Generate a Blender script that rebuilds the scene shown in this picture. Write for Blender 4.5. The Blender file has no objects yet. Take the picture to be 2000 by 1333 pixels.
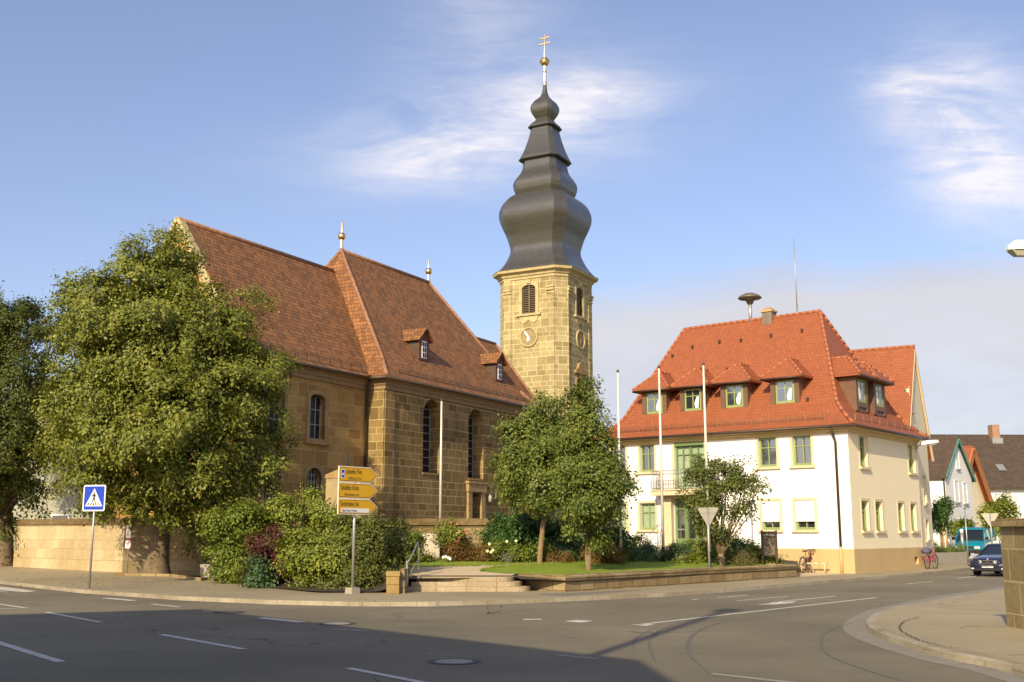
import bpy, bmesh, math, random
import numpy as np
from mathutils import Vector, Matrix
from mathutils.geometry import tessellate_polygon
R = math.radians
scene = bpy.context.scene
COL = scene.collection

# ------------------------------------------------------------------ camera
H = 1.9                                   # eye height
cam_d = bpy.data.cameras.new('camera'); cam = bpy.data.objects.new('camera', cam_d); COL.objects.link(cam)
cam_d.sensor_width = 36; cam_d.lens = 36 * 2120 / 2000; cam_d.clip_end = 5000; cam_d.clip_start = 0.05
PITCH = math.atan(375.5 / 2120)
cam.location = (0, 0, H); cam.rotation_euler = (math.pi / 2 + PITCH, 0, 0)
scene.camera = cam

# ------------------------------------------------------------------ light
SUN_AZ, SUN_EL = R(202), R(28)
sd = bpy.data.lights.new('sun', 'SUN'); sun = bpy.data.objects.new('sun', sd); COL.objects.link(sun)
sd.energy = 5.0; sd.angle = R(0.5); sd.color = (1.0, 0.86, 0.56)
to_sun = Vector((math.sin(SUN_AZ) * math.cos(SUN_EL), math.cos(SUN_AZ) * math.cos(SUN_EL), math.sin(SUN_EL)))
sun.rotation_euler = to_sun.to_track_quat('Z', 'Y').to_euler()

world = bpy.data.worlds.new('World'); scene.world = world; world.use_nodes = True
wt = world.node_tree
for n in list(wt.nodes): wt.nodes.remove(n)
def WN(t, **kw):
    n = wt.nodes.new(t)
    for k, v in kw.items(): setattr(n, k, v)
    return n
def wl(a, b): wt.links.new(a, b)
def wmath(op, a, b=None, c=None, clamp=False):
    n = WN('ShaderNodeMath', operation=op); n.use_clamp = clamp
    for i, v in enumerate((a, b, c)):
        if v is None: continue
        if isinstance(v, (int, float)): n.inputs[i].default_value = v
        else: wl(v, n.inputs[i])
    return n.outputs[0]
sky = WN('ShaderNodeTexSky', sky_type='NISHITA'); sky.sun_disc = False
sky.sun_elevation = SUN_EL; sky.sun_rotation = SUN_AZ
sky.air_density = 1.0; sky.dust_density = 1.6; sky.ozone_density = 1.8
tc = WN('ShaderNodeTexCoord'); sep = WN('ShaderNodeSeparateXYZ'); wl(tc.outputs['Generated'], sep.inputs[0])
yy = wmath('MAXIMUM', sep.outputs[1], 0.05)
U = wmath('DIVIDE', sep.outputs[0], yy); Vv = wmath('DIVIDE', sep.outputs[2], yy)
def wnoise(su, sv, rot, detail=6, rough=0.6, off=0.0, dist=0.0):
    c = WN('ShaderNodeCombineXYZ'); wl(U, c.inputs[0]); wl(Vv, c.inputs[1]); c.inputs[2].default_value = off
    m = WN('ShaderNodeMapping'); m.inputs['Rotation'].default_value = (0, 0, rot); m.inputs['Scale'].default_value = (su, sv, 1)
    wl(c.outputs[0], m.inputs[0])
    n = WN('ShaderNodeTexNoise'); n.inputs['Scale'].default_value = 1; n.inputs['Detail'].default_value = detail
    n.inputs['Roughness'].default_value = rough; n.inputs['Distortion'].default_value = dist
    wl(m.outputs[0], n.inputs['Vector'])
    return n.outputs[0]
def blob(u0, v0, ru, rv, ang, p=1.0):
    ca, sa = math.cos(ang), math.sin(ang)
    du = wmath('SUBTRACT', U, u0); dv = wmath('SUBTRACT', Vv, v0)
    a = wmath('ADD', wmath('MULTIPLY', du, ca / ru), wmath('MULTIPLY', dv, sa / ru))
    b = wmath('ADD', wmath('MULTIPLY', du, -sa / rv), wmath('MULTIPLY', dv, ca / rv))
    r2 = wmath('ADD', wmath('MULTIPLY', a, a), wmath('MULTIPLY', b, b))
    return wmath('POWER', 2.718, wmath('MULTIPLY', r2, -p))
def add(*xs):
    o = xs[0]
    for x in xs[1:]: o = wmath('ADD', o, x)
    return o
def mul(a, b): return wmath('MULTIPLY', a, b)
wisp = wnoise(5.0, 16.0, R(-22), 8, 0.62, 0.0, 0.6)
wisp2 = wnoise(3.0, 9.0, R(-12), 7, 0.6, 3.7, 0.4)
soft = wnoise(2.2, 5.0, R(-4), 4, 0.5, 9.1, 0.2)
# high wisps: mid sky behind the spire, upper right; a soft bank low on the right
m1 = add(blob(-0.02, 0.385, 0.15, 0.05, R(10)), mul(blob(0.07, 0.42, 0.06, 0.04, R(0)), 0.55), mul(blob(-0.07, 0.355, 0.07, 0.022, R(14)), 0.6), mul(blob(-0.03, 0.50, 0.09, 0.06, R(40)), 0.3))
m2 = add(blob(0.445, 0.40, 0.075, 0.07, R(-40)), mul(blob(0.46, 0.335, 0.08, 0.045, R(-35)), 0.9), mul(blob(0.38, 0.43, 0.04, 0.03, R(-30)), 0.4))
wn = wmath('MULTIPLY', wmath('SUBTRACT', wisp, 0.36), 3.6, clamp=True)
wn2 = wmath('MULTIPLY', wmath('SUBTRACT', wisp2, 0.38), 3.4, clamp=True)
fib = wmath('MULTIPLY', wmath('SUBTRACT', wnoise(9.0, 60.0, R(-24), 5, 0.65, 5.5, 0.8), 0.3), 2.0, clamp=True)
high = wmath('MULTIPLY', wmath('ADD', m1, m2), mul(wmath('ADD', mul(wn, 0.85), mul(wn2, 0.6)), wmath('ADD', mul(fib, 0.75), 0.55)), clamp=True)
# bank: below a soft top edge that rises to the right
edge = wmath('ADD', wmath('MULTIPLY', U, 0.10), 0.224)
soft2 = wnoise(7.0, 16.0, R(6), 6, 0.6, 2.2, 0.5); band = wnoise(2.0, 26.0, R(5), 5, 0.6, 7.7, 0.3)
edge = wmath('ADD', edge, wmath('ADD', wmath('MULTIPLY', wmath('SUBTRACT', soft, 0.5), 0.06), wmath('MULTIPLY', wmath('SUBTRACT', soft2, 0.5), 0.035)))
depth_ = wmath('SUBTRACT', edge, Vv)
below = wmath('MULTIPLY', depth_, 26.0, clamp=True)
right = wmath('MULTIPLY', wmath('ADD', wmath('ADD', U, 0.03), wmath('MULTIPLY', wmath('SUBTRACT', soft, 0.5), 0.3)), 6.0, clamp=True)
fade = wmath('POWER', 2.718, wmath('MULTIPLY', wmath('MAXIMUM', depth_, 0.0), -16.0))
puff = wmath('MULTIPLY', blob(-0.045, 0.185, 0.03, 0.03, 0), wmath('MULTIPLY', soft2, 1.0))
bank = mul(mul(below, right), mul(fade, wmath('ADD', wmath('MULTIPLY', band, 1.3), 0.35)))
bank = wmath('ADD', bank, puff, clamp=True)
low = wmath('MULTIPLY', wmath('SUBTRACT', edge, Vv), 32.0, clamp=True)
right = wmath('MULTIPLY', wmath('SUBTRACT', U, 0.0), 14.0, clamp=True)
fade = wmath('MULTIPLY', wmath('SUBTRACT', Vv, 0.035), 7.0, clamp=True)
bank = mul(mul(below, right), wmath('ADD', mul(fade, 0.75), wmath('MULTIPLY', soft, 0.3)))
bank = wmath('MULTIPLY', bank, 1.0, clamp=True)
low = wmath('MULTIPLY', wmath('SUBTRACT', 0.20, Vv), 3.2, clamp=True)      # milky air near the horizon
bg = WN('ShaderNodeBackground'); bg.inputs['Strength'].default_value = 0.15
def wmix(fac, a, colb):
    n = WN('ShaderNodeMix', data_type='RGBA'); 
    if isinstance(fac, (int, float)): n.inputs[0].default_value = fac
    else: wl(fac, n.inputs[0])
    wl(a, n.inputs[6]); n.inputs[7].default_value = (*colb, 1)
    return n.outputs[2]
tint = WN('ShaderNodeMix', data_type='RGBA', blend_type='MULTIPLY'); tint.inputs[0].default_value = 1
wl(sky.outputs[0], tint.inputs[6]); tint.inputs[7].default_value = (1.12, 1.03, 1.12, 1)
c0 = wmix(wmath('ADD', wmath('MULTIPLY', low, 0.3), 0.1), tint.outputs[2], (3.9, 4.15, 4.75))
cg = wmix(mul(mul(below, right), wmath('ADD', wmath('MULTIPLY', wmath('SUBTRACT', soft2, 0.35), 1.6), 0.15, clamp=True)), c0, (2.5, 2.8, 3.7))
c1 = wmix(wmath('MULTIPLY', bank, 0.85), cg, (4.75, 4.5, 4.5))
c2 = wmix(wmath('MULTIPLY', high, 0.9), c1, (6.2, 5.9, 6.1))
wl(c2, bg.inputs['Color'])
wo = WN('ShaderNodeOutputWorld'); wl(bg.outputs[0], wo.inputs[0])

scene.view_settings.view_transform = 'Standard'; scene.view_settings.look = 'None'
scene.view_settings.gamma = 1; scene.view_settings.exposure = 0.13

# ------------------------------------------------------------------ measuring helpers (places on the ground / on a facade)
CP, SP = math.cos(PITCH), math.sin(PITCH)
def ray(px, py):
    u = (px - 1000) / 2120; v = (666.5 - py) / 2120
    return (u, CP - v * SP, SP + v * CP)
def ground(px, py, z=0.0):
    d = ray(px, py); t = (z - H) / d[2]
    return Vector((d[0] * t, d[1] * t, z))
def at(px, py, Y):
    d = ray(px, py); t = Y / d[1]
    return Vector((d[0] * t, Y, H + d[2] * t))
def on_wall(px, py, o, az):
    D = (math.sin(R(az)), math.cos(R(az))); d = ray(px, py)
    det = -d[0] * D[1] + D[0] * d[1]
    k = (-o[0] * D[1] + D[0] * o[1]) / det
    t = (d[0] * o[1] - d[1] * o[0]) / det
    return t, H + k * d[2]

# ------------------------------------------------------------------ object helpers
def tag(o, label=None, cat=None, group=None, kind=None):
    if label: o['label'] = label
    if cat: o['category'] = cat
    if group: o['group'] = group
    if kind: o['kind'] = kind
    return o
def thing(name, label, cat, loc=(0, 0, 0), rz=0.0, group=None):
    o = bpy.data.objects.new(name, None); COL.objects.link(o); o.empty_display_size = 0.3
    o.location = loc; o.rotation_euler = (0, 0, rz)
    return tag(o, label, cat, group)
def dup(root, loc, rz, label, group=None):
    r = root.copy(); COL.objects.link(r); r.location = loc; r.rotation_euler = (0, 0, rz)
    r['label'] = label
    if group: r['group'] = group
    for ch in list(root.children):
        c = ch.copy(); COL.objects.link(c); c.parent = r
        for g in list(ch.children):
            e = g.copy(); COL.objects.link(e); e.parent = c
    return r

class MB:
    def __init__(s): s.v = []; s.f = []; s.m = []; s.mi = 0; s.sm = []
    def vert(s, *p): s.v.append(tuple(p)); return len(s.v) - 1
    def face(s, pts, smooth=False):
        i0 = len(s.v); s.v += [tuple(p) for p in pts]
        s.f.append(tuple(range(i0, i0 + len(pts)))); s.m.append(s.mi); s.sm.append(smooth)
    def idx(s, ids, smooth=False): s.f.append(tuple(ids)); s.m.append(s.mi); s.sm.append(smooth)
    def box(s, x0, x1, y0, y1, z0, z1):
        i = len(s.v)
        s.v += [(x0,y0,z0),(x1,y0,z0),(x1,y1,z0),(x0,y1,z0),(x0,y0,z1),(x1,y0,z1),(x1,y1,z1),(x0,y1,z1)]
        for q in ((3,2,1,0),(4,5,6,7),(0,1,5,4),(1,2,6,5),(2,3,7,6),(3,0,4,7)): s.idx([i + k for k in q])
        return s
    def bar(s, a, b, w, h):
        """box from a to b, w wide (horizontal), h high"""
        a = Vector(a); b = Vector(b); d = (b - a).normalized()
        up = Vector((0, 0, 1)) if abs(d.z) < .95 else Vector((1, 0, 0))
        sx = d.cross(up).normalized(); sz = sx.cross(d).normalized()
        i = len(s.v)
        for p in (a, b):
            for (p1, p2) in ((-1,-1),(1,-1),(1,1),(-1,1)): s.v.append(tuple(p + sx * (p1 * w / 2) + sz * (p2 * h / 2)))
        for q in ((0,1,2,3),(7,6,5,4),(0,4,5,1),(1,5,6,2),(2,6,7,3),(3,7,4,0)): s.idx([i + k for k in q])
        return s
    def tube(s, pts, r, n=8, cap=True):
        pts = [Vector(p) for p in pts]; rs = r if isinstance(r, (list, tuple)) else [r] * len(pts)
        rings = []; ref = None
        for k, p in enumerate(pts):
            d = (pts[min(k + 1, len(pts) - 1)] - pts[max(k - 1, 0)])
            d = d.normalized() if d.length > 1e-9 else Vector((0, 0, 1))
            if ref is None: ref = Vector((1, 0, 0)) if abs(d.x) < .9 else Vector((0, 1, 0))
            u = (ref - d * ref.dot(d)).normalized(); w = d.cross(u); ref = u
            ring = []
            for j in range(n):
                a = 2 * math.pi * j / n
                s.v.append(tuple(p + (u * math.cos(a) + w * math.sin(a)) * rs[k])); ring.append(len(s.v) - 1)
            rings.append(ring)
        for k in range(len(rings) - 1):
            for j in range(n):
                s.idx((rings[k][j], rings[k][(j + 1) % n], rings[k + 1][(j + 1) % n], rings[k + 1][j]), True)
        if cap: s.idx(rings[0][::-1]); s.idx(rings[-1])
        return s
    def lathe(s, prof, n=16, c=(0, 0), smooth=True):
        rings = []
        for (r, z) in prof:
            ring = []
            for j in range(n):
                a = 2 * math.pi * j / n
                s.v.append((c[0] + r * math.cos(a), c[1] + r * math.sin(a), z)); ring.append(len(s.v) - 1)
            rings.append(ring)
        for k in range(len(rings) - 1):
            for j in range(n): s.idx((rings[k][j], rings[k][(j+1) % n], rings[k+1][(j+1) % n], rings[k+1][j]), smooth)
        s.idx(rings[0][::-1]); s.idx(rings[-1])
        return s
    def loft(s, rings, smooth=False, cap=True):
        ids = []
        for ring in rings:
            i = len(s.v); s.v += [tuple(p) for p in ring]; ids.append(list(range(i, i + len(ring))))
        n = len(rings[0])
        for k in range(len(ids) - 1):
            for j in range(n): s.idx((ids[k][j], ids[k][(j+1) % n], ids[k+1][(j+1) % n], ids[k+1][j]), smooth)
        if cap: s.idx(ids[0][::-1]); s.idx(ids[-1])
        return s
    def prism(s, poly, fn, d0, d1):
        """2-D polygon (u,v) -> solid between depths d0 and d1 through fn(u,v,d)"""
        tri = tessellate_polygon([[Vector((p[0], p[1], 0)) for p in poly]])
        for d, flip in ((d0, False), (d1, True)):
            i = len(s.v); s.v += [tuple(fn(p[0], p[1], d)) for p in poly]
            for t in tri: s.idx([i + k for k in (t[::-1] if flip else t)])
        n = len(poly)
        for k in range(n):
            a, b = poly[k], poly[(k + 1) % n]
            s.face([fn(a[0], a[1], d0), fn(b[0], b[1], d0), fn(b[0], b[1], d1), fn(a[0], a[1], d1)])
        return s
    def wall(s, fn, outline, holes, depth):
        """flat wall with real openings; fn(u,v,d) with d the depth behind the face"""
        loops = [outline] + holes
        tri = tessellate_polygon([[Vector((p[0], p[1], 0)) for p in L] for L in loops])
        flat = [p for L in loops for p in L]
        i = len(s.v); s.v += [tuple(fn(p[0], p[1], 0)) for p in flat]
        for t in tri: s.idx([i + k for k in t])
        for L in holes:
            n = len(L)
            for k in range(n):
                a, b = L[k], L[(k + 1) % n]
                s.face([fn(a[0], a[1], 0), fn(b[0], b[1], 0), fn(b[0], b[1], depth), fn(a[0], a[1], depth)])
        return s
    def text(s, body, size, fn, d, align='LEFT', sx=1.0):
        cu = bpy.data.curves.new('lettering', 'FONT'); cu.body = body; cu.size = size; cu.align_x = align; cu.resolution_u = 2
        ob = bpy.data.objects.new('lettering', cu); COL.objects.link(ob)
        dg = bpy.context.evaluated_depsgraph_get(); me = ob.evaluated_get(dg).to_mesh()
        i = len(s.v); s.v += [tuple(fn(v.co.x * sx, v.co.y, d)) for v in me.vertices]
        for p in me.polygons: s.idx([i + k for k in p.vertices])
        ob.evaluated_get(dg).to_mesh_clear(); bpy.data.objects.remove(ob); bpy.data.curves.remove(cu)
        return s
    def build(s, name, mats, parent=None, recalc=True, bevel=0.0):
        me = bpy.data.meshes.new(name); me.from_pydata(s.v, [], s.f)
        if not isinstance(mats, (list, tuple)): mats = [mats]
        for m in mats: me.materials.append(m)
        me.polygons.foreach_set('material_index', s.m); me.polygons.foreach_set('use_smooth', s.sm)
        if recalc:
            bm = bmesh.new(); bm.from_mesh(me)
            bmesh.ops.remove_doubles(bm, verts=bm.verts, dist=1e-5)
            bmesh.ops.recalc_face_normals(bm, faces=bm.faces)
            if bevel:
                es = [e for e in bm.edges if len(e.link_faces) == 2 and e.calc_face_angle(0) > 0.6]
                bmesh.ops.bevel(bm, geom=es, offset=bevel, segments=2, affect='EDGES', profile=0.6)
            bm.to_mesh(me); bm.free()
        auto_uv(me)
        o = bpy.data.objects.new(name, me); COL.objects.link(o)
        if parent: o.parent = parent
        return o
def auto_uv(me):
    n = len(me.loops)
    if not n: return
    uv = me.uv_layers.new(name='uv')
    co = np.empty(len(me.vertices) * 3, np.float32); me.vertices.foreach_get('co', co); co = co.reshape(-1, 3)
    vi = np.empty(n, np.int32); me.loops.foreach_get('vertex_index', vi)
    pn = np.empty(len(me.polygons) * 3, np.float32); me.polygons.foreach_get('normal', pn); pn = pn.reshape(-1, 3)
    lt = np.empty(len(me.polygons), np.int32); me.polygons.foreach_get('loop_total', lt)
    N = np.repeat(pn, lt, axis=0); P = co[vi]
    t = np.stack([-N[:, 1], N[:, 0], np.zeros(n)], 1); L = np.linalg.norm(t, axis=1)
    hor = L < 0.12
    t[hor] = (1, 0, 0); L[hor] = 1; t /= L[:, None]
    b = np.cross(N, t)
    b[hor] = (0, 1, 0)
    out = np.stack([(P * t).sum(1), (P * b).sum(1)], 1).astype(np.float32)
    uv.data.foreach_set('uv', out.ravel())

# ------------------------------------------------------------------ materials
class MT:
    def __init__(s, name):
        s.m = bpy.data.materials.new(name); s.m.use_nodes = True; s.t = s.m.node_tree
        s.b = s.t.nodes['Principled BSDF']; s.out = s.t.nodes['Material Output']
    def n(s, t, **kw):
        x = s.t.nodes.new(t)
        for k, v in kw.items(): setattr(x, k, v)
        return x
    def l(s, a, b): s.t.links.new(a, b)
    def coord(s, kind='Object'):
        if not hasattr(s, 'tc'): s.tc = s.n('ShaderNodeTexCoord')
        return s.tc.outputs[kind]
    def noise(s, scale, detail=4, rough=0.6, vec=None, stretch=None, dist=0):
        x = s.n('ShaderNodeTexNoise'); x.inputs['Scale'].default_value = scale; x.inputs['Detail'].default_value = detail
        x.inputs['Roughness'].default_value = rough; x.inputs['Distortion'].default_value = dist
        v = vec if vec is not None else s.coord()
        if stretch:
            mp = s.n('ShaderNodeMapping'); mp.inputs['Scale'].default_value = stretch; s.l(v, mp.inputs[0]); v = mp.outputs[0]
        s.l(v, x.inputs['Vector']); return x.outputs[0]
    def ramp(s, fac, stops):
        x = s.n('ShaderNodeValToRGB'); e = x.color_ramp.elements
        while len(e) < len(stops): e.new(0.5)
        for k, (p, c) in enumerate(stops):
            e[k].position = p; e[k].color = (*c, 1) if len(c) == 3 else c
        s.l(fac, x.inputs[0]); return x.outputs[0]
    def mix(s, fac, a, b, mode='MIX'):
        x = s.n('ShaderNodeMix', data_type='RGBA', blend_type=mode)
        if isinstance(fac, (int, float)): x.inputs[0].default_value = fac
        else: s.l(fac, x.inputs[0])
        for i, v in ((6, a), (7, b)):
            if isinstance(v, tuple): x.inputs[i].default_value = (*v, 1)
            else: s.l(v, x.inputs[i])
        return x.outputs[2]
    def mth(s, op, a, b=None, clamp=False):
        x = s.n('ShaderNodeMath', operation=op); x.use_clamp = clamp
        for i, v in enumerate((a, b)):
            if v is None: continue
            if isinstance(v, (int, float)): x.inputs[i].default_value = v
            else: s.l(v, x.inputs[i])
        return x.outputs[0]
    def bump(s, h, strength=0.3, dist=0.02):
        x = s.n('ShaderNodeBump'); x.inputs['Strength'].default_value = strength; x.inputs['Distance'].default_value = dist
        s.l(h, x.inputs['Height']); s.l(x.outputs[0], s.b.inputs['Normal'])
    def col(s, c):
        if isinstance(c, tuple): s.b.inputs['Base Color'].default_value = (*c, 1)
        else: s.l(c, s.b.inputs['Base Color'])
    def set(s, rough=0.6, metal=0.0, spec=0.5):
        s.b.inputs['Roughness'].default_value = rough; s.b.inputs['Metallic'].default_value = metal
        s.b.inputs['Specular IOR Level'].default_value = spec; return s
def plain(name, c, rough=0.6, metal=0.0, spec=0.4, var=0.12, scale=3.0, bump=0.0):
    m = MT(name); m.set(rough, metal, spec)
    dark = tuple(x * (1 - var) for x in c); lite = tuple(min(1, x * (1 + var)) for x in c)
    nz = m.noise(scale, 5, 0.65)
    m.col(m.ramp(nz, [(0.3, dark), (0.7, lite)]))
    if bump: m.bump(m.noise(scale * 12, 3), bump, 0.01)
    return m.m
def stone(name, c1, c2, mortar, bw=0.8, rh=0.38, ms=0.014, stain=(0.55, 0.5, 0.42), amt=0.5, bump=0.5, spec=0.2):
    m = MT(name); m.set(0.9, 0, spec); uv = m.coord('UV')
    wob = m.n('ShaderNodeVectorMath', operation='MULTIPLY_ADD')
    nz0 = m.n('ShaderNodeTexNoise'); nz0.inputs['Scale'].default_value = 0.9; m.l(uv, nz0.inputs['Vector'])
    m.l(nz0.outputs['Color'], wob.inputs[0]); wob.inputs[1].default_value = (0.10, 0.03, 0); m.l(uv, wob.inputs[2])
    br = m.n('ShaderNodeTexBrick'); br.offset = 0.45; br.squash = 0.72; br.squash_frequency = 3
    br.inputs['Scale'].default_value = 1; br.inputs['Brick Width'].default_value = bw; br.inputs['Row Height'].default_value = rh
    br.inputs['Mortar Size'].default_value = ms; br.inputs['Mortar Smooth'].default_value = 0.35; br.inputs['Bias'].default_value = 0
    br.inputs['Color1'].default_value = (*c1, 1); br.inputs['Color2'].default_value = (*c2, 1); br.inputs['Mortar'].default_value = (*mortar, 1)
    # courses of unequal height
    sp = m.n('ShaderNodeSeparateXYZ'); m.l(wob.outputs[0], sp.inputs[0]); cb = m.n('ShaderNodeCombineXYZ')
    vv = m.mth('ADD', sp.outputs[1], m.mth('ADD', m.mth('MULTIPLY', m.mth('SINE', m.mth('MULTIPLY', sp.outputs[1], 1.9 / rh)), .16 * rh), m.mth('MULTIPLY', m.mth('SINE', m.mth('MULTIPLY', sp.outputs[1], 0.83 / rh)), .22 * rh)))
    m.l(sp.outputs[0], cb.inputs[0]); m.l(vv, cb.inputs[1]); m.l(cb.outputs[0], br.inputs['Vector'])
    big = m.noise(0.35, 6, 0.65); fine = m.noise(9, 5, 0.7); streak = m.noise(1.0, 4, 0.6, stretch=(1.6, 1.6, 0.18))
    c = m.mix(m.mth('MULTIPLY', m.mth('SUBTRACT', big, 0.42), 3.0, True), br.outputs['Color'], m.mix(1.0, br.outputs['Color'], stain, 'MULTIPLY'))
    c = m.mix(m.mth('MULTIPLY', m.mth('SUBTRACT', streak, 0.5), 2.2 * amt, True), c, m.mix(1.0, c, stain, 'MULTIPLY'))
    c = m.mix(0.35, c, m.ramp(fine, [(0.3, (0.35, 0.35, 0.35)), (0.75, (0.9, 0.9, 0.9))]), 'OVERLAY')
    m.col(c)
    h = m.mth('ADD', m.mth('MULTIPLY', br.outputs['Fac'], -0.6), m.mth('MULTIPLY', fine, 0.6))
    m.bump(h, bump, 0.02); return m.m
def tiles(name, c1, c2, gap, bw=0.17, rh=0.15, moss=(0.06, 0.055, 0.03), mossamt=0.4, bump=0.6, rough=0.75):
    m = MT(name); m.set(rough, 0, 0.3); uv = m.coord('UV')
    br = m.n('ShaderNodeTexBrick'); br.offset = 0.5
    br.inputs['Scale'].default_value = 1; br.inputs['Brick Width'].default_value = bw; br.inputs['Row Height'].default_value = rh
    br.inputs['Mortar Size'].default_value = 0.012; br.inputs['Mortar Smooth'].default_value = 0.4
    br.inputs['Color1'].default_value = (*c1, 1); br.inputs['Color2'].default_value = (*c2, 1); br.inputs['Mortar'].default_value = (*gap, 1)
    m.l(uv, br.inputs['Vector'])
    patch = m.noise(0.5, 6, 0.7); mid = m.noise(2.2, 4, 0.6)
    c = m.mix(m.mth('MULTIPLY', m.mth('SUBTRACT', patch, 0.45), 2.4 * mossamt, True), br.outputs['Color'], moss)
    c = m.mix(m.mth('MULTIPLY', m.mth('SUBTRACT', mid, 0.5), 1.6 * mossamt, True), c, gap)
    m.col(c)
    # each course rises towards its lower edge
    sx = m.n('ShaderNodeSeparateXYZ'); m.l(uv, sx.inputs[0])
    fr = m.mth('FRACT', m.mth('DIVIDE', sx.outputs[1], rh))
    h = m.mth('ADD', m.mth('SUBTRACT', 1.0, fr), m.mth('MULTIPLY', br.outputs['Fac'], -0.7))
    m.bump(h, bump, 0.03); return m.m
def leafmat(name, cols, trans=0.35, rough=0.5):
    m = MT(name); g = m.n('ShaderNodeNewGeometry')
    big = m.noise(1.1, 3, 0.6)
    f = m.mth('ADD', m.mth('MULTIPLY', g.outputs['Random Per Island'], 0.5), m.mth('MULTIPLY', m.mth('SUBTRACT', big, 0.34), 1.3), True)
    c = m.ramp(f, [(k / max(1, len(cols) - 1), x) for k, x in enumerate(cols)])
    m.col(c); m.set(rough, 0, 0.35)
    tr = m.n('ShaderNodeBsdfTranslucent'); m.l(m.mix(1.0, c, (0.95, 1.0, 0.45), 'MULTIPLY'), tr.inputs[0])
    mx = m.n('ShaderNodeMixShader'); mx.inputs[0].default_value = trans
    m.l(m.b.outputs[0], mx.inputs[1]); m.l(tr.outputs[0], mx.inputs[2]); m.l(mx.outputs[0], m.out.inputs[0])
    return m.m
def glassmat(name, c=(0.02, 0.025, 0.03), rough=0.06, spec=0.7):
    m = MT(name); m.set(rough, 0, spec); m.col(c)
    m.bump(m.noise(0.7, 2, 0.5), 0.03, 0.05); return m.m
def asphalt(name, base, patchy=0.18, speck=0.5, seams=True):
    m = MT(name); m.set(0.85, 0, 0.35)
    big = m.noise(0.13, 5, 0.6); mid = m.noise(0.9, 5, 0.7, stretch=(0.35, 1.2, 1)); fine = m.noise(38, 3, 0.8); grit = m.noise(140, 2, 0.8)
    lo = tuple(x * (1 - patchy) for x in base); hi = tuple(x * (1 + patchy) for x in base)
    c = m.ramp(big, [(0.35, lo), (0.65, hi)])
    c = m.mix(m.mth('MULTIPLY', m.mth('SUBTRACT', mid, 0.52), 1.5, True), c, m.mix(1.0, c, (0.70, 0.69, 0.68), 'MULTIPLY'))
    c = m.mix(speck, c, m.ramp(fine, [(0.3, (0.3, 0.3, 0.3)), (0.7, (0.72, 0.71, 0.7))]), 'OVERLAY')
    c = m.mix(speck * 0.7, c, m.ramp(grit, [(0.35, (0.3, 0.3, 0.3)), (0.72, (0.85, 0.83, 0.8))]), 'OVERLAY')
    if seams:
        vo = m.n('ShaderNodeTexVoronoi', feature='DISTANCE_TO_EDGE'); vo.inputs['Scale'].default_value = 0.16
        wv = m.n('ShaderNodeVectorMath', operation='MULTIPLY_ADD'); nz = m.n('ShaderNodeTexNoise'); nz.inputs['Scale'].default_value = 0.8; nz.inputs['Detail'].default_value = 6
        m.l(m.coord(), nz.inputs['Vector']); m.l(nz.outputs['Color'], wv.inputs[0]); wv.inputs[1].default_value = (2.4, 2.4, 0); m.l(m.coord(), wv.inputs[2])
        m.l(wv.outputs[0], vo.inputs['Vector'])
        ck = m.mth('LESS_THAN', vo.outputs['Distance'], 0.0035)
        ck = m.mth('MULTIPLY', ck, m.mth('GREATER_THAN', big, 0.5))
        c = m.mix(m.mth('MULTIPLY', ck, 0.6), c, tuple(x * 0.3 for x in base))
    m.col(c); m.bump(fine, 0.25, 0.01); return m.m

M = {}
M['choir_stone'] = stone('choir_sandstone', (0.31, 0.21, 0.082), (0.195, 0.128, 0.05), (0.50, 0.385, 0.19), 0.9, 0.46, 0.022, stain=(0.52, 0.48, 0.42), amt=0.5)
M['nave_stone'] = stone('nave_sandstone', (0.46, 0.29, 0.098), (0.29, 0.172, 0.055), (0.50, 0.36, 0.17), 1.1, 0.5, 0.016, stain=(0.75, 0.66, 0.55), amt=0.35)
M['tower_stone'] = stone('tower_sandstone', (0.43, 0.345, 0.175), (0.29, 0.228, 0.11), (0.64, 0.53, 0.30), 0.85, 0.46, 0.026, stain=(0.6, 0.57, 0.5), amt=0.45)
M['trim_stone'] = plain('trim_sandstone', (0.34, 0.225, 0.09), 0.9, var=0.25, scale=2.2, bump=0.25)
M['pale_trim'] = plain('pale_trim_sandstone', (0.47, 0.375, 0.19), 0.9, var=0.22, scale=2.2, bump=0.25)  # paler sandstone for the tower trim and nave gable
M['cornice'] = plain('eaves_moulding', (0.30, 0.20, 0.10), 0.85, var=0.2)
M['church_tile'] = tiles('old_plain_tiles', (0.35, 0.15, 0.055), (0.175, 0.08, 0.034), (0.055, 0.03, 0.018), 0.24, 0.27, moss=(0.15, 0.085, 0.04), mossamt=0.55, bump=1.0)
M['ridge_tile'] = plain('ridge_tiles', (0.30, 0.15, 0.085), 0.8, var=0.35, scale=5)
M['hall_tile'] = tiles('orange_tiles', (0.34, 0.102, 0.041), (0.285, 0.086, 0.035), (0.18, 0.055, 0.024), 0.2, 0.2, moss=(0.30, 0.10, 0.045), mossamt=0.5, bump=0.32, rough=0.6)
M['hall_ridge'] = plain('orange_ridge_tiles', (0.36, 0.12, 0.052), 0.6, var=0.2, scale=5)
M['slate'] = tiles('grey_slate', (0.062, 0.057, 0.044), (0.044, 0.041, 0.033), (0.025, 0.024, 0.022), 0.34, 0.26, moss=(0.085, 0.077, 0.052), mossamt=0.5, bump=0.17, rough=0.33)
M['slate'].node_tree.nodes['Principled BSDF'].inputs['IOR'].default_value = 1.75; M['slate'].node_tree.nodes['Principled BSDF'].inputs['Specular IOR Level'].default_value = 0.6
M['slate_edge'] = plain('slate_edge', (0.05, 0.047, 0.043), 0.5)
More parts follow.
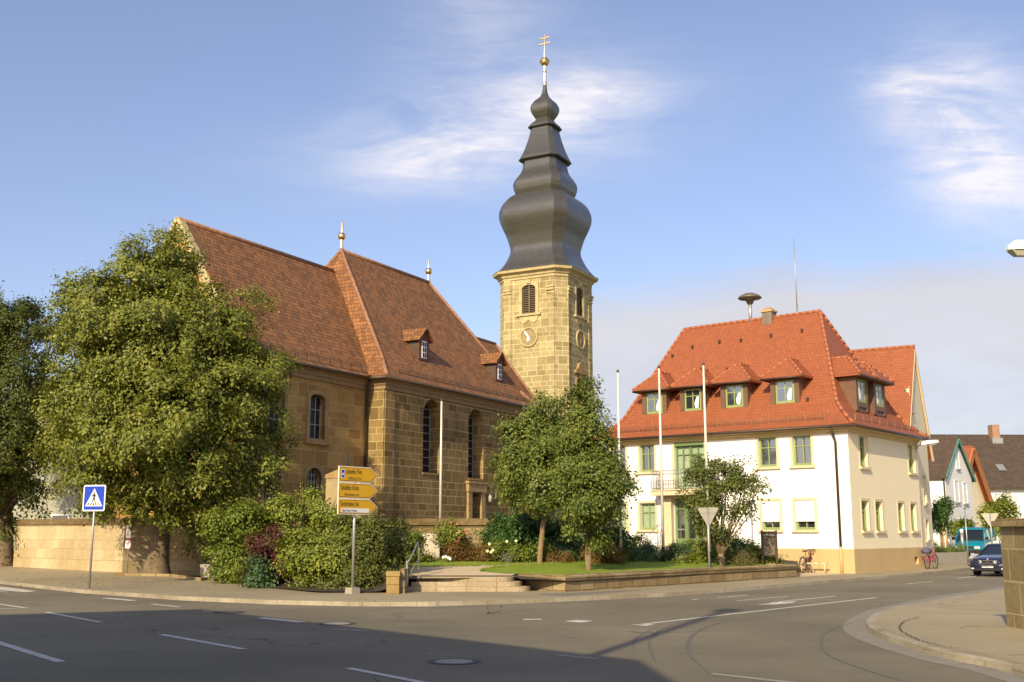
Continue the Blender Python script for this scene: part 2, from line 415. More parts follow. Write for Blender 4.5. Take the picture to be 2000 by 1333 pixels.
M['gold'] = plain('gilding', (0.85, 0.60, 0.26), 0.3, 1.0, 0.5, var=0.05)
M['copper_pole'] = plain('pale_gilded_rod', (0.88, 0.66, 0.50), 0.3, 0.7, 0.5, var=0.05)
M['louvre'] = plain('dark_louvres', (0.07, 0.05, 0.032), 0.7)
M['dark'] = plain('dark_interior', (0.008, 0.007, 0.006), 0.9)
M['church_glass'] = glassmat('leaded_glass', (0.018, 0.018, 0.018), 0.35, 0.25)
M['lead'] = plain('window_bars', (0.33, 0.30, 0.26), 0.6)
M['dark_door'] = plain('dark_wooden_door', (0.035, 0.022, 0.013), 0.6)
M['pipe'] = plain('brown_downpipe', (0.075, 0.045, 0.03), 0.45, 0.3)
M['gutter'] = plain('weathered_gutter', (0.10, 0.07, 0.05), 0.5, 0.4)
M['clock_face'] = plain('clock_dial_stone', (0.30, 0.235, 0.115), 0.85, var=0.2)
M['white_paint'] = plain('white_paint', (0.82, 0.81, 0.78), 0.5, var=0.03)
def render_mat(name, c, grime):
    m = MT(name); m.set(0.92, 0, 0.2)
    big = m.noise(0.5, 5, 0.6); st = m.noise(1.4, 4, 0.6, stretch=(2, 2, 0.15)); fine = m.noise(60, 3, 0.7)
    c2 = m.mix(m.mth('MULTIPLY', m.mth('SUBTRACT', big, 0.45), 1.6, True), c, tuple(a * b for a, b in zip(c, grime)))
    c2 = m.mix(m.mth('MULTIPLY', m.mth('SUBTRACT', st, 0.52), 1.4, True), c2, tuple(a * b for a, b in zip(c, grime)))
    m.col(c2); m.bump(fine, 0.15, 0.006); return m.m
M['hall_wall'] = render_mat('white_render', (0.84, 0.82, 0.78), (0.95, 0.94, 0.92))
M['wing_wall'] = render_mat('sun_tinted_cream_render', (0.88, 0.76, 0.52), (0.95, 0.94, 0.9))  # cream paints the low sun's warm tint onto the hall's white side wall
M['plinth'] = render_mat('ochre_plinth', (0.56, 0.40, 0.20), (0.82, 0.8, 0.74))
M['hall_trim'] = plain('beige_window_surround', (0.64, 0.52, 0.33), 0.8, var=0.06)
M['hall_cornice'] = plain('yellow_eaves_moulding', (0.60, 0.46, 0.22), 0.75, var=0.06)
M['green_frame'] = plain('sage_green_frames', (0.27, 0.33, 0.12), 0.45, var=0.06)
M['green_door'] = plain('green_painted_door', (0.15, 0.22, 0.09), 0.45, var=0.06)
M['brown_dormer'] = plain('brown_dormer_cladding', (0.15, 0.08, 0.047), 0.6, var=0.15)
M['hall_glass'] = glassmat('window_glass', (0.03, 0.035, 0.04), 0.04, 0.9)
M['hall_glass'].node_tree.nodes['Principled BSDF'].inputs['IOR'].default_value = 2.3
M['curtain'] = plain('pale_curtain', (0.30, 0.37, 0.24), 0.9)
M['shutter'] = plain('white_roller_shutter', (0.84, 0.82, 0.78), 0.6, var=0.02)
M['metal'] = plain('galvanised_metal', (0.42, 0.41, 0.38), 0.45, 0.6)
M['pole_white'] = plain('white_lacquered_mast', (0.66, 0.61, 0.52), 0.35, var=0.06)
M['black_foot'] = plain('black_mast_foot', (0.02, 0.02, 0.02), 0.6)
M['siren'] = plain('siren_shell', (0.14, 0.13, 0.09), 0.5, 0.3)
M['chimney'] = plain('chimney_cladding', (0.19, 0.15, 0.11), 0.8, var=0.2)
M['copper'] = plain('bright_sheet_cap', (0.62, 0.36, 0.17), 0.5, 0.4)
M['asphalt'] = asphalt('road_asphalt', (0.170, 0.145, 0.097), 0.24, 0.85)
M['pave'] = asphalt('pavement_asphalt', (0.31, 0.255, 0.158), 0.18, 0.6)
M['pave_new'] = asphalt('newer_pavement_asphalt', (0.205, 0.182, 0.15), 0.1, 0.4, False)
M['kerb'] = stone('granite_kerb', (0.38, 0.33, 0.24), (0.33, 0.28, 0.20), (0.24, 0.20, 0.15), 1.0, 2.0, 0.012, amt=0.2, bump=0.2)
M['mark'] = plain('worn_road_paint', (0.56, 0.52, 0.44), 0.7, var=0.3, scale=7)
M['mark_faint'] = plain('faded_road_paint', (0.29, 0.27, 0.23), 0.75, var=0.3, scale=9)
M['iron'] = plain('cast_iron', (0.13, 0.115, 0.10), 0.6, 0.3, var=0.25, scale=20)
M['iron_dark'] = plain('cast_iron_rim', (0.055, 0.05, 0.045), 0.6, 0.3)
M['gravel'] = asphalt('sandy_gravel', (0.56, 0.43, 0.27), 0.1, 0.3, False)
M['soil'] = asphalt('garden_soil', (0.065, 0.048, 0.028), 0.25, 0.5, False)
M['yard'] = asphalt('churchyard_earth', (0.17, 0.13, 0.075), 0.25, 0.5, False)
def grassmat(name, c1, c2, c3):
    m = MT(name); m.set(0.8, 0, 0.2)
    c = m.ramp(m.noise(0.7, 6, 0.7), [(0.3, c1), (0.55, c2), (0.75, c3)])
    c = m.mix(0.5, c, m.ramp(m.noise(30, 3, 0.8), [(0.3, (0.3, 0.3, 0.3)), (0.7, (0.75, 0.75, 0.75))]), 'OVERLAY')
    m.col(c); m.bump(m.noise(45, 3, 0.8), 0.8, 0.03); return m.m
M['lawn'] = grassmat('mown_lawn', (0.17, 0.24, 0.02), (0.23, 0.30, 0.03), (0.33, 0.33, 0.055))
M['verge'] = grassmat('rough_verge', (0.12, 0.15, 0.03), (0.19, 0.21, 0.05), (0.26, 0.24, 0.07))
M['wall_stone'] = stone('boundary_sandstone', (0.52, 0.42, 0.255), (0.43, 0.335, 0.185), (0.34, 0.26, 0.14), 0.9, 0.42, 0.011, stain=(0.75, 0.7, 0.62), amt=0.5)
M['low_stone'] = stone('low_wall_stone', (0.36, 0.27, 0.145), (0.23, 0.165, 0.08), (0.11, 0.085, 0.05), 0.7, 0.24, 0.014, stain=(0.62, 0.56, 0.45), amt=0.7)
M['pillar_stone'] = stone('pillar_sandstone', (0.33, 0.265, 0.145), (0.25, 0.195, 0.10), (0.44, 0.36, 0.20), 0.75, 0.55, 0.022, stain=(0.7, 0.65, 0.55), amt=0.5)
M['step_stone'] = stone('step_stone', (0.42, 0.34, 0.225), (0.36, 0.285, 0.18), (0.20, 0.15, 0.09), 1.3, 3.0, 0.012, stain=(0.72, 0.68, 0.6), amt=0.6)
M['coping'] = stone('coping_stone', (0.22, 0.155, 0.072), (0.165, 0.115, 0.055), (0.10, 0.075, 0.04), 0.62, 3.0, 0.02, stain=(0.6, 0.55, 0.45), amt=0.6)
M['slab'] = plain('pale_granite_slab', (0.55, 0.46, 0.36), 0.75, var=0.18, scale=14)
M['bench_wood'] = plain('weathered_bench_wood', (0.12, 0.09, 0.05), 0.8, var=0.25)
M['concrete'] = asphalt('concrete', (0.34, 0.30, 0.24), 0.12, 0.35, False)
M['bark'] = plain('bark', (0.16, 0.115, 0.07), 0.95, var=0.45, scale=5, bump=0.8)
M['young_bark'] = plain('young_bark', (0.24, 0.165, 0.09), 0.9, var=0.3, scale=8, bump=0.4)
M['sign_yellow'] = plain('yellow_sign_face', (0.66, 0.36, 0.008), 0.45, var=0.03)
M['sign_white'] = plain('white_sign_face', (0.80, 0.78, 0.72), 0.45, var=0.03)
M['sign_black'] = plain('black_lettering', (0.015, 0.014, 0.012), 0.5)
M['sign_blue'] = plain('blue_sign_face', (0.01, 0.05, 0.45), 0.4, var=0.03)
M['sign_red'] = plain('red_sign_edge', (0.5, 0.03, 0.02), 0.45)
M['sign_grey'] = plain('grey_sign_back', (0.36, 0.34, 0.29), 0.5, 0.4)
M['board'] = plain('brown_notice_board', (0.075, 0.045, 0.03), 0.5)
M['board_glass'] = plain('notice_papers', (0.16, 0.125, 0.085), 0.4)
M['rubber'] = plain('rubber', (0.015, 0.015, 0.015), 0.75)
M['chrome'] = plain('chrome', (0.8, 0.8, 0.8), 0.15, 1.0)
M['lamp_white'] = plain('lamp_housing', (0.80, 0.78, 0.73), 0.4, var=0.03)
M['lamp_glass'] = plain('lamp_glass', (0.38, 0.36, 0.28), 0.25)

# ------------------------------------------------------------------ the setting
def interp(poly, x, k):
    for a, b in zip(poly, poly[1:]):
        if a[0] <= x <= b[0]:
            t = (x - a[0]) / (b[0] - a[0]); return a[k] + (b[k] - a[k]) * t
    return poly[-1][k] if x > poly[-1][0] else poly[0][k]
b = MB(); b.face([(-900, -900, -0.05), (900, -900, -0.05), (900, 1800, -0.05), (-900, 1800, -0.05)])
tag(b.build('ground', M['verge']), kind='structure')
b = MB(); b.face([(-70, -25, 0), (70, -25, 0), (90, 90, 0), (-70, 90, 0)])
road = tag(b.build('road', M['asphalt']), kind='structure')

KERB = [(-140, 1126), (0, 1141), (157, 1159), (350, 1173), (525, 1181), (700, 1185), (845, 1185), (1055, 1178), (1300, 1166), (1450, 1155), (1550, 1146), (1700, 1133), (1800, 1124), (1890, 1114), (1990, 1106)]
BACK = [(-140, 1094, .40), (25, 1107, .33), (225, 1117, .30), (285, 1120, .28), (400, 1132, .22), (500, 1147, .15), (620, 1159, .12), (780, 1159, .12), (1035, 1156, .12), (1105, 1158, .12), (1390, 1139.5, .12), (1555, 1128.5, .12), (1670, 1120, .12), (1803, 1110, .12), (1823, 1104, .12), (1893, 1099, .12), (1990, 1095, .12)]
KW = 0.14
b = MB(); kb = MB(); xs = list(range(-140, 1991, 15))
kl, kt, kin, bk = [], [], [], []
for x in xs:
    p = ground(x, interp(KERB, x, 1), 0.0); q = ground(x, interp(BACK, x, 1), interp(BACK, x, 2))
    d = (q - p); d.z = 0; d.normalize()
    kl.append(p); kt.append(Vector((p.x, p.y, .118))); kin.append(Vector((p.x, p.y, .12)) + d * KW); bk.append(q + d * 0.6)
for i in range(len(xs) - 1):
    b.face([kin[i], kin[i + 1], bk[i + 1], bk[i]])
    kb.face([kl[i], kl[i + 1], kt[i + 1], kt[i]]); kb.face([kt[i], kt[i + 1], kin[i + 1], kin[i]])
pavement = tag(b.build('pavement', M['pave'], recalc=False), kind='structure')
kb.build('kerb', M['kerb'], pavement)
# gutter stones along the kerb
gb = MB()
for i in range(len(xs) - 1):
    d0 = (kl[i] - kin[i]); d0.z = 0; d0.normalize(); d1 = (kl[i+1] - kin[i+1]); d1.z = 0; d1.normalize()
    gb.face([kl[i] + Vector((0, 0, .004)), kl[i] + d0 * .3 + Vector((0, 0, .004)), kl[i+1] + d1 * .3 + Vector((0, 0, .004)), kl[i+1] + Vector((0, 0, .004))])
gb.build('gutter', plain('gutter_stones', (0.21, 0.185, 0.15), 0.85, var=0.2, scale=3), pavement)
# darker repair patches in the far pavement
pb = MB()
for quad in (((1050, 1161), (1110, 1158.5), (1290, 1150), (1105, 1164.5)),):
    pb.face([ground(x, y, .126) for x, y in quad])
pb.build('asphalt_patch', M['pave_new'], pavement)

# near pavement on the right with its curved kerb
RK = [(2075, 1345), (1955, 1310), (1850, 1288), (1760, 1262), (1710, 1243), (1691, 1227), (1700, 1211), (1728, 1196), (1768, 1185), (1850, 1168), (1930, 1155), (2030, 1140)]
def smooth_poly(P, n=6):
    out = []
    for i in range(len(P) - 1):
        p0 = P[max(i - 1, 0)]; p1 = P[i]; p2 = P[i + 1]; p3 = P[min(i + 2, len(P) - 1)]
        for k in range(n):
            t = k / n
            out.append(tuple(0.5 * ((2 * p1[j]) + (-p0[j] + p2[j]) * t + (2 * p0[j] - 5 * p1[j] + 4 * p2[j] - p3[j]) * t * t + (-p0[j] + 3 * p1[j] - 3 * p2[j] + p3[j]) * t ** 3) for j in range(len(p1))))
    out.append(tuple(P[-1])); return out
rk = [ground(x, y, 0) for x, y in smooth_poly(RK)]
nk = len(rk)
def side(pts, i):
    d = pts[min(i + 1, len(pts) - 1)] - pts[max(i - 1, 0)]; d.normalize(); return Vector((d.y, -d.x, 0))
inn = [side(rk, i) for i in range(nk)]
kh = [0.12 if i < nk * .55 else max(0.012, 0.12 - (i - nk * .55) / (nk * .3) * 0.12) for i in range(nk)]
kerb2 = MB(); strip = MB(); top = MB()
gz = Vector((0, 0, .004))
for i in range(nk - 1):
    a0, a1 = rk[i], rk[i + 1]; u0, u1 = inn[i], inn[i + 1]
    z0, z1 = Vector((0, 0, kh[i])), Vector((0, 0, kh[i + 1]))
    kerb2.face([a0, a1, a1 + z1 * .8 + u1 * .02, a0 + z0 * .8 + u0 * .02]); kerb2.face([a0 + z0 * .8 + u0 * .02, a1 + z1 * .8 + u1 * .02, a1 + z1 + u1 * .07, a0 + z0 + u0 * .07])
    kerb2.face([a0 + z0 + u0 * .07, a1 + z1 + u1 * .07, a1 + z1 + u1 * .2, a0 + z0 + u0 * .2])
    strip.face([a0 - u0 * .45 + gz, a1 - u1 * .45 + gz, a1 + gz, a0 + gz])
outl = [rk[i] + inn[i] * .2 + Vector((0, 0, kh[i] + .003)) for i in range(nk)]
cen = Vector((14, 14, .13))
for i in range(nk - 1): top.face([outl[i], outl[i + 1], cen])
far = [outl[-1], Vector((30, outl[-1].y + 6, .05)), Vector((60, 40, .05)), Vector((60, -25, .12)), Vector((outl[0].x + 1, -25, .12)), outl[0]]
for i in range(len(far) - 1): top.face([far[i], far[i + 1], cen])
pave2 = tag(top.build('pavement', M['pave'], recalc=False), kind='structure')
kerb2.build('kerb', M['kerb'], pave2); strip.build('gutter', plain('gutter_strip', (0.235, 0.205, 0.16), 0.85, var=0.15), pave2)
# band of newer asphalt behind that kerb, with an open crack along its inner edge
band = MB(); crack = MB()
IN = smooth_poly([(2070, 1300), (1960, 1284), (1880, 1268), (1812, 1254), (1776, 1241), (1757, 1228), (1761, 1217), (1777, 1209), (1799, 1204.5)], 14)
rng = random.Random(3)
cr = [ground(x, y, .14) + Vector((rng.uniform(-.035, .035), rng.uniform(-.035, .035), 0)) for x, y in IN]
for i in range(len(cr) - 1):
    kk = max(.25, min(1, (i - 12) / 30)); w0, w1 = kk * (.004 + .012 * rng.random()), kk * (.004 + .012 * rng.random())
    n0 = side(cr, i); n1 = side(cr, i + 1); j = Vector((rng.uniform(-.02, .02), rng.uniform(-.02, .02), 0)) if 0 < i else Vector((0, 0, 0))
    crack.face([cr[i] - n0 * w0, cr[i + 1] - n1 * w1, cr[i + 1] + n1 * w1, cr[i] + n0 * w0])
M['crack'] = plain('open_crack', (0.045, 0.038, 0.03), 0.95)
crack.build('crack', M['crack'], pave2)

# painted markings
def stripe(p0, p1, w=0.12, mat='mark', w1=None):
    a = ground(*p0, .006); c = ground(*p1, .006); d = (c - a).normalized(); n = Vector((-d.y, d.x, 0)); w1 = w if w1 is None else w1
    mb = MB(); mb.face([a - n * w / 2, c - n * w1 / 2, c + n * w1 / 2, a + n * w / 2])
    return mb.build('lane_marking', M[mat], road, recalc=False)
def blot(pts, mat='mark'):
    mb = MB(); mb.face([ground(x, y, .006) for x, y in pts]); return mb.build('lane_marking', M[mat], road)
blot([(-60, 1139), (10, 1147), (72, 1155), (48, 1157), (-60, 1148)]); stripe((-60, 1150), (14, 1157), .1)
stripe((-60, 1172), (50, 1187.5), .14); stripe((-60, 1191), (48, 1188), .12)
stripe((205, 1168.5), (262, 1173.5), .26); stripe((296, 1180), (352, 1186), .14)
stripe((90, 1196), (196, 1215.5), .13); stripe((-30, 1247), (119, 1293), .16); stripe((315, 1239.5), (476, 1268), .14)
stripe((394, 1194), (418, 1196.5), .14, 'mark_faint'); stripe((508, 1207), (591, 1215.5), .26); stripe((652, 1228), (716, 1233), .16, 'mark_faint')
stripe((680, 1305), (850, 1338), .13)
stripe((1022, 1210), (1058, 1210), .26); blot([(1102, 1214), (1125, 1211), (1160, 1213), (1135, 1216.5)])
stripe((1250, 1220), (1712, 1167.5), .13); blot([(1233, 1220), (1262, 1219), (1280, 1220), (1262, 1223)])
stripe((1440, 1173.5), (1540, 1165), .1, 'mark'); stripe((1401, 1167.5), (1459, 1163), .12); stripe((1352, 1171.5), (1364, 1171), .18)
stripe((1505, 1177), (1632, 1164.5), .12); blot([(1478, 1181.5), (1505, 1178.5), (1512, 1175), (1532, 1176), (1556, 1174.5), (1548, 1178), (1515, 1181)])
stripe((1087, 1279), (1165, 1287), .13, 'mark_faint'); stripe((1390, 1316), (1570, 1336), .14, 'mark_faint')
stripe((1770, 1141), (1822, 1136), .12); stripe((1871, 1130), (1907, 1126), .13); stripe((1880, 1145.5), (1894, 1144), .12, 'mark_faint')
# tyre arcs
M['skid'] = plain('rubbed_rubber', (0.128, 0.113, 0.09), 0.8, var=0.15)
for arc, w in (((( 1420, 1212), (1365, 1232), (1344, 1256), (1352, 1285), (1400, 1325)), .07), (((1330, 1214), (1280, 1236), (1268, 1262), (1285, 1300)), .06), (((1290, 1222), (1243, 1246), (1236, 1270)), .05), (((1690, 1210), (1620, 1232), (1604, 1255), (1625, 1283), (1720, 1318), (1800, 1338)), .06)):
    P = [ground(x, y, .004) for x, y in smooth_poly(list(arc), 8)]; mb = MB()
    for i in range(len(P) - 1):
        n0, n1 = side(P, i), side(P, i + 1); k0 = math.sin(math.pi * i / (len(P) - 1)); k1 = math.sin(math.pi * (i + 1) / (len(P) - 1))
        mb.face([P[i] - n0 * w / 2 * k0, P[i + 1] - n1 * w / 2 * k1, P[i + 1] + n1 * w / 2 * k1, P[i] + n0 * w / 2 * k0])
    mb.build('tyre_mark', M['skid'], road)
for (px, py, r, lab) in ((658, 1219, .36, 'round manhole cover with pale worn centre at the edge of the shadow on the road'), (448, 1196.5, .34, 'round manhole cover farthest back, near the pavement on the left'), (887, 1293, .36, 'round manhole cover lying in the shaded road, nearest to the camera')):
    c = ground(px, py, 0); t = thing('manhole_cover', lab, 'manhole cover', c, 0, 'manhole covers in the road')
    mb = MB(); mb.lathe([(r * .8, .003), (r * .8, .009)], 28); mb.build('lid', M['mark_faint'] if py > 1200 else M['iron'], t)
    mb = MB()
    for k in range(28):
        a0, a1 = 2 * math.pi * k / 28, 2 * math.pi * (k + 1) / 28
        mb.face([(r * .8 * math.cos(a0), r * .8 * math.sin(a0), .007), (r * 1.12 * math.cos(a0), r * 1.12 * math.sin(a0), .007), (r * 1.12 * math.cos(a1), r * 1.12 * math.sin(a1), .007), (r * .8 * math.cos(a1), r * .8 * math.sin(a1), .007)])
    mb.build('rim', M['iron_dark'], t)

# garden terrain
GK = .06                                      # the garden rises away from the steps and the low wall
def zg(Y, X=0.0): return .54 + GK * (.66 * (Y - 35.06) - (.75 * (X - 1.64) if X > 1.64 else 0))
def gplane(px, py, off=0.0):
    d = ray(px, py)
    for kx in (0.0, -.75 * GK):
        ky = .66 * GK; c = .54 - ky * 35.06 - kx * 1.64; t = (H - c) / (kx * d[0] + ky * d[1] - d[2])
        if d[0] * t <= 1.64: break
    return Vector((d[0] * t, d[1] * t, zg(d[1] * t, d[0] * t) + off))
def zfront(x): return .16 if x < 740 else (.16 + (.5 - .16) * min(1, (x - 740) / 60) if x < 800 else .5)
b = MB(); xs2 = list(range(395, 1561, 12)); fr_, bk_ = [], []
for x in xs2:
    q = ground(x, interp(BACK, x, 1), interp(BACK, x, 2)); dirv = Vector((q.x, q.y, 0)).normalized()
    back_off = .98 if 775 <= x <= 1012 else .15
    q2 = q + dirv * back_off; fr_.append(Vector((q2.x, q2.y, zfront(x))))
    Yb = 62; bk_.append(Vector((dirv.x / dirv.y * Yb, Yb, zg(Yb, dirv.x / dirv.y * Yb))))
for i in range(len(xs2) - 1):
    n = 12
    for k in range(n):
        def P(j, t):
            a, c = fr_[j], bk_[j]; p = a.lerp(c, t)
            zz = zg(p.y, p.x) - .03; k2 = min(1, t * (3 if xs2[j] < 740 else 12)); return Vector((p.x, p.y, a.z + (zz - a.z) * k2 if a.z < .4 else zz))
        b.face([P(i, k / n), P(i + 1, k / n), P(i + 1, (k + 1) / n), P(i, (k + 1) / n)])
tag(b.build('flower_bed', M['soil'], recalc=False), kind='structure')
def patch(name, pts, off, mat):
    P = [gplane(x, y, off) for x, y in pts]
    tri = tessellate_polygon([P]); mb = MB()
    for t in tri: mb.face([P[k] for k in t])
    o = mb.build(name, mat); bm = bmesh.new(); bm.from_mesh(o.data)
    for _ in range(5):
        es = [e for e in bm.edges if e.calc_length() > .5]
        if not es: break
        bmesh.ops.subdivide_edges(bm, edges=es, cuts=1); bmesh.ops.triangulate(bm, faces=[f for f in bm.faces if len(f.verts) > 3])
    for v in bm.verts: v.co.z = zg(v.co.y, v.co.x) + off
    bmesh.ops.recalc_face_normals(bm, faces=bm.faces); bm.to_mesh(o.data); bm.free(); o.data.update()
    return tag(o, kind='structure')
patch('path', [(800, 1124.9), (1000, 1124.9), (1012, 1120), (1040, 1110), (1120, 1101), (1215, 1097), (1300, 1093), (1420, 1093), (1420, 1085), (1215, 1087), (1120, 1090), (1000, 1094), (800, 1095), (770, 1104), (782, 1125)], .006, M['gravel'])
LOW = smooth_poly([(938, 1116.5), (965, 1109.5), (1010, 1106), (1060, 1103), (1130, 1099), (1210, 1095.5), (1300, 1093), (1400, 1094)], 5)
patch('lawn', LOW + [(1550, 1105.5), (1470, 1108), (1390, 1111.5), (1300, 1117), (1200, 1122.5), (1106, 1127.5), (1060, 1125.5), (1030, 1123), (1004, 1122), (972, 1120)], .014, M['lawn'])
UP = smooth_poly([(785, 1108.5), (880, 1106.5), (945, 1105), (1030, 1101), (1120, 1096.5), (1210, 1091.5)], 4)
patch('lawn', UP + [(1210, 1087), (1100, 1086), (1000, 1088), (900, 1090), (800, 1091), (770, 1096)], .018, M['lawn'])
# pale paved yard between the garden and the town hall
b = MB()
b.face([ground(1556, 1128, .125), ground(1672, 1119.5, .125), Vector((15.0, 50.4, .125)), Vector((8.5, 57.0, .125)), Vector((7.5, 53, .125)), Vector((11.5, 48.5, .125))])
tag(b.build('forecourt', M['gravel'], recalc=False), kind='structure')

# ------------------------------------------------------------------ church
AZC = 28.5
C0 = at(752, 740, 60.0); C0.z = 0
church = thing('church', 'sandstone church with red tiled roofs and a tall tower under a dark onion dome', 'church', C0, R(90 - AZC))
GZ = 1.9                                       # churchyard level
def arch(u0, u1, z0, z1, n=10, flat=None):
    """opening with a round (or flat segmental) head whose top is z1"""
    r = (u1 - u0) / 2; c = (u0 + u1) / 2; rise = r if flat is None else flat
    pts = [(u0, z0), (u1, z0)]
    for k in range(n + 1):
        a = math.pi * k / n; pts.append((c + r * math.cos(a), z1 - rise + rise * math.sin(a)))
    return pts
def ring_trim(mb, fn, inner, outer, d0, d1):
    n = len(inner)
    for k in range(n):
        a, b_, c, d = inner[k], inner[(k + 1) % n], outer[(k + 1) % n], outer[k]
        mb.face([fn(a[0], a[1], d0), fn(b_[0], b_[1], d0), fn(c[0], c[1], d0), fn(d[0], d[1], d0)])
        mb.face([fn(d[0], d[1], d0), fn(c[0], c[1], d0), fn(c[0], c[1], d1), fn(d[0], d[1], d1)])
        mb.face([fn(a[0], a[1], d1), fn(b_[0], b_[1], d1), fn(b_[0], b_[1], d0), fn(a[0], a[1], d0)])
rect_ = lambda u0, u1, z0, z1: [(u0, z0), (u1, z0), (u1, z1), (u0, z1)]
fS = lambda y0: (lambda u, v, d: (u, y0 + d, v))              # wall facing -y
fW = lambda x0: (lambda u, v, d: (x0 + d, u, v))              # wall facing -x
CHL, CHW, WTOP = 17.7, 12.5, 10.45
# choir walls
b = MB()
wins = [(3.95, 5.9, 5.4, 9.75), (9.12, 11.0, 5.3, 9.7), (14.2, 16.1, 5.3, 9.7)]
b.wall(fS(0), [(0, GZ - .3), (CHL, GZ - .3), (CHL, WTOP), (0, WTOP)], [arch(*w) for w in wins] + [[(9.45, GZ - .2), (10.6, GZ - .2), (10.6, 4.35), (9.45, 4.35)]], .85)
b.wall(fW(0), [(0, GZ - .3), (CHW, GZ - .3), (CHW, WTOP), (0, WTOP)], [], .5)
b.face([(CHL, 0, GZ - .3), (CHL, CHW, GZ - .3), (CHL, CHW, WTOP), (CHL, 0, WTOP)])
b.face([(0, CHW, GZ - .3), (CHL, CHW, GZ - .3), (CHL, CHW, WTOP), (0, CHW, WTOP)])
b.build('choir_wall', M['choir_stone'], church)
# corner pilaster strips with alternating blocks
for q in ((.03, .95, -.06, 0), (-.05, .0, .0, .9), (CHL - .9, CHL, -.06, 0)):
    b = MB(); b.box(*q, GZ - .3, 9.85); b.build('corner_pilaster', M['choir_stone'], church)
# nave
NX0, NY0, NY1, NRZ = -9.7, 1.2, 11.3, 17.95
b = MB()
up = arch(-5.05, -3.75, 6.75, 9.1, 8, .35); lo = arch(-5.1, -3.85, 3.2, 5.25, 8, .55)
up2 = arch(-8.3, -7.0, 6.75, 9.1, 8, .35); lo2 = arch(-8.3, -7.05, 3.2, 5.25, 8, .55)
b.wall(fS(NY0), [(NX0, GZ - .5), (0, GZ - .5), (0, WTOP), (NX0, WTOP)], [up, lo, up2, lo2], .32)
b.wall(fW(NX0), [(NY0, GZ - .5), (NY1, GZ - .5), (NY1, WTOP), (6.25, NRZ - .25), (NY0, WTOP)], [], .3)
b.build('nave_wall', M['nave_stone'], church)
for w in (up, up2):
    b = MB(); c = sum(p[0] for p in w[:2]) / 2
    out = [(c + (p[0] - c) * 1.32, p[1] + (.22 if k >= 2 else -.05)) for k, p in enumerate(w)]
    ring_trim(b, fS(NY0), w, out, -.07, .12)
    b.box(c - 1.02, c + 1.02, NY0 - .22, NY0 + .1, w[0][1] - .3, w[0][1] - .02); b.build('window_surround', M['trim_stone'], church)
for w in (lo, lo2):
    b = MB(); c = sum(p[0] for p in w[:2]) / 2
    out = [(c + (p[0] - c) * 1.34, p[1] + (.24 if k >= 2 else -.05)) for k, p in enumerate(w)]
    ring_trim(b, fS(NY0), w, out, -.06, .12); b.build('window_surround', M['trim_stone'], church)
def church_window(u0, u1, z0, z1, y, cols, rows, flat=None):
    mb = MB(); mb.prism(arch(u0 - .03, u1 + .03, z0 - .03, z1 + .03, 10, flat), fS(y), 0, .04)
    w = mb.build('window', M['church_glass'], church)
    mb = MB()
    for k in range(1, cols):
        x = u0 + (u1 - u0) * k / cols; mb.box(x - .03, x + .03, y - .035, y - .001, z0, z1 - (.1 if flat else .18))
    for k in range(1, rows):
        z = z0 + (z1 - z0) * k / rows; mb.box(u0, u1, y - .028, y - .002, z - .022, z + .022)
    mb.box(u0, u0 + .06, y - .04, y - .003, z0, z1 - .5); mb.box(u1 - .06, u1, y - .04, y - .003, z0, z1 - .5); mb.box(u0, u1, y - .042, y - .004, z0, z0 + .06)
    mb.build('mullion', M['lead'], w)
for w in wins: church_window(*w, .8, 2, 9)
church_window(-5.05, -3.75, 6.75, 9.1, NY0 + .3, 3, 3, .35); church_window(-8.3, -7.0, 6.75, 9.1, NY0 + .3, 3, 3, .35)
church_window(-5.1, -3.85, 3.2, 5.25, NY0 + .3, 5, 6, .55); church_window(-8.3, -7.05, 3.2, 5.25, NY0 + .3, 5, 6, .55)
# sunken sills of the choir windows
for w in wins: b = MB(); b.prism([(w[0] - .02, w[2] - .12), (w[1] + .02, w[2] - .12), (w[1] + .02, w[2] + .0), (w[0] - .02, w[2] + .0)], fS(0), -.05, .8); b.build('window_sill', M['trim_stone'], church)
# door
M['door_stone'] = plain('door_sandstone', (0.38, 0.265, 0.115), 0.9, var=.25, scale=2)
b = MB(); b.prism([(9.43, GZ - .2), (10.62, GZ - .2), (10.62, 4.37), (9.43, 4.37)], fS(0), .5, .58)
dr = b.build('door', M['dark_door'], church)
b = MB(); b.box(8.98, 9.45, -.14, .1, GZ - .2, 4.45); b.box(10.6, 11.07, -.14, .1, GZ - .2, 4.45); b.box(8.9, 11.15, -.2, .1, 4.45, 4.95); b.box(8.8, 11.25, -.26, .1, 4.95, 5.1)
b.build('door_frame', M['door_stone'], dr)
b = MB(); b.box(11.5, 11.62, -.2, 0, 4.3, 4.36); b.lathe([(.05, 3.85), (.12, 3.9), (.13, 4.2), (.05, 4.32)], 8, (11.56, -.2)); b.build('wall_lantern', M['lamp_glass'], church)
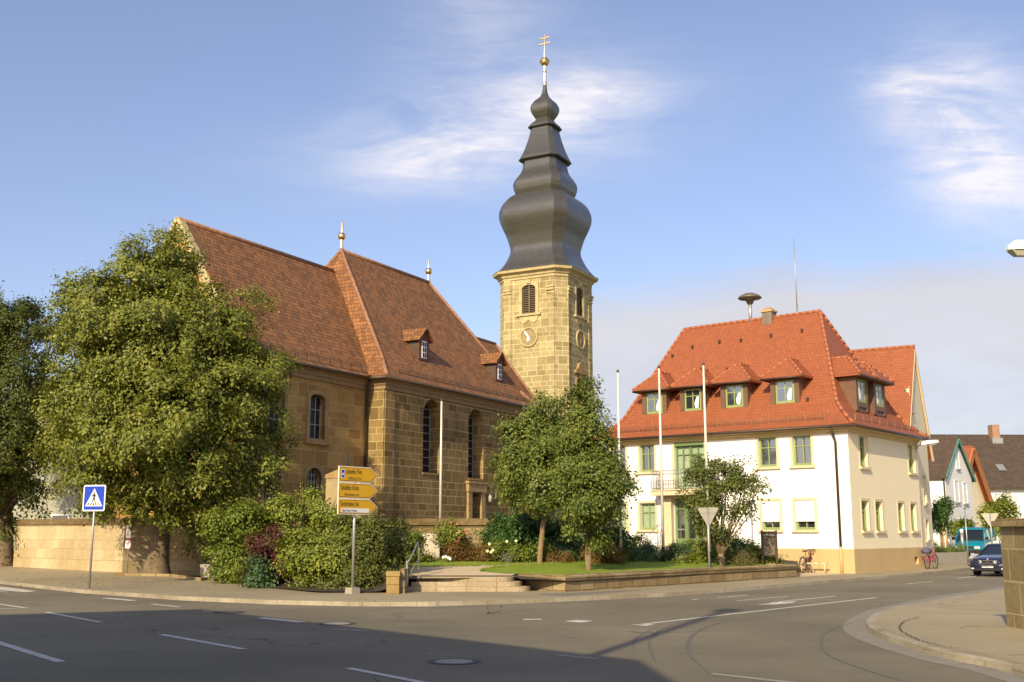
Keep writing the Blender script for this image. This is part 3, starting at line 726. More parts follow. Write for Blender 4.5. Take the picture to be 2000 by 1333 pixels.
# eaves moulding
b = MB()
def mould(mb, pts, prof):
    """run a profile (out, z) round a chain of (x, y, nx, ny) corner points"""
    for (p, q) in zip(pts, pts[1:]):
        for (a, c) in zip(prof, prof[1:]):
            mb.face([(p[0] + p[2] * a[0], p[1] + p[3] * a[0], a[1]), (q[0] + q[2] * a[0], q[1] + q[3] * a[0], a[1]), (q[0] + q[2] * c[0], q[1] + q[3] * c[0], c[1]), (p[0] + p[2] * c[0], p[1] + p[3] * c[0], c[1])])
PR = [(0.0, 9.80), (.10, 9.83), (.10, 9.98), (.2, 10.08), (.22, 10.2), (.36, 10.3), (.42, 10.4), (.42, 10.46), (0, 10.5)]
mould(b, [(0, NY0, -1, 0), (0, 0, -1, -1), (CHL, 0, 1, -1), (CHL, CHW, 1, 1)], PR)
mould(b, [(NX0, NY0, -.3, -1), (-.3, NY0, 0, -1)], PR)
b.build('eaves_moulding', M['cornice'], church)
b = MB()   # gable verge moulding
for sgn in (-1, 1):
    y0 = 6.25 + sgn * 5.25; a = Vector((NX0 - .02, y0, WTOP - .2)); c = Vector((NX0 - .02, 6.25, NRZ + .12))
    n = Vector((0, -(c - a).z * -sgn, 0))
    for (off, wd, ht) in ((.34, .42, .2), (.62, .22, .18)):
        dn = (c - a).normalized(); per = Vector((0, -dn.z, dn.y)) if sgn < 0 else Vector((0, dn.z, dn.y))
        if per.z > 0: per = -per
        b.bar(a + per * (off - .25), c + per * (off - .25), wd, ht)
b.build('gable_moulding', M['pale_trim'], church)
# roofs
def hip_roof(mb, x0, x1, y0, y1, levels, ridge, th=.12):
    """levels = [(inset, z)...] from the eaves up; ridge = (point a, point b)"""
    rings = [[(x0 + i, y0 + i, z), (x1 - i, y0 + i, z), (x1 - i, y1 - i, z), (x0 + i, y1 - i, z)] for i, z in levels]
    bot = [(p[0], p[1], p[2] - th) for p in rings[0]]
    for k in range(4): mb.face([bot[k], bot[(k + 1) % 4], rings[0][(k + 1) % 4], rings[0][k]])
    mb.face(bot[::-1])
    for A, B in zip(rings, rings[1:]):
        for k in range(4): mb.face([A[k], A[(k + 1) % 4], B[(k + 1) % 4], B[k]])
    T = rings[-1]; a, c = ridge
    return T, a, c
b = MB()
CX0, CX1, CY0, CY1 = -.5, CHL + .5, -.5, CHW + .5; CE = 10.5
T, ra, rc = hip_roof(b, CX0, CX1, CY0, CY1, [(0, CE), (.55, CE + .5), (1.1, CE + 1.16)], ((3.83, 6.25, 19.45), (13.92, 6.25, 19.45)))
b.face([T[0], T[1], rc, ra]); b.face([T[1], T[2], rc]); b.face([T[2], T[3], ra, rc]); b.face([T[3], T[0], ra])
croof = b.build('choir_roof', M['church_tile'], church)
b = MB(); b.tube([ra, rc], .13, 8)
for a, c in ((T[0], ra), (T[1], rc), (T[2], rc), (T[3], ra)): b.tube([a, c], .12, 8)
for k in range(4):
    A = [(CX0, CY0), (CX1, CY0), (CX1, CY1), (CX0, CY1)][k]; sx = 1 if A[0] < 5 else -1; sy = 1 if A[1] < 5 else -1
    b.tube([(A[0], A[1], CE + .02), (A[0] + sx * .55, A[1] + sy * .55, CE + .5), T[k]], .12, 8)
b.build('ridge_tiles', M['ridge_tile'], croof)
b = MB()   # nave gable roof, eaves kicked out
for sgn in (-1, 1):
    ye = 6.25 + sgn * 5.55; xs_ = (NX0 - .12, 3.2)
    P = [(ye, CE), (ye - sgn * .55, CE + .5), (ye - sgn * 1.1, CE + 1.16), (6.25, NRZ)]
    for p, q in zip(P, P[1:]):
        b.face([(xs_[0], p[0], p[1]), (xs_[1], p[0], p[1]), (xs_[1], q[0], q[1]), (xs_[0], q[0], q[1])])
        b.face([(xs_[0], p[0], p[1]), (xs_[0], q[0], q[1]), (xs_[0], q[0], q[1] - .18), (xs_[0], p[0], p[1] - .18)])
        b.face([(xs_[0], p[0], p[1] - .18), (xs_[1], p[0], p[1] - .18), (xs_[1], q[0], q[1] - .18), (xs_[0], q[0], q[1] - .18)])
    b.face([(xs_[0], ye, CE), (xs_[1], ye, CE), (xs_[1], ye, CE - .18), (xs_[0], ye, CE - .18)])
nroof = b.build('nave_roof', M['church_tile'], church, recalc=False)
b = MB(); b.tube([(NX0 - .12, 6.25, NRZ), (3.0, 6.25, NRZ)], .13, 8); b.build('ridge_tiles', M['ridge_tile'], nroof)
# snow guards and gutters
b = MB()
def guard(mb, a, c, h=.28):
    n = max(2, int((Vector(c) - Vector(a)).length / .9)); a = Vector(a); c = Vector(c)
    for z in (.06, .15, .25): mb.tube([a + Vector((0, 0, z)), c + Vector((0, 0, z))], .012, 5)
    for k in range(n + 1):
        p = a.lerp(c, k / n); mb.box(p.x - .02, p.x + .02, p.y - .02, p.y + .02, p.z - .1, p.z + h)
guard(b, (1.2, -.12, CE + .35), (CHL - .5, -.12, CE + .35)); b.build('snow_guard', M['gutter'], church); b = MB(); guard(b, (NX0 + .2, NY0 - .32, CE + .35), (-1.0, NY0 - .32, CE + .35))
b.build('snow_guard', M['gutter'], church)
b = MB()
b.tube([(CX0 - .06, NY0 + .2, CE - .1), (CX0 - .06, CY0 - .06, CE - .1)], .09, 8); b.tube([(CX0 - .06, CY0 - .06, CE - .1), (CX1, CY0 - .06, CE - .1)], .09, 8)
b.tube([(NX0, NY0 - .56, CE - .1), (-.5, NY0 - .56, CE - .1)], .09, 8)
b.build('gutter', M['gutter'], church)
b = MB(); b.box(-.75, -.35, NY0 - .62, NY0 - .45, CE - .2, CE + .06)
b.tube([(-.45, NY0 - .5, CE - .15), (-.42, NY0 - .35, 10.0), (-.2, NY0 - .12, 9.4), (-.2, NY0 - .12, GZ)], .065, 8)
b.build('downpipe', M['pipe'], church)
# link roof in front of the tower
b = MB(); LX = 23.6
for sgn in (-1, 1):
    ye = 6.25 + sgn * 4.5
    b.face([(14.5, ye, 10.55), (LX, ye, 10.55), (LX, 6.25, 16.5), (14.5, 6.25, 16.5)])
    b.face([(14.5, ye, 10.4), (LX, ye, 10.4), (LX, 6.25, 16.35), (14.5, 6.25, 16.35)])
    b.face([(LX, ye, 10.55), (LX, 6.25, 16.5), (LX, 6.25, 16.35), (LX, ye, 10.4)])
lroof = b.build('apse_roof', M['church_tile'], church, recalc=False)
b = MB(); b.tube([(15.2, 6.25, 16.5), (LX, 6.25, 16.5)], .12, 8); b.tube([(LX, 1.75, 10.55), (LX, 6.25, 16.5)], .12, 8); b.build('ridge_tiles', M['ridge_tile'], lroof)
b = MB(); b.box(17.6, LX - .25, 2.1, 10.4, GZ - .3, 10.6); b.prism([(2.1, 10.6), (10.4, 10.6), (6.25, 16.2)], fW(LX - .3), 0, .1); b.build('apse_wall', M['choir_stone'], church)
# gilded finials on the ridge ends
for (x, h) in ((3.83, 1.85), (13.92, 1.65)):
    b = MB(); b.lathe([(.14, 19.4), (.13, 19.7), (.1, 19.8), (.095, 19.4 + h * .45), (.085, 19.4 + h * .55), (.075, 19.4 + h), (.03, 19.45 + h)], 10, (x, 6.25))
    f = b.build('finial', M['copper_pole'], church)
    b = MB(); zc = 19.4 + h * .52; b.lathe([(.08, zc - .28)] + [(.25 * math.sin(math.pi * k / 10), zc - .26 * math.cos(math.pi * k / 10)) for k in range(1, 10)] + [(.08, zc + .28)], 14, (x, 6.25)); b.build('ball', M['gold'], f)
# roof dormers
def roof_z(y): return CE + 1.16 + (y - CY0 - 1.1) * (19.45 - CE - 1.16) / (6.25 - CY0 - 1.1)
def choir_dormer(px, py):
    # foot of the dormer front where it stands on the roof slope
    best = None
    for k in range(400):
        y = .6 + k * .012; u, z = on_wall(px, py, (C0.x - math.cos(R(AZC)) * y, C0.y + math.sin(R(AZC)) * y), AZC)
        e = abs(z - roof_z(y))
        if best is None or e < best[0]: best = (e, u, y, z)
    _, u, y, z = best
    w, h = .52, 1.42; yb = y + 1.35
    m = MB(); m.box(u - w, u + w, y - .02, yb, z - .3, z + h)
    d = m.build('dormer', M['gutter'], church)
    m = MB(); m.box(u - w - .03, u + w + .03, y - .06, y - .021, z + .0, z + h); m.prism([(u - w - .03, z + h), (u + w + .03, z + h), (u, z + h + .5)], fS(y - .06), 0, .08); m.build('front', plain('red_brown_boards', (0.16, 0.055, 0.035), 0.7), d)
    m = MB(); m.box(u - .24, u + .24, y - .1, y - .062, z + .14, z + 1.2); m.build('window_frame', M['white_paint'], d)
    m = MB()
    for sx in (-1, 1):
        for j in range(3): m.box(u + sx * .115 - .08, u + sx * .115 + .08, y - .108, y - .101, z + .2 + j * .33, z + .46 + j * .33)
    m.build('pane', M['church_glass'], d)
    m = MB()
    for sx in (-1, 1):
        a = [(u + sx * (w + .28), z + h - .16), (u, z + h + .62)]
        for dz in (0, -.09):
            m.face([(a[0][0], y - .3, a[0][1] + dz), (a[1][0], y - .3, a[1][1] + dz), (a[1][0], yb + .5, a[1][1] + dz), (a[0][0], yb + .2, a[0][1] + dz)])
        m.face([(a[0][0], y - .3, a[0][1]), (a[1][0], y - .3, a[1][1]), (a[1][0], y - .3, a[1][1] - .09), (a[0][0], y - .3, a[0][1] - .09)])
        m.face([(a[0][0], y - .3, a[0][1]), (a[0][0], yb + .2, a[0][1]), (a[0][0], yb + .2, a[0][1] - .09), (a[0][0], y - .3, a[0][1] - .09)])
    m.build('dormer_roof', M['church_tile'], d, recalc=False)
choir_dormer(826, 705); choir_dormer(974, 746)
# tower
TX, TY, TH, TC = 32.5, 6.25, 3.19, .82
def octo(r, c, z, cx=TX, cy=TY):
    return [(cx - r, cy - r + c, z), (cx - r + c, cy - r, z), (cx + r - c, cy - r, z), (cx + r, cy - r + c, z), (cx + r, cy + r - c, z), (cx + r - c, cy + r, z), (cx - r + c, cy + r, z), (cx - r, cy + r - c, z)]
b = MB(); zt = 22.95
lw = arch(5.62, 6.88, 19.95, 22.4, 10, .3)                      # louvre opening in the left face
b.wall(fW(TX - TH), [(TY - TH + TC, GZ), (TY + TH - TC, GZ), (TY + TH - TC, zt), (TY - TH + TC, zt)], [lw], .3)
rw = arch(31.87, 33.13, 19.95, 22.4, 10, .3); rw2 = arch(31.75, 32.9, 11.4, 14.6, 10, .3)
b.wall(fS(TY - TH), [(TX - TH + TC, GZ), (TX + TH - TC, GZ), (TX + TH - TC, zt), (TX - TH + TC, zt)], [rw, rw2, [(30.5, 16.7), (30.85, 16.7), (30.85, 17.4), (30.5, 17.4)]], .3)
O0, O1 = octo(TH, TC, GZ), octo(TH, TC, zt)
for k in (0, 2, 3, 4, 5, 6): 
    b.face([O0[k], O0[(k + 1) % 8], O1[(k + 1) % 8], O1[k]]) if k != 6 else None
b.face([O0[2], O0[3], O1[3], O1[2]]); b.face([O0[6], O0[7], O1[7], O1[6]])
tw = b.build('tower_wall', M['tower_stone'], church)
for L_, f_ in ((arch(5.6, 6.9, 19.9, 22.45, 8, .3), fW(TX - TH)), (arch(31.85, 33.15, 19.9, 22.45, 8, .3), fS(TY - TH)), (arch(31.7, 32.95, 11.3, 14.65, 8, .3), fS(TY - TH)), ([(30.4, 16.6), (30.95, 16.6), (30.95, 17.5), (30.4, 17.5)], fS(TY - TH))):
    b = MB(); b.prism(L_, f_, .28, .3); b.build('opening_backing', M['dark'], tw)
# flat pilasters beside the chamfers, with capitals
for (x0, x1, y0, y1) in [(TX - TH - .07, TX - TH, y0, y1) for (y0, y1) in ((TY - TH + TC, TY - TH + TC + .12), (TY + TH - TC - .7, TY + TH - TC))] + [(x0, x1, TY - TH - .07, TY - TH) for (x0, x1) in ((TX - TH + TC, TX - TH + TC + .12), (TX + TH - TC - .7, TX + TH - TC))]:
    b = MB(); b.box(x0, x1, y0, y1, GZ, 23.0); b.build('tower_pilaster', M['tower_stone'], tw)
for q in range(4):
    b = MB()
    for zc, pr, hh in ((21.75, .16, .18), (21.98, .22, .14), (21.5, .1, .14)):
        if q == 0: b.box(TX - TH - pr, TX - TH + .02, TY + TH - TC - .72, TY + TH - TC + .04, zc, zc + hh)
        if q == 1: b.box(TX - TH - pr, TX - TH + .02, TY - TH + TC - .02, TY - TH + TC + .7, zc, zc + hh)
        if q == 2: b.box(TX - TH + TC - .02, TX - TH + TC + .7, TY - TH - pr, TY - TH + .02, zc, zc + hh)
        if q == 3: b.box(TX + TH - TC - .72, TX + TH - TC + .1, TY - TH - pr, TY - TH + .02, zc, zc + hh)
    b.build('capital', M['pale_trim'], tw)
b = MB()
prof = [(.02, 22.9), (.08, 22.95), (.08, 23.1), (.2, 23.2), (.22, 23.32), (.4, 23.45), (.55, 23.5), (.58, 23.68), (.62, 23.72)]
b.loft([octo(TH + o, TC + o * .45, z) for o, z in prof], cap=True); b.build('tower_cornice', M['pale_trim'], church)
# louvres
M['slat'] = plain('louvre_slats', (0.17, 0.125, 0.075), 0.7)
for fn, c, L in ((fW(TX - TH), 6.25, lw), (fS(TY - TH), 32.5, rw)):
    b = MB()
    for k in range(15):
        z = 20.02 + k * .155; b.face([fn(c - .61, z, .06), fn(c + .61, z, .06), fn(c + .61, z + .1, .18), fn(c - .61, z + .1, .18)])
    b.prism(rect_(c - .05, c + .05, 19.95, 22.35), fn, .04, .1); b.build('louvre', M['slat'], church, recalc=False)
    b = MB(); out = [(c + (p[0] - c) * 1.42, p[1] + (.28 if k >= 2 else -.0)) for k, p in enumerate(L)]
    ring_trim(b, fn, L, out, -.06, .1)
    b.prism([(c - 1.15, 19.75), (c + 1.15, 19.75), (c + 1.15, 19.93), (c - 1.15, 19.93)], fn, -.2, .05)
    b.prism([(c - .9, 19.75), (c - .75, 19.3), (c - .45, 19.1), (c - .2, 19.25), (c, 19.4), (c + .2, 19.25), (c + .45, 19.1), (c + .75, 19.3), (c + .9, 19.75)], fn, -.07, .05)
    b.prism([(c - .2, 22.5), (c - .28, 22.85), (c + .28, 22.85), (c + .2, 22.5)], fn, -.16, .05)
    b.build('opening_surround', M['pale_trim'], tw)
b = MB(); fn = fS(TY - TH)   # window with a curved gable low in the right face
out = [(32.33 + (p[0] - 32.33) * 1.4, p[1] + (.2 if k >= 2 else -.1)) for k, p in enumerate(rw2)]
ring_trim(b, fn, rw2, out, -.08, .1)
b.prism([(31.3, 15.0), (33.4, 15.0), (33.4, 15.25), (33.0, 15.4), (32.75, 15.85), (32.35, 16.0), (31.95, 15.85), (31.7, 15.4), (31.3, 15.25)], fn, -.2, .05)
b.prism([(32.15, 14.6), (32.5, 14.6), (32.6, 15.0), (32.05, 15.0)], fn, -.16, .05)
b.build('window_surround', M['trim_stone'], tw)
for fn, c, lab in ((fW(TX - TH), 6.25, 1), (fS(TY - TH), 32.5, 0)):
    circ = [(c + .72 * math.cos(2 * math.pi * k / 32), 17.95 + .72 * math.sin(2 * math.pi * k / 32)) for k in range(32)]
    big = [(c + .83 * math.cos(2 * math.pi * k / 32), 17.95 + .83 * math.sin(2 * math.pi * k / 32)) for k in range(32)]
    b = MB(); b.prism(circ, fn, -.03, .02)
    b.mi = 1
    for k in range(12):
        a = 2 * math.pi * k / 12; ca, sa = math.cos(a), math.sin(a)
        b.prism([(c + ca * .54 - sa * .025, 17.95 + sa * .54 + ca * .025), (c + ca * .54 + sa * .025, 17.95 + sa * .54 - ca * .025), (c + ca * .68 + sa * .025, 17.95 + sa * .68 - ca * .025), (c + ca * .68 - sa * .025, 17.95 + sa * .68 + ca * .025)], fn, -.045, -.02)
    ck = b.build('clock', [M['clock_face'], M['trim_stone']], church)
    b = MB(); ring_trim(b, fn, circ, big, -.12, .02); b.build('clock_rim', M['pale_trim'], ck)
    b = MB()
    # u grows away to the left in the left face, so mirror the hands there
    mir = -1 if lab else 1
    for ang, ln, w in ((R(127), .74, .05), (R(262), .42, .08)):
        ca, sa = math.cos(ang) * mir, math.sin(ang)
        b.prism([(c - sa * w * 1.2, 17.95 + ca * w * 1.2), (c + sa * w * 1.2, 17.95 - ca * w * 1.2), (c + ca * ln * .55 + sa * w * 1.8, 17.95 + sa * ln * .55 - ca * w * 1.8), (c + ca * ln, 17.95 + sa * ln), (c + ca * ln * .55 - sa * w * 1.8, 17.95 + sa * ln * .55 + ca * w * 1.8)], fn, -.1, -.06)
    b.build('clock_hands', M['white_paint'] if lab else M['trim_stone'], ck)
# onion dome: chamfered square sections; (half silhouette in photo px, row in the photo) turned into metres
axY = (C0 + Vector((math.sin(R(AZC)), math.cos(R(AZC)), 0)) * TX + Vector((-math.cos(R(AZC)), math.sin(R(AZC)), 0)) * TY).y
def sil(hp, cy):
    y = 40 + cy * .375; p = at(1067, y, axY); zc = axY * CP + (p.z - H) * SP
    return hp * .375 * zc / 2120 / 1.234, p.z
def tier(pts, name, mat, n=5):
    P = smooth_poly([sil(*q) for q in pts], n)
    m = MB(); rings = [octo(r, .2571 * r, z) for r, z in P]
    ids = []
    m.loft(rings, smooth=False); return m.build(name, M[mat], church, recalc=True)
dome = tier([(262, 1338), (252, 1322), (226, 1295), (204, 1262), (187, 1228), (184, 1205), (190, 1180), (203, 1140), (222, 1100), (237, 1065), (243, 1035), (239, 1005), (222, 970), (196, 945), (160, 925), (120, 915)], 'onion_dome', 'slate')
tier([(150, 926), (157, 912), (163, 898), (168, 872), (163, 850), (148, 828), (130, 805), (120, 785), (116, 762), (116, 740)], 'onion_dome', 'slate')
tier([(133, 736), (131, 726), (117, 700), (103, 668), (91, 635), (80, 600), (73, 570), (70, 545)], 'onion_dome', 'slate')
tier([(83, 563), (80, 552), (66, 540), (52, 528), (45, 515)], 'onion_dome', 'slate')
tier([(46, 522), (58, 506), (71, 486), (76, 466), (72, 447), (58, 428), (38, 412), (24, 398), (16, 380), (12, 360), (11, 342)], 'onion_dome', 'slate')
for hp, cy in ((156, 925), (135, 737), (85, 563), (262, 1340)):
    b = MB(); r, z = sil(hp, cy); b.loft([octo(r + .03, .2571 * r, z - .1), octo(r + .06, .2571 * r, z), octo(r, .2571 * r, z + .03)]); b.build('dome_ledge', M['slate_edge'], dome)
def pz(cy): return sil(10, cy)[1]
b = MB(); b.lathe([(.19, pz(345)), (.17, pz(335)), (.15, pz(300)), (.13, pz(240)), (.09, pz(190)), (.07, pz(72)), (.02, pz(70))], 10, (TX, TY)); cp = b.build('spire_rod', M['copper_pole'], church)
b = MB(); zc = pz(217); r = .42
b.lathe([(.12, zc - r)] + [(r * math.sin(math.pi * k / 12), zc - r * math.cos(math.pi * k / 12)) for k in range(1, 12)] + [(.12, zc + r)], 18, (TX, TY)); b.lathe([(.45, zc - .04), (.48, zc), (.45, zc + .04)], 18, (TX, TY))
b.build('gilded_ball', M['gold'], cp)
for cy in (325, 270, 337): b = MB(); b.lathe([(.14, pz(cy) - .08), (.22, pz(cy)), (.14, pz(cy) + .08)], 12, (TX, TY)); b.build('ring', M['gold'], cp)
b = MB()
for cy, hw in ((92, .42), (122, .52)):
    z = pz(cy); b.bar((TX, TY - hw, z), (TX, TY + hw, z), .09, .1)
    for e in (-hw, hw): b.lathe([(.02, z - .1), (.09, z), (.02, z + .1)], 8, (TX, TY + e))
b.build('cross', M['gold'], cp)
tag(dome, None)
# churchyard
cy_ = MB()
def cw(u, v, z=GZ):
    d = Vector((math.sin(R(AZC)), math.cos(R(AZC)), 0)); q = Vector((-math.cos(R(AZC)), math.sin(R(AZC)), 0)); p = C0 + d * u + q * v; return Vector((p.x, p.y, z))
cyard = [Vector((-11.6, 48.2, GZ)), Vector((-6.4, 44.6, GZ)), Vector((1.0, 44.9, GZ)), Vector((1.9, 45.3, GZ)), Vector((6.5, 62, GZ)), cw(26, 3), cw(-9.7, 3), Vector((-20, 58, GZ - .4)), Vector((-17, 49, GZ - .9))]
cy_.face(cyard); tag(cy_.build('churchyard', M['yard']), kind='structure')

# ------------------------------------------------------------------ town hall
AZH = 39.0
TO = ground(1670, 1121, .12); TO.z = 0
hall = thing('town_hall', 'white two storey town hall with orange hipped roof, dormers and ochre plinth', 'building', TO, R(90 - AZH))
fF = fW(0)          # front: u = distance from the corner to the left, d inward
fR = fS(0)          # right side: u = distance along the side street
HL, HW, ET = 13.25, 9.2, 6.75
def rect(u0, u1, z0, z1): return [(u0, z0), (u1, z0), (u1, z1), (u0, z1)]
FU = [(12.05, 12.95, 5.02, 6.42), (10.3, 11.18, 5.02, 6.42), (3.53, 4.46, 5.02, 6.42), (1.78, 2.70, 5.02, 6.42)]
FL = [(12.05, 12.98, 2.08, 3.42), (10.3, 11.24, 2.08, 3.42), (3.5, 4.42, 2.06, 3.42), (1.76, 2.72, 2.06, 3.42)]
BAL = (7.4, 9.1, 4.06, 6.45); DOOR = (7.44, 9.2, 1.3, 3.62)
SU = [(1.36, 2.24, 4.95, 6.38), (7.84, 8.8, 4.95, 6.38)]
SL = [(1.2, 2.04, 2.02, 3.38), (2.92, 3.76, 2.02, 3.38), (5.9, 6.68, 2.02, 3.38), (7.66, 8.45, 2.02, 3.38)]
b = MB()
b.wall(fF, rect(0, HL, 1.19, ET), [rect(*w) for w in FU + FL + [BAL, DOOR]], .24)
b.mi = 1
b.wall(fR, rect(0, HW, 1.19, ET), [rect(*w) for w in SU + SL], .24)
b.mi = 0
b.face([(HW, 0, 0), (HW, HL, 0), (HW, HL, ET), (HW, 0, ET)]); b.face([(0, HL, 0), (HW, HL, 0), (HW, HL, ET), (0, HL, ET)])
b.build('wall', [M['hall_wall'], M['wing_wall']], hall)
b = MB()
b.wall(fW(-.03), rect(-.03, HL, 0, 1.2), [rect(5.7, 6.2, .4, .75)], .3); b.wall(fS(-.03), rect(-.03, HW, 0, 1.2), [rect(7.72, 8.3, .36, .74)], .5)
b.face([(-.03, -.03, 1.2), (HW, -.03, 1.2), (HW, .02, 1.2), (-.03, .02, 1.2)]); b.face([(-.03, -.03, 1.2), (-.03, HL, 1.2), (.02, HL, 1.2), (.02, -.03, 1.2)])
b.build('plinth', M['plinth'], hall)
b = MB(); b.prism(rect(5.65, 6.25, .35, .8), fW(-.03), .28, .3); b.build('vent', M['dark'], hall)
b = MB(); b.prism(rect(7.65, 8.35, .3, .8), fS(-.03), .48, .5); b.build('vent', M['dark'], hall)
def hall_window(fn, r, kind='cross', depth=.22, shutter=0.0, curtain=False):
    u0, u1, z0, z1 = r
    m = MB(); t = .12
    ring_trim(m, fn, rect(*r), rect(u0 - t, u1 + t, z0 - .02, z1 + t), -.025, .0)
    w = m.build('window', M['hall_trim'], hall)
    m = MB(); m.prism(rect(u0 - .17, u1 + .17, z0 - .12, z0 - .0), fn, -.12, .2); m.build('sill', M['hall_trim'], w)
    m = MB(); fw = .085; d0, d1 = depth - .09, depth
    for q in (rect(u0, u0 + fw, z0, z1), rect(u1 - fw, u1, z0, z1), rect(u0 + fw, u1 - fw, z0, z0 + fw * 1.4), rect(u0 + fw, u1 - fw, z1 - fw, z1)): m.prism(q, fn, d0, d1)
    c = (u0 + u1) / 2; zc = z0 + (z1 - z0) * .66
    m.prism(rect(c - .025, c + .025, z0 + fw * 1.4, z1 - fw), fn, d0 + .02, d1 - .01)
    m.prism(rect(u0 + fw, c - .025, zc - .022, zc + .022), fn, d0 + .02, d1 - .01); m.prism(rect(c + .025, u1 - fw, zc - .022, zc + .022), fn, d0 + .02, d1 - .01)
    m.build('frame', M['green_frame'], w)
    m = MB(); m.prism(rect(u0, u1, z0, z1), fn, depth + .001, depth + .03); m.build('pane', M['curtain'] if curtain else M['hall_glass'], w)
    if shutter:
        m = MB(); m.prism(rect(u0 + .02, u1 - .02, z1 - (z1 - z0) * shutter, z1), fn, .03, .07)
        m.build('roller_shutter', M['shutter'], w)
for w in FU: hall_window(fF, w)
for k, w in enumerate(FL): hall_window(fF, w, shutter=.72 if k >= 2 else 0, curtain=k < 2)
for w in SU + SL: hall_window(fR, w)
# balcony window and entrance door
m = MB(); ring_trim(m, fF, rect(*BAL), rect(BAL[0] - .14, BAL[1] + .14, BAL[2], BAL[3] + .14), -.03, 0); bw = m.build('balcony_door', M['hall_trim'], hall)
m = MB(); u0, u1, z0, z1 = BAL
for q in [rect(u0, u0 + .09, z0, z1), rect(u1 - .09, u1, z0, z1), rect(u0 + .09, u1 - .09, z1 - .22, z1), rect(u0 + .09, u1 - .09, z0, z0 + .12)] + [rect(u0 + (u1 - u0) * k / 4 - (.07 if k == 2 else .03), u0 + (u1 - u0) * k / 4 + (.07 if k == 2 else .03), z0 + .12, z1 - .22) for k in (1, 2, 3)]: m.prism(q, fF, .12, .21)
for k in range(4): m.prism(rect(u0 + .1 + k * .42, u0 + .42 + k * .42, z1 - .66, z1 - .61), fF, .14, .2)
m.prism(rect(u0, u1, z1 - .2, z1 - .02), fF, -.03, .119)
m.build('frame', M['green_door'], bw)
m = MB(); m.prism(rect(u0, u1, z0, z1), fF, .211, .23); m.build('pane', M['curtain'], bw)
u0, u1, z0, z1 = DOOR
m = MB()
for q in [rect(u0, u0 + .1, z0, z1), rect(u1 - .1, u1, z0, z1), rect(u0 + .1, u1 - .1, z1 - .1, z1), rect(u0 + .1, u1 - .1, z0, z0 + .35), rect(u1 - .72, u1 - .5, z0 + .35, z1 - .1), rect(u0 + .5, u0 + .66, z0 + .35, z1 - .1), rect(u0 + .66, u1 - .72, z1 - .55, z1 - .49), rect(u1 - .5, u1 - .1, z1 - .55, z1 - .49)]: m.prism(q, fF, .12, .21)
dd = m.build('entrance_door', M['green_door'], hall)
m = MB(); m.prism(rect(u0, u1, z0, z1), fF, .211, .23); m.build('pane', M['hall_glass'], dd)
m = MB(); m.tube([(.08, u1 - 1.0, 2.1), (.08, u1 - 1.0, 2.6)], .02, 6); m.prism(rect(u1 - .48, u1 - .12, 2.05, 2.12), fF, .08, .115); m.build('handle', M['metal'], dd)
for r_ in (rect(9.22, 9.78, .3, 3.76), rect(6.86, 7.42, .3, 3.76), rect(7.42, 9.22, 3.63, 3.76)): m = MB(); m.prism(r_, fF, -.28, .0); m.build('entrance_pier' if r_[0][1] < 1 else 'lintel', M['hall_trim'], hall)
m = MB(); m.prism(rect(6.55, 10.02, 3.765, 4.0), fF, -.85, -.001); m.prism(rect(6.5, 10.07, 4.0, 4.05), fF, -.9, -.001); bal = m.build('balcony', M['hall_trim'], hall)
m = MB()
def railing(mb, pts, z0, z1, gap=.14, r=.014):
    for a, c in zip(pts, pts[1:]):
        a = Vector(a); c = Vector(c); n = max(1, int((c - a).length / gap))
        for k in range(n + 1): p = a.lerp(c, k / n); mb.tube([p + Vector((0, 0, z0)), p + Vector((0, 0, z1))], r * (1.6 if k in (0, n) else 1), 5)
        for z in (z0 + .05, z1 - .18, z1): mb.tube([a + Vector((0, 0, z)), c + Vector((0, 0, z))], r * 1.4, 5)
railing(m, [(-.02, 9.98, 0), (-.84, 9.98, 0), (-.84, 6.6, 0), (-.02, 6.6, 0)], 4.06, 5.0); m.build('railing', M['metal'], bal)
m = MB()
for k in range(4): m.box(-1.9 + k * .32, -.031, 6.7 - .0, 9.9, 0.45 + k * .2, .65 + k * .2 + .05)
st = m.build('entrance_steps', M['concrete'], hall)
for yv in (6.78, 9.85):
    m = MB(); m.tube([(-1.95, yv, .5), (-1.95, yv, 1.45), (-.6, yv, 2.3), (-.15, yv, 2.3)], .022, 6); m.tube([(-.6, yv, 1.3), (-.6, yv, 2.3)], .02, 6)
    m.tube([(-1.95, yv, 1.1), (-.6, yv, 1.95)], .015, 6); m.build('handrail', M['metal'], st)
# eaves moulding
b = MB(); PR = [(0, 6.42), (.04, 6.44), (.05, 6.52), (.14, 6.58), (.16, 6.64), (.34, 6.72), (.4, 6.76), (.4, 6.80), (0, 6.82)]
mould(b, [(0, HL, -1, 0), (0, 0, -1, -1), (HW, 0, 0, -1)], PR); b.build('eaves_moulding', M['hall_cornice'], hall)
# roof with flared eaves
b = MB(); e = .48; EZ = 6.80
LV = [(0, EZ), (.4, EZ + .30), (.8, EZ + .68), (1.2, EZ + 1.17)]
T, ra, rc = hip_roof(b, -e, HW + e, -e, HL + e, LV, ((HW / 2, 2.95, 13.22), (HW / 2, 10.95, 13.22)), .1)
b.face([T[0], T[1], ra]); b.face([T[1], T[2], rc, ra]); b.face([T[2], T[3], rc]); b.face([T[3], T[0], ra, rc])
hroof = b.build('roof', M['hall_tile'], hall)
def tile_run(mb, pts, r=.085, step=.36):
    """overlapping half round ridge tiles"""
    for a, c in zip(pts, pts[1:]):
        a = Vector(a); c = Vector(c); n = max(1, int((c - a).length / step))
        for k in range(n):
            p = a.lerp(c, k / n); q = a.lerp(c, (k + 1.12) / n if k < n - 1 else 1); mb.tube([p, q], [r * 1.12, r * .92], 8)
b = MB(); tile_run(b, [ra, rc])
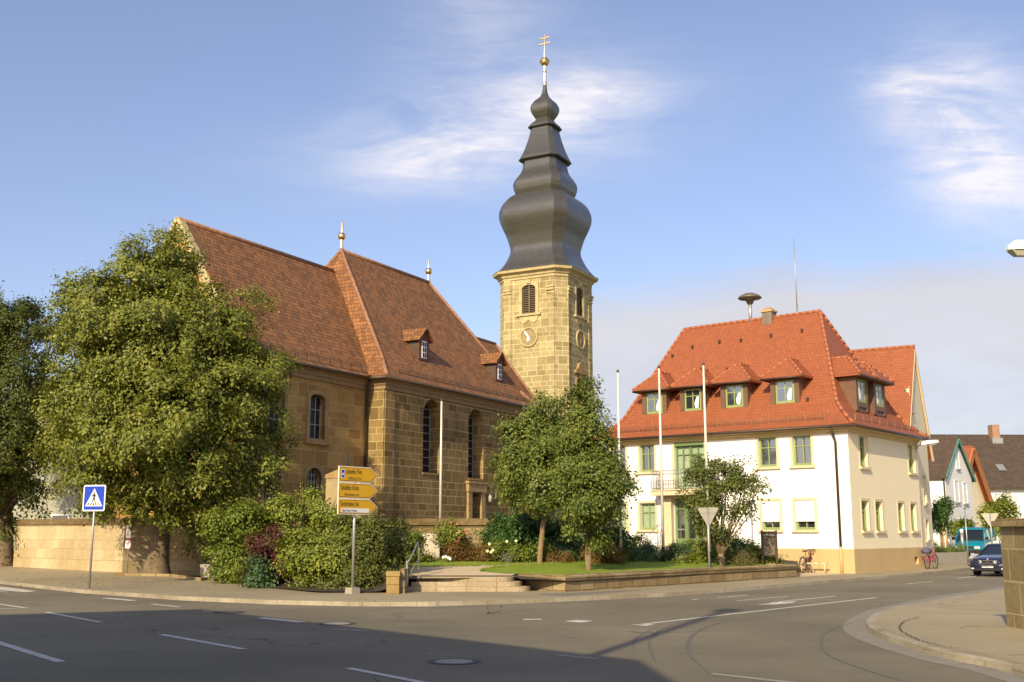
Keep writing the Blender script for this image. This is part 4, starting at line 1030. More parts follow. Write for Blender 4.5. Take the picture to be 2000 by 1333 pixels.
cor = [(-e, -e), (HW + e, -e), (HW + e, HL + e), (-e, HL + e)]
for k in range(4):
    sx = 1 if cor[k][0] < 3 else -1; sy = 1 if cor[k][1] < 3 else -1
    tile_run(b, [(cor[k][0] + sx * i, cor[k][1] + sy * i, z + .03) for i, z in LV] + [ra if k in (0, 1) else rc])
b.build('ridge_tiles', M['hall_ridge'], hroof)
M['guard'] = plain('bronze_snow_guard', (0.30, 0.16, 0.09), 0.5, 0.3)
b = MB()
guard(b, (-e + .38, 1.0, EZ + .28), (-e + .38, HL - .3, EZ + .28)); b.build('snow_guard', M['guard'], hall)
b = MB(); guard(b, (.8, -e + .38, EZ + .28), (HW - .3, -e + .38, EZ + .28)); b.build('snow_guard', M['guard'], hall)
rng = random.Random(5)
for (yv, xv) in ((3.6, 3.75), (5.3, 3.7), (7.0, 3.65), (8.3, 3.7), (9.9, 3.6), (11.0, 3.3), (2.2, .85), (4.6, 2.0), (7.2, 2.4)):
    z = EZ + 1.17 + (xv + e - 1.2) * (13.22 - EZ - 1.17) / (HW / 2 + e - 1.2); b = MB(); b.box(xv - .1, xv, yv - .05, yv + .05, z - .02, z + .16); b.build('roof_hook', M['pipe'], hroof)
b = MB(); b.tube([(-e - .05, -e - .05, EZ - .08), (-e - .05, HL + e, EZ - .08)], .075, 8); b.tube([(-e - .05, -e - .05, EZ - .08), (HW + e, -e - .05, EZ - .08)], .075, 8); b.build('gutter', M['pipe'], hall)
b = MB(); b.tube([(-e - .02, .62, EZ - .1), (-.25, .58, EZ - .45), (-.1, .56, EZ - .75), (-.1, .56, 1.3)], .06, 8); dp = b.build('downpipe', M['pipe'], hall)
b = MB(); b.tube([(-.11, .56, 1.3), (-.11, .56, .1)], .075, 8); b.build('pipe_foot', M['plinth'], dp)
# dormers
def hall_dormer(c, along, x0, zb):
    """c = centre along the eaves; along: 'F' front slope, 'R' right hip; x0 = depth of its front behind the wall"""
    P = (lambda u, v, d: (x0 + d, c + u, zb + v)) if along == 'F' else (lambda u, v, d: (c + u, x0 + d, zb + v))
    w = .72; m = MB(); m.prism(rect(-w, w, -.35, 1.42), P, 0, 1.7); d = m.build('dormer', M['brown_dormer'], hall)
    m = MB()
    ww = .48
    for q in (rect(-ww, -ww + .09, .12, 1.25), rect(ww - .09, ww, .12, 1.25), rect(-ww + .09, ww - .09, .12, .24), rect(-ww + .09, ww - .09, 1.16, 1.25)): m.prism(q, P, -.03, .0)
    m.prism(rect(-.025, .025, .24, 1.16), P, -.026, 0); m.prism(rect(-ww + .09, -.025, .86, .9), P, -.026, 0); m.prism(rect(.025, ww - .09, .86, .9), P, -.026, 0)
    m.build('window_frame', M['green_frame'], d)
    m = MB(); m.prism(rect(-ww + .05, ww - .05, .18, 1.2), P, -.012, -.003); m.build('pane', M['hall_glass'], d)
    m = MB(); m.prism([(ww * .1 - .5 + .15, .26), (-.12, .26), (-.08, .5), (-.22, .84), (-.35, .84)], P, -.016, -.0125); m.build('curtain', M['shutter'], d)
    m = MB()
    for q in (rect(-w - .03, -ww - .02, -.3, 1.42), rect(ww + .02, w + .03, -.3, 1.42), rect(-ww - .02, ww + .02, 1.28, 1.42), rect(-ww - .02, ww + .02, -.12, .09)): m.prism(q, P, -.06, -.001)
    m.build('surround', M['brown_dormer'], d)
    # little hipped roof
    o = .37; zt_ = 1.42; ap = 2.42; A = [P(-w - o, zt_, -.42), P(w + o, zt_, -.42)]; Bk = [P(-w - o, zt_, 1.3), P(w + o, zt_, 1.3)]
    apx, rid = P(0, ap, .55), P(0, ap, 2.3)
    dz = lambda p: (p[0], p[1], p[2] - .1)
    m = MB(); m.face([A[0], A[1], apx]); m.face([A[1], Bk[1], rid, apx]); m.face([Bk[0], A[0], apx, rid])
    m.face([A[0], A[1], dz(A[1]), dz(A[0])]); m.face([A[1], Bk[1], dz(Bk[1]), dz(A[1])]); m.face([A[0], Bk[0], dz(Bk[0]), dz(A[0])]); m.face([dz(A[0]), dz(A[1]), dz(Bk[1]), dz(Bk[0])])
    m.build('dormer_roof', M['hall_tile'], d, recalc=False)
    m = MB(); tile_run(m, [A[0], apx], .07, .3); tile_run(m, [A[1], apx], .07, .3); tile_run(m, [apx, rid], .07, .3); m.build('ridge_tiles', M['hall_ridge'], d)
    m = MB(); m.tube([dz(A[0]), dz(A[1])], .05, 6); m.tube([dz(A[1]), dz(Bk[1])], .05, 6); m.build('gutter', M['pipe'], d)
for c in (3.34, 6.06, 8.42, 10.72): hall_dormer(c, 'F', .85, 7.98)
for c in (3.0, 5.3): hall_dormer(c, 'R', .42, 8.0)
CYO = -.98
b = MB(); b.box(4.3, 4.9, 6.5 + CYO, 7.05 + CYO, 12.5, 13.5); chn = b.build('chimney', M['chimney'], hall)
b = MB(); b.box(4.24, 4.96, 6.44 + CYO, 7.11 + CYO, 13.5, 13.6); b.loft([[(x, y + CYO, z) for x, y, z in q] for q in ([(4.27, 6.47, 13.6), (4.93, 6.47, 13.6), (4.93, 7.08, 13.6), (4.27, 7.08, 13.6)], [(4.5, 6.68, 13.78), (4.7, 6.68, 13.78), (4.7, 6.88, 13.78), (4.5, 6.88, 13.78)])]); b.build('chimney_cap', M['copper'], chn)
# rear wing turned a little to the street
AZW = 30.0
s_h = Vector((math.sin(R(AZH)), math.cos(R(AZH)), 0)); f_h = Vector((-s_h.y, s_h.x, 0))
W0 = Vector((9.2, .3, 0))                       # in the hall's frame
dwl = R(AZH - AZW)                              # local turn, anticlockwise
wx = Vector((math.cos(dwl), math.sin(dwl), 0)); wy = Vector((-wx.y, wx.x, 0))
def WP(u, v, z): p = W0 + wx * u + wy * v; return (p.x, p.y, z)
fG = lambda u, v, d: WP(u, d, v)
WA, WZ, WE = 2.36, 12.05, 6.5
b = MB(); 
b.wall(fG, [(-.1, 1.15), (5.0, 1.15), (5.0, WE + 1.1), (WA, WZ - .2), (-1.4, 6.2), (-.1, 5.2)], [rect(2.8, 3.7, 3.5, 4.95), rect(2.8, 3.7, 1.55, 2.6), rect(.55, 1.1, 8.3, 9.5)], .22)
b.face([WP(5.0, 0, 0), WP(5.0, 9, 0), WP(5.0, 9, 7.6), WP(5.0, 0, 7.6)])
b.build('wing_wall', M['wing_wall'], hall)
b = MB(); b.wall(lambda u, v, d: WP(u, d - .03, v), rect(-.1, 5.03, 0, 1.16), [], .2); b.face([WP(5.03, -.03, 0), WP(5.03, 9, 0), WP(5.03, 9, 1.16), WP(5.03, -.03, 1.16)]); b.build('plinth', M['plinth'], hall)
for r in (rect(2.8, 3.7, 3.5, 4.95), rect(2.8, 3.7, 1.55, 2.6), rect(.55, 1.1, 8.3, 9.5)): hall_window(fG, (r[0][0], r[1][0], r[0][1], r[2][1]))
b = MB()
for sgn in (-1, 1):
    ze = 6.2 if sgn > 0 else 7.45; ue = WA + sgn * 3.85 * (WZ - ze) / (WZ - 6.2); fo = -.12
    for dz in (0, -.16):
        b.face([WP(ue, fo, ze + dz), WP(ue, 9.5, ze + dz), WP(WA, 9.5, WZ + dz), WP(WA, fo, WZ + dz)])
    b.face([WP(ue, fo, ze), WP(WA, fo, WZ), WP(WA, fo, WZ - .16), WP(ue, fo, ze - .16)])
    b.face([WP(ue, fo, ze), WP(ue, 9.5, ze), WP(ue, 9.5, ze - .16), WP(ue, fo, ze - .16)])
wr = b.build('wing_roof', M['hall_tile'], hall, recalc=False)
b = MB(); tile_run(b, [WP(WA, -.12, WZ), WP(WA, 9.5, WZ)]); b.build('ridge_tiles', M['hall_ridge'], wr)
b = MB()
for sgn in (-1, 1):
    ze = 5.98 if sgn > 0 else 7.3; b.bar(WP(WA + sgn * 3.8 * (WZ - .26 - ze) / (WZ - .26 - 5.98), -.09, ze), WP(WA, -.09, WZ - .26), .12, .16)
b.build('verge_board', M['hall_trim'], wr)

# ------------------------------------------------------------------ roof-top and other houses
def hallpt(x, y, z): return TO + s_h * x + f_h * y + Vector((0, 0, z))
p = at(1456, 600, 0.0 + hallpt(4.6, 7.6, 0).y)
sx_ = p.x
t = thing('siren', 'mushroom shaped siren on a grey mast above the orange roof', 'siren', hallpt(4.6, 6.88, 13.1))
b = MB(); b.tube([(0, 0, -.3), (0, 0, 1.25)], .09, 8); b.build('mast', M['metal'], t)
b = MB(); b.lathe([(.14, 1.0), (.22, 1.18), (.24, 1.24), (.6, 1.3), (.64, 1.35), (.52, 1.47), (.28, 1.58), (.06, 1.61)], 22); b.build('horn', M['siren'], t)
t = thing('antenna', 'thin tall whip antenna on the ridge beside the chimney', 'antenna', hallpt(4.6, 4.2, 13.1))
b = MB(); b.tube([(0, 0, -.3), (0, 0, 2.2), (0, 0, 4.2)], [.035, .03, .02], 6); b.build('whip', M['metal'], t)
b = MB(); b.tube([(0, 0, -.3), (0, 0, .4)], .05, 6); b.build('foot', M['metal'], t)

def gable_house(name, label, cat, loc, rz, L, W, eave, ridge, wall_m, roof_m, over=.35, verge=None, mats2=None):
    """ridge along local y, gable in the plane y = 0 facing -y, x from 0 to W"""
    t = thing(name, label, cat, loc, rz)
    m = MB(); m.box(0, W, 0, L, -.2, eave); m.face([(0, 0, eave), (W, 0, eave), (W / 2, 0, ridge - .15)]); m.face([(0, L, eave), (W, L, eave), (W / 2, L, ridge - .15)])
    m.build('wall', wall_m, t)
    m = MB(); k = (ridge - eave) / (W / 2)
    for sg in (-1, 1):
        xe = W / 2 + sg * (W / 2 + over); ze = eave - over * k
        for dz in (0, -.16): m.face([(xe, -over * .7, ze + dz), (xe, L + over, ze + dz), (W / 2, L + over, ridge + dz), (W / 2, -over * .7, ridge + dz)])
        m.face([(xe, -over * .7, ze), (W / 2, -over * .7, ridge), (W / 2, -over * .7, ridge - .16), (xe, -over * .7, ze - .16)])
        m.face([(xe, -over * .7, ze), (xe, L + over, ze), (xe, L + over, ze - .16), (xe, -over * .7, ze - .16)])
    r = m.build('roof', roof_m, t, recalc=False)
    m = MB(); m.tube([(W / 2, -over * .7, ridge), (W / 2, L + over, ridge)], .12, 6); m.build('ridge_tiles', roof_m, r)
    if verge:
        m = MB()
        for sg in (-1, 1):
            xe = W / 2 + sg * (W / 2 + over); ze = eave - over * k
            m.bar((xe, -over * .7 - .02, ze - .12), (W / 2, -over * .7 - .02, ridge - .12), .06, .24)
        m.build('verge_board', verge, r)
    return t
def flat_window(parent, fn, r, frame=None, pane=None, trim=True, t=.08):
    m = MB(); ring_trim(m, fn, rect(*r), rect(r[0] - t, r[1] + t, r[2] - t, r[3] + t), -.05, 0.02); w = m.build('window', frame or M['white_paint'], parent)
    m = MB(); m.prism(rect(*r), fn, -.02, .01); m.build('pane', pane or M['hall_glass'], w)
    m = MB(); m.prism(rect(r[0] - .15, r[1] + .15, r[2] - .16, r[2] - .08), fn, -.14, .02); m.build('sill', M['metal'], w)
    return w
M['dark_tile'] = tiles('dark_brown_tiles', (0.105, 0.07, 0.048), (0.075, 0.052, 0.038), (0.03, 0.022, 0.018), 0.3, 0.33, moss=(0.12, 0.085, 0.055), mossamt=0.5)
M['teal_board'] = plain('teal_verge', (0.10, 0.28, 0.22), 0.6)
M['orange_board'] = plain('orange_brown_boards', (0.45, 0.16, 0.05), 0.7)
g0 = at(1850, 1000, 80.0); g0.z = 0
wh = gable_house('house', 'small white gabled house with dark roof and teal verge behind the teal van', 'house', g0, R(90 - AZH), 11, 6.4, 6.25, 9.0, M['hall_wall'], M['dark_tile'], .3, M['teal_board'])
fh = fS(0)
flat_window(wh, fh, (2.9, 3.5, 6.75, 7.95), pane=M['shutter'])
flat_window(wh, fh, (2.05, 2.95, 4.25, 5.75), pane=M['shutter']); flat_window(wh, fh, (4.1, 4.95, 4.2, 5.65), pane=M['shutter'])
flat_window(wh, fh, (2.3, 3.0, 1.7, 2.9), pane=M['shutter']); m = MB(); m.prism(rect(4.2, 5.6, 1.3, 2.95), fh, -.08, 0); m.build('window_shutter', M['brown_dormer'], wh)
m = MB(); m.tube([(-.1, .06, 6.0), (-.1, .06, 0)], .06, 6); m.build('downpipe', M['pipe'], wh)
ga = at(1888, 873, 91.0); ga.z = 0; ga = ga - Vector((math.sin(R(AZH)), math.cos(R(AZH)), 0)) * 4.3
oh = gable_house('house', 'house behind the white gable, mostly hidden, with steep orange roof edge', 'house', ga, R(90 - AZH), 9, 8.6, 4.5, 9.0, M['wing_wall'], M['hall_tile'], .7)
m = MB()
for sg in (-1, 1): m.bar((4.3 + sg * 5.0, -.55, 3.55), (4.3, -.55, 8.7), .12, .62)
m.build('verge_board', M['orange_board'], oh)
bx = at(1917, 944, 96.0)
t = thing('house', 'long low white house under a huge dark brown roof at far right', 'house', (24.5, 97, 0), R(2))
m = MB(); m.box(0, 40, 0, 10, -.2, 6.1); m.build('wall', M['hall_wall'], t)
m = MB(); m.face([(-.5, -.6, 6.0), (41, -.6, 6.0), (41, 5.5, 11.15), (-.5, 5.5, 11.15)]); m.face([(-.5, 11.4, 6.0), (41, 11.4, 6.0), (41, 5.5, 11.15), (-.5, 5.5, 11.15)]); m.face([(-.5, -.6, 6.0), (-.5, 11.4, 6.0), (-.5, 5.5, 11.15)])
m.face([(-.5, -.6, 6.0), (41, -.6, 6.0), (41, -.6, 5.8), (-.5, -.6, 5.8)])
rf = m.build('roof', M['dark_tile'], t, recalc=False)
u0 = 44.9 - 24.5
m = MB(); m.box(u0 + .6, u0 + 1.3, 4.6, 5.5, 10.2, 12.0); m.build('chimney', plain('brick_chimney', (0.34, 0.2, 0.12), 0.9, var=.3, scale=9), rf)
m = MB(); m.box(u0 + .45, u0 + 1.45, 4.4, 5.6, 10.0, 10.75); m.build('chimney_flashing', M['metal'], rf)
flat_window(t, fh, (38.0 - 24.5 + 3.2, 38.0 - 24.5 + 4.5, 4.0, 5.1)); 
m = MB(); m.face([(u0 - .75, 1.05, 7.5), (u0 - .05, 1.05, 7.5), (u0 - .05, 1.8, 8.1), (u0 - .75, 1.8, 8.1)]); m.build('skylight', M['metal'], rf)
# house hidden behind the left trees
t0 = at(60, 1000, 66.0); t0.z = 0
lh = gable_house('house', 'grey rendered house with red roof half hidden behind the left trees', 'house', (t0.x - 4, 66, 0), R(-24), 10, 13.5, 6.2, 10.6, plain('grey_green_render', (0.34, 0.33, 0.25), 0.9, var=.08), M['hall_tile'], .4)
flat_window(lh, fh, (7.2, 8.4, 1.9, 2.9)); flat_window(lh, fh, (10.6, 11.6, 1.9, 2.9))
# corner house on the camera's side of the street: outside the frame, its eaves throw the big shadow over the junction
t = thing('house', 'plain corner house on the near side of the street, left of the viewpoint', 'house', (0, 0, 0))
foot = [(-4.4, 1.4), (-14.3, 12.7), (-28, 6.3), (-24, -12), (-3.5, -11)]
m = MB()
for k in range(5):
    a, c = foot[k], foot[(k + 1) % 5]; m.face([(a[0], a[1], -.05), (c[0], c[1], -.05), (c[0], c[1], 9), (a[0], a[1], 9)])
cc = (-15, 0)
ins = [(a[0] + (cc[0] - a[0]) * .0, a[1], 9) for a in foot]
m.build('wall', M['wing_wall'], t)
m = MB()
for k in range(5):
    a, c = foot[k], foot[(k + 1) % 5]; m.face([(a[0], a[1], 9.0), (c[0], c[1], 9.0), (cc[0], cc[1], 10.6)])
hr = m.build('roof', M['hall_tile'], t)
for k, (wa, wb) in enumerate(((foot[0], foot[1]), (foot[4], foot[0]))):
    wa, wb = Vector(wa), Vector(wb); d = (wb - wa).normalized(); L_ = (wb - wa).length; nrm = Vector((-d.y, d.x)) if k == 1 else Vector((d.y, -d.x)) * -1
    nrm = Vector((d.y, -d.x))
    if (wa + nrm - Vector(cc)).length < (wa - Vector(cc)).length: nrm = -nrm
    fn = lambda u, v, dd, wa=wa, d=d, nrm=nrm: (wa.x + d.x * u - nrm.x * dd, wa.y + d.y * u - nrm.y * dd, v)
    for fl in (1.2, 4.0, 6.7):
        for j in range(4): 
            u = 1.5 + j * (L_ - 2) / 4; flat_window(t, fn, (u, u + 1.1, fl, fl + 1.5))
m = MB(); m.tube([(-5.5, .95, 8.8), (-5.5, .95, 15.2)], .13, 8); m.lathe([(.12, 15.1), (.34, 15.25), (.34, 15.6), (.1, 15.8)], 10, (-5.5, .95)); m.build('shadow_mast', M['metal'], hr)  # unseen mast, added and thickened to cast the pole-like streak on the road

# ------------------------------------------------------------------ walls
def wall_run(name, label, cat, pts, z0, z1, th, mat, cop=None, cop_h=.16, over=.07, group=None, round_top=False):
    t = thing(name, label, cat, (0, 0, 0), 0, group)
    m = MB(); cm = MB()
    P = [Vector((p[0], p[1], 0)) for p in pts]
    zs0 = z0 if isinstance(z0, list) else [z0] * len(P); zs1 = z1 if isinstance(z1, list) else [z1] * len(P)
    off = []
    for i in range(len(P)):
        n0 = side(P, i) * -1; off.append(n0)
    def strip_(mb, o0, o1, za, zb):
        for i in range(len(P) - 1):
            a, c = P[i], P[i + 1]
            q = [a + off[i] * o0, c + off[i + 1] * o0, c + off[i + 1] * o1, a + off[i] * o1]
            lo = [Vector((v.x, v.y, za[i if k in (0, 3) else i + 1])) for k, v in enumerate(q)]; hi = [Vector((v.x, v.y, zb[i if k in (0, 3) else i + 1])) for k, v in enumerate(q)]
            mb.face([lo[0], lo[1], hi[1], hi[0]]); mb.face([lo[2], lo[3], hi[3], hi[2]]); mb.face(hi)
            if za is not zs0: mb.face(lo)
            if i == 0: mb.face([lo[3], lo[0], hi[0], hi[3]])
            if i == len(P) - 2: mb.face([lo[1], lo[2], hi[2], hi[1]])
    strip_(m, 0, th, zs0, zs1); m.build('masonry', mat, t)
    if cop:
        ca = [z + .001 for z in zs1]; cb = [z + cop_h * .55 for z in zs1]; cc_ = [z + cop_h for z in zs1]
        strip_(cm, -over, th + over, ca, cb); strip_(cm, th * .12, th * .88, [z + .001 for z in cb], cc_) 
        # sloping shoulders
        for i in range(len(P) - 1):
            for (o0, o1) in ((-over, th * .12), (th + over, th * .88)):
                cm.face([P[i] + off[i] * o0 + Vector((0, 0, cb[i])), P[i+1] + off[i+1] * o0 + Vector((0, 0, cb[i+1])), P[i+1] + off[i+1] * o1 + Vector((0, 0, cc_[i+1])), P[i] + off[i] * o1 + Vector((0, 0, cc_[i]))])
        cm.build('coping', cop, t)
    return t
wl0 = ground(25, 1107, .33); wl1 = ground(238, 1118, .30)
wall_run('stone_wall', 'sunlit sandstone block wall with rounded coping behind the crossing sign', 'wall', [(wl0.x, wl0.y), (wl1.x, wl1.y), (wl1.x + 1.5, wl1.y + 1.5), (-10.6, 47.9)], .1, [2.3, 2.28, 2.2, 2.05], .4, M['wall_stone'], M['coping'], .26, .09)
lw0 = ground(1012, 1151, .12); lw1 = ground(1104, 1157, .12); lw2 = ground(1390, 1139, .12); lw3 = ground(1556, 1128, .12)
wall_run('garden_wall', 'low rough stone wall edging the lawn along the pavement', 'wall', [(lw0.x, lw0.y), (lw1.x, lw1.y), (lw2.x, lw2.y), (lw3.x, lw3.y), (lw3.x - .9, lw3.y + 1.6)], 0, [.5, .53, .57, .54, .54], .34, M['low_stone'], M['low_stone'], .1, .03)
wall_run('retaining_wall', 'churchyard wall with rounded coping stones behind the white slab', 'wall', [(-11.6, 48.0), (-6.4, 44.3), (.9, 44.6), (2.0, 45.2)], .3, [2.2, 2.22, 2.22, 2.22], .4, M['low_stone'], M['coping'], .27, .1)
t = thing('gate_pillar', 'sandstone block pillar with overhanging coping at the right edge of the photo', 'pillar', (0, 0, 0))
px0 = ground(1967, 1224, .12)
m = MB(); m.box(px0.x, px0.x + 1.0, px0.y - 3.2, px0.y, .05, 2.02); m.build('masonry', M['pillar_stone'], t)
m = MB(); m.box(px0.x - .12, px0.x + 1.12, px0.y - 3.3, px0.y + .1, 2.021, 2.14); m.box(px0.x - .06, px0.x + 1.06, px0.y - 3.25, px0.y + .05, 2.141, 2.18); m.build('coping', M['low_stone'], t, bevel=.02)
cw0 = ground(1818, 1103, .12); cw1 = ground(1893, 1100, .12)
wall_run('concrete_wall', 'low plain concrete wall holding the grass verge beside the parked pink bicycle', 'wall', [(cw0.x - 1.2, cw0.y - 1.1), (cw1.x, cw1.y), (cw1.x + 2.5, cw1.y + 7)], 0, .78, .2, M['concrete'])
vd = Vector((cw1.x - cw0.x + 1.2, cw1.y - cw0.y + 1.1, 0)).normalized(); vn = Vector((-vd.y, vd.x, 0)); va = Vector((cw0.x - 1.2, cw0.y - 1.1, 0)); vl = 6.6
b = MB()
for (o0, z0), (o1, z1) in zip(((.15, .75), (1.2, .98), (2.4, 1.12), (3.6, 1.05), (6, .5)), ((1.2, .98), (2.4, 1.12), (3.6, 1.05), (6, .5), (12, .2))):
    p0, p1 = va + vn * o0, va + vd * vl + vn * o0; p2, p3 = va + vd * vl + vn * o1, va + vn * o1
    b.face([(p0.x, p0.y, z0), (p1.x, p1.y, z0), (p2.x, p2.y, z1), (p3.x, p3.y, z1)]); tag(b.build('grass_verge', M['verge']), kind='structure')
# steps, pier, rail
t = thing('garden_steps', 'three broad worn stone steps up to the church garden', 'steps', (0, 0, 0))
a0 = ground(789, 1156, .12); a1 = ground(1036, 1154, .12); ym = a0.y
for k in range(3):
    x0 = a0.x + .06 + k * .13; x1 = a1.x - .25 * k; y0 = ym + .3 * k; r = .5
    poly = [(x0, y0), (x1 - r, y0)] + [(x1 - r + r * math.sin(math.pi / 2 * j / 6), y0 + r - r * math.cos(math.pi / 2 * j / 6)) for j in range(1, 7)] + [(x1, ym + 1.6), (x0, ym + 1.6)]
    m = MB(); m.prism(poly, lambda u, v, d: (u, v, d), .0, .12 + .14 * (k + 1)); m.build('step', M['step_stone'], t, bevel=.015)
q = ground(768, 1160, .12)
t = thing('stone_pier', 'small ochre block pier beside the garden steps under the dark bush', 'pier', q)
m = MB(); m.box(-.19, .19, -.16, .25, 0, .26); m.box(-.2, .19, -.17, .25, .268, .5); m.box(-.21, .21, -.18, .26, .508, .66); m.build('blocks', stone('pier_blocks', (0.36, 0.25, 0.105), (0.29, 0.20, 0.08), (0.16, 0.12, 0.06), 2, 2, .01), t, bevel=.015)
m = MB(); m.box(.2, .32, .1, 1.5, 0, .72); m.build('side_wall', M['low_stone'], t)
q = ground(794, 1157, .12)
t = thing('handrail', 'bent steel handrail on the left of the garden steps', 'handrail', q)
m = MB(); m.tube([(0, 0, 0), (0, 0, .86)], .035, 8); m.lathe([(.04, .86), (.045, .9), (.02, .93)], 8); m.tube([(0, 0, .86), (.06, .3, .98), (.22, 1.3, 1.5), (.24, 1.4, 1.3), (.24, 1.4, .55)], .028, 8); m.tube([(.02, .15, .45), (.22, 1.35, .95)], .018, 6); m.build('rail', M['metal'], t)
# slab, memorial
q = Vector((at(834, 1060, 43.6).x, 43.6, zg(43.6, -3.3)))
t = thing('stone_slab', 'pale upright granite slab standing against the churchyard wall', 'monument', q, R(4))
m = MB(); m.box(-.5, .5, -.09, .09, 0, 1.02); m.build('slab', M['slab'], t, bevel=.012)
m = MB(); m.box(-.56, .56, -.13, .13, -.05, .04); m.build('base', M['low_stone'], t)
t = thing('memorial', 'sandstone war memorial block with an iron cross above the bushes', 'memorial', (at(676, 960, 46.5).x, 46.5, GZ), R(-16))
m = MB(); m.box(-1.0, 1.0, -.45, .45, -.5, 1.05); m.box(-.92, .92, -.4, .4, 1.05, 1.12); m.box(-.8, .8, -.34, .34, 1.12, 2.3); m.build('block', plain('memorial_sandstone', (0.36, 0.27, 0.14), 0.9, var=.25, scale=2, bump=.3), t, bevel=.03)
m = MB(); m.prism([(-.84, 2.3), (.84, 2.3), (.8, 2.45), (.05, 2.74), (-.05, 2.74), (-.8, 2.45)], lambda u, v, d: (u, d, v), -.37, .37); m.build('cap', M['trim_stone'], t)
m = MB(); m.box(-.03, .03, -.03, .03, 2.74, 3.35); m.box(-.2, .2, -.02, .02, 3.08, 3.13); m.build('cross', M['black_foot'], t)
# bench and trough
q = ground(455, 1137, .19)
t = thing('bench', 'stone bench without backrest half buried in the green bushes', 'bench', q, R(-24))
m = MB(); m.box(-.95, .95, -.22, .22, .36, .46); m.build('seat', M['bench_wood'], t, bevel=.01)
for sx in (-.78, .1, .78): m = MB(); m.box(sx - .09, sx + .09, -.2, .2, -.05, .36); m.build('leg', M['bench_wood'], t)
q = ground(413, 1132, .21)
t = thing('stone_trough', 'weathered stone planter stacked of two blocks left of the bushes', 'planter', q, R(-20))
m = MB(); m.loft([[(-.3, -.25, 0), (.3, -.25, 0), (.3, .25, 0), (-.3, .25, 0)], [(-.34, -.28, .55), (.34, -.28, .55), (.34, .28, .55), (-.34, .28, .55)]]); m.build('base', M['concrete'], t, bevel=.03)
m = MB(); m.box(-.1, .62, .1, .6, .5, .98); m.box(-.16, .68, .04, .66, .9, 1.02); m.build('bowl', M['low_stone'], t, bevel=.02)
# edging stones of the tree bed
e0 = ground(226, 1124, .27); e1 = ground(330, 1126, .25); e2 = ground(392, 1134, .22)
wall_run('edging_stones', 'low stone edging round the foot of the big linden', 'edging', [(e0.x, e0.y), (e1.x, e1.y), (e2.x, e2.y), (e2.x + .3, e2.y + 2)], .1, [.36, .34, .31, .31], .12, M['low_stone'])

# ------------------------------------------------------------------ signs and poles
def rr(w, h, r, n=5):
    pts = []
    for cx, cy_, a0 in ((w/2 - r, h/2 - r, 0), (-w/2 + r, h/2 - r, 90), (-w/2 + r, -h/2 + r, 180), (w/2 - r, -h/2 + r, 270)):
        for k in range(n + 1): a = R(a0 + 90 * k / n); pts.append((cx + r * math.cos(a), cy_ + r * math.sin(a)))
    return pts
fP = lambda zc: (lambda u, v, d: (u, d, zc + v))
q = ground(173, 1150, .12)
t = thing('crossing_sign', 'blue square pedestrian crossing sign on a slim grey post', 'road sign', q, R(-16))
m = MB(); m.tube([(0, .03, 0), (0, .03, 3.4)], .034, 10); m.build('post', M['metal'], t)
zc = 2.93; fn = fP(zc); m = MB()
m.mi = 0; m.prism(rr(.86, .86, .06), fn, -.02, 0)
m.mi = 1; m.prism(rr(.86, .86, .06), fn, -.023, -.0201); m.mi = 2; m.prism(rr(.77, .77, .035), fn, -.027, -.0231)
m.mi = 1; m.prism([(-.33, -.27), (.33, -.27), (0, .32)], fn, -.031, -.0271)
m.mi = 3
def blk(pts): m.prism([(x * .01, y * .01) for x, y in pts], fn, -.035, -.0311)
for pts in ([(-26, -24), (-21, -24), (-16, -16), (-20, -16)], [(-14, -24), (-9, -24), (-6, -17), (-10, -17)], [(-3, -24), (3, -24), (3, -17), (-2, -17)], [(13, -24), (8, -24), (6, -17), (9, -17)], [(26, -24), (21, -24), (16, -16), (19, -16)]): blk(pts)
blk([(-2, 21), (1, 22), (3, 19), (1, 16), (-2, 17)])                                  # head
blk([(-2, 15), (3, 15), (4, 2), (2, -1), (-3, 0)])                                    # body
blk([(3, 1), (5, -7), (9, -16), (6, -17), (1, -7), (-1, 0)]); blk([(-3, 1), (-5, -7), (-10, -16), (-7, -16), (-1, -7), (1, 0)])
blk([(-2, 14), (-8, 9), (-12, 4), (-10, 3), (-5, 7), (-1, 10)]); blk([(2, 14), (7, 9), (9, 3), (7, 3), (4, 8), (1, 9)])
m.build('sign_plate', [M['sign_grey'], M['sign_white'], M['sign_blue'], M['sign_black']], t)
q = ground(247, 1120, .29)
t = thing('notice_sign', 'two small white plates with red edges on a thin post in front of the wall', 'road sign', q, R(-35))
m = MB(); m.tube([(0, .02, 0), (0, .02, 2.0)], .025, 8); m.build('post', M['metal'], t)
m = MB(); m.mi = 1; m.box(-.19, .19, -.012, 0, 1.36, 1.98); m.mi = 0; m.box(-.165, .165, -.016, -.0121, 1.41, 1.94); m.build('sign_plate', [M['sign_white'], M['sign_red']], t)
m = MB(); m.mi = 1; m.box(-.19, .19, -.012, 0, .98, 1.34); m.mi = 0; m.box(-.17, .17, -.016, -.0121, 1.0, 1.32); m.build('sign_plate', [M['sign_white'], M['sign_red']], t)
q = ground(691, 1160, .12)
t = thing('direction_sign', 'yellow town direction signpost with three arrow arms in front of the bushes', 'road sign', q, R(90 - 40))
m = MB(); m.tube([(.0, .06, .1), (.0, .06, 3.6)], .045, 10); m.build('post', M['metal'], t)
m = MB(); m.loft([[(-.17, -.1, -.02), (.17, -.1, -.02), (.17, .22, -.02), (-.17, .22, -.02)], [(-.15, -.08, .18), (.15, -.08, .18), (.15, .2, .18), (-.15, .2, .18)]]); m.build('foot', M['concrete'], t)
ARM = [("Lichtenfels 19 km", "Staffelstein 13 km", 3.54), ("Scheßlitz 10 km", "Windischletten 5 km", 3.05), ("Kirchschletten 3 km", "Abtei Maria Frieden", 2.57)]
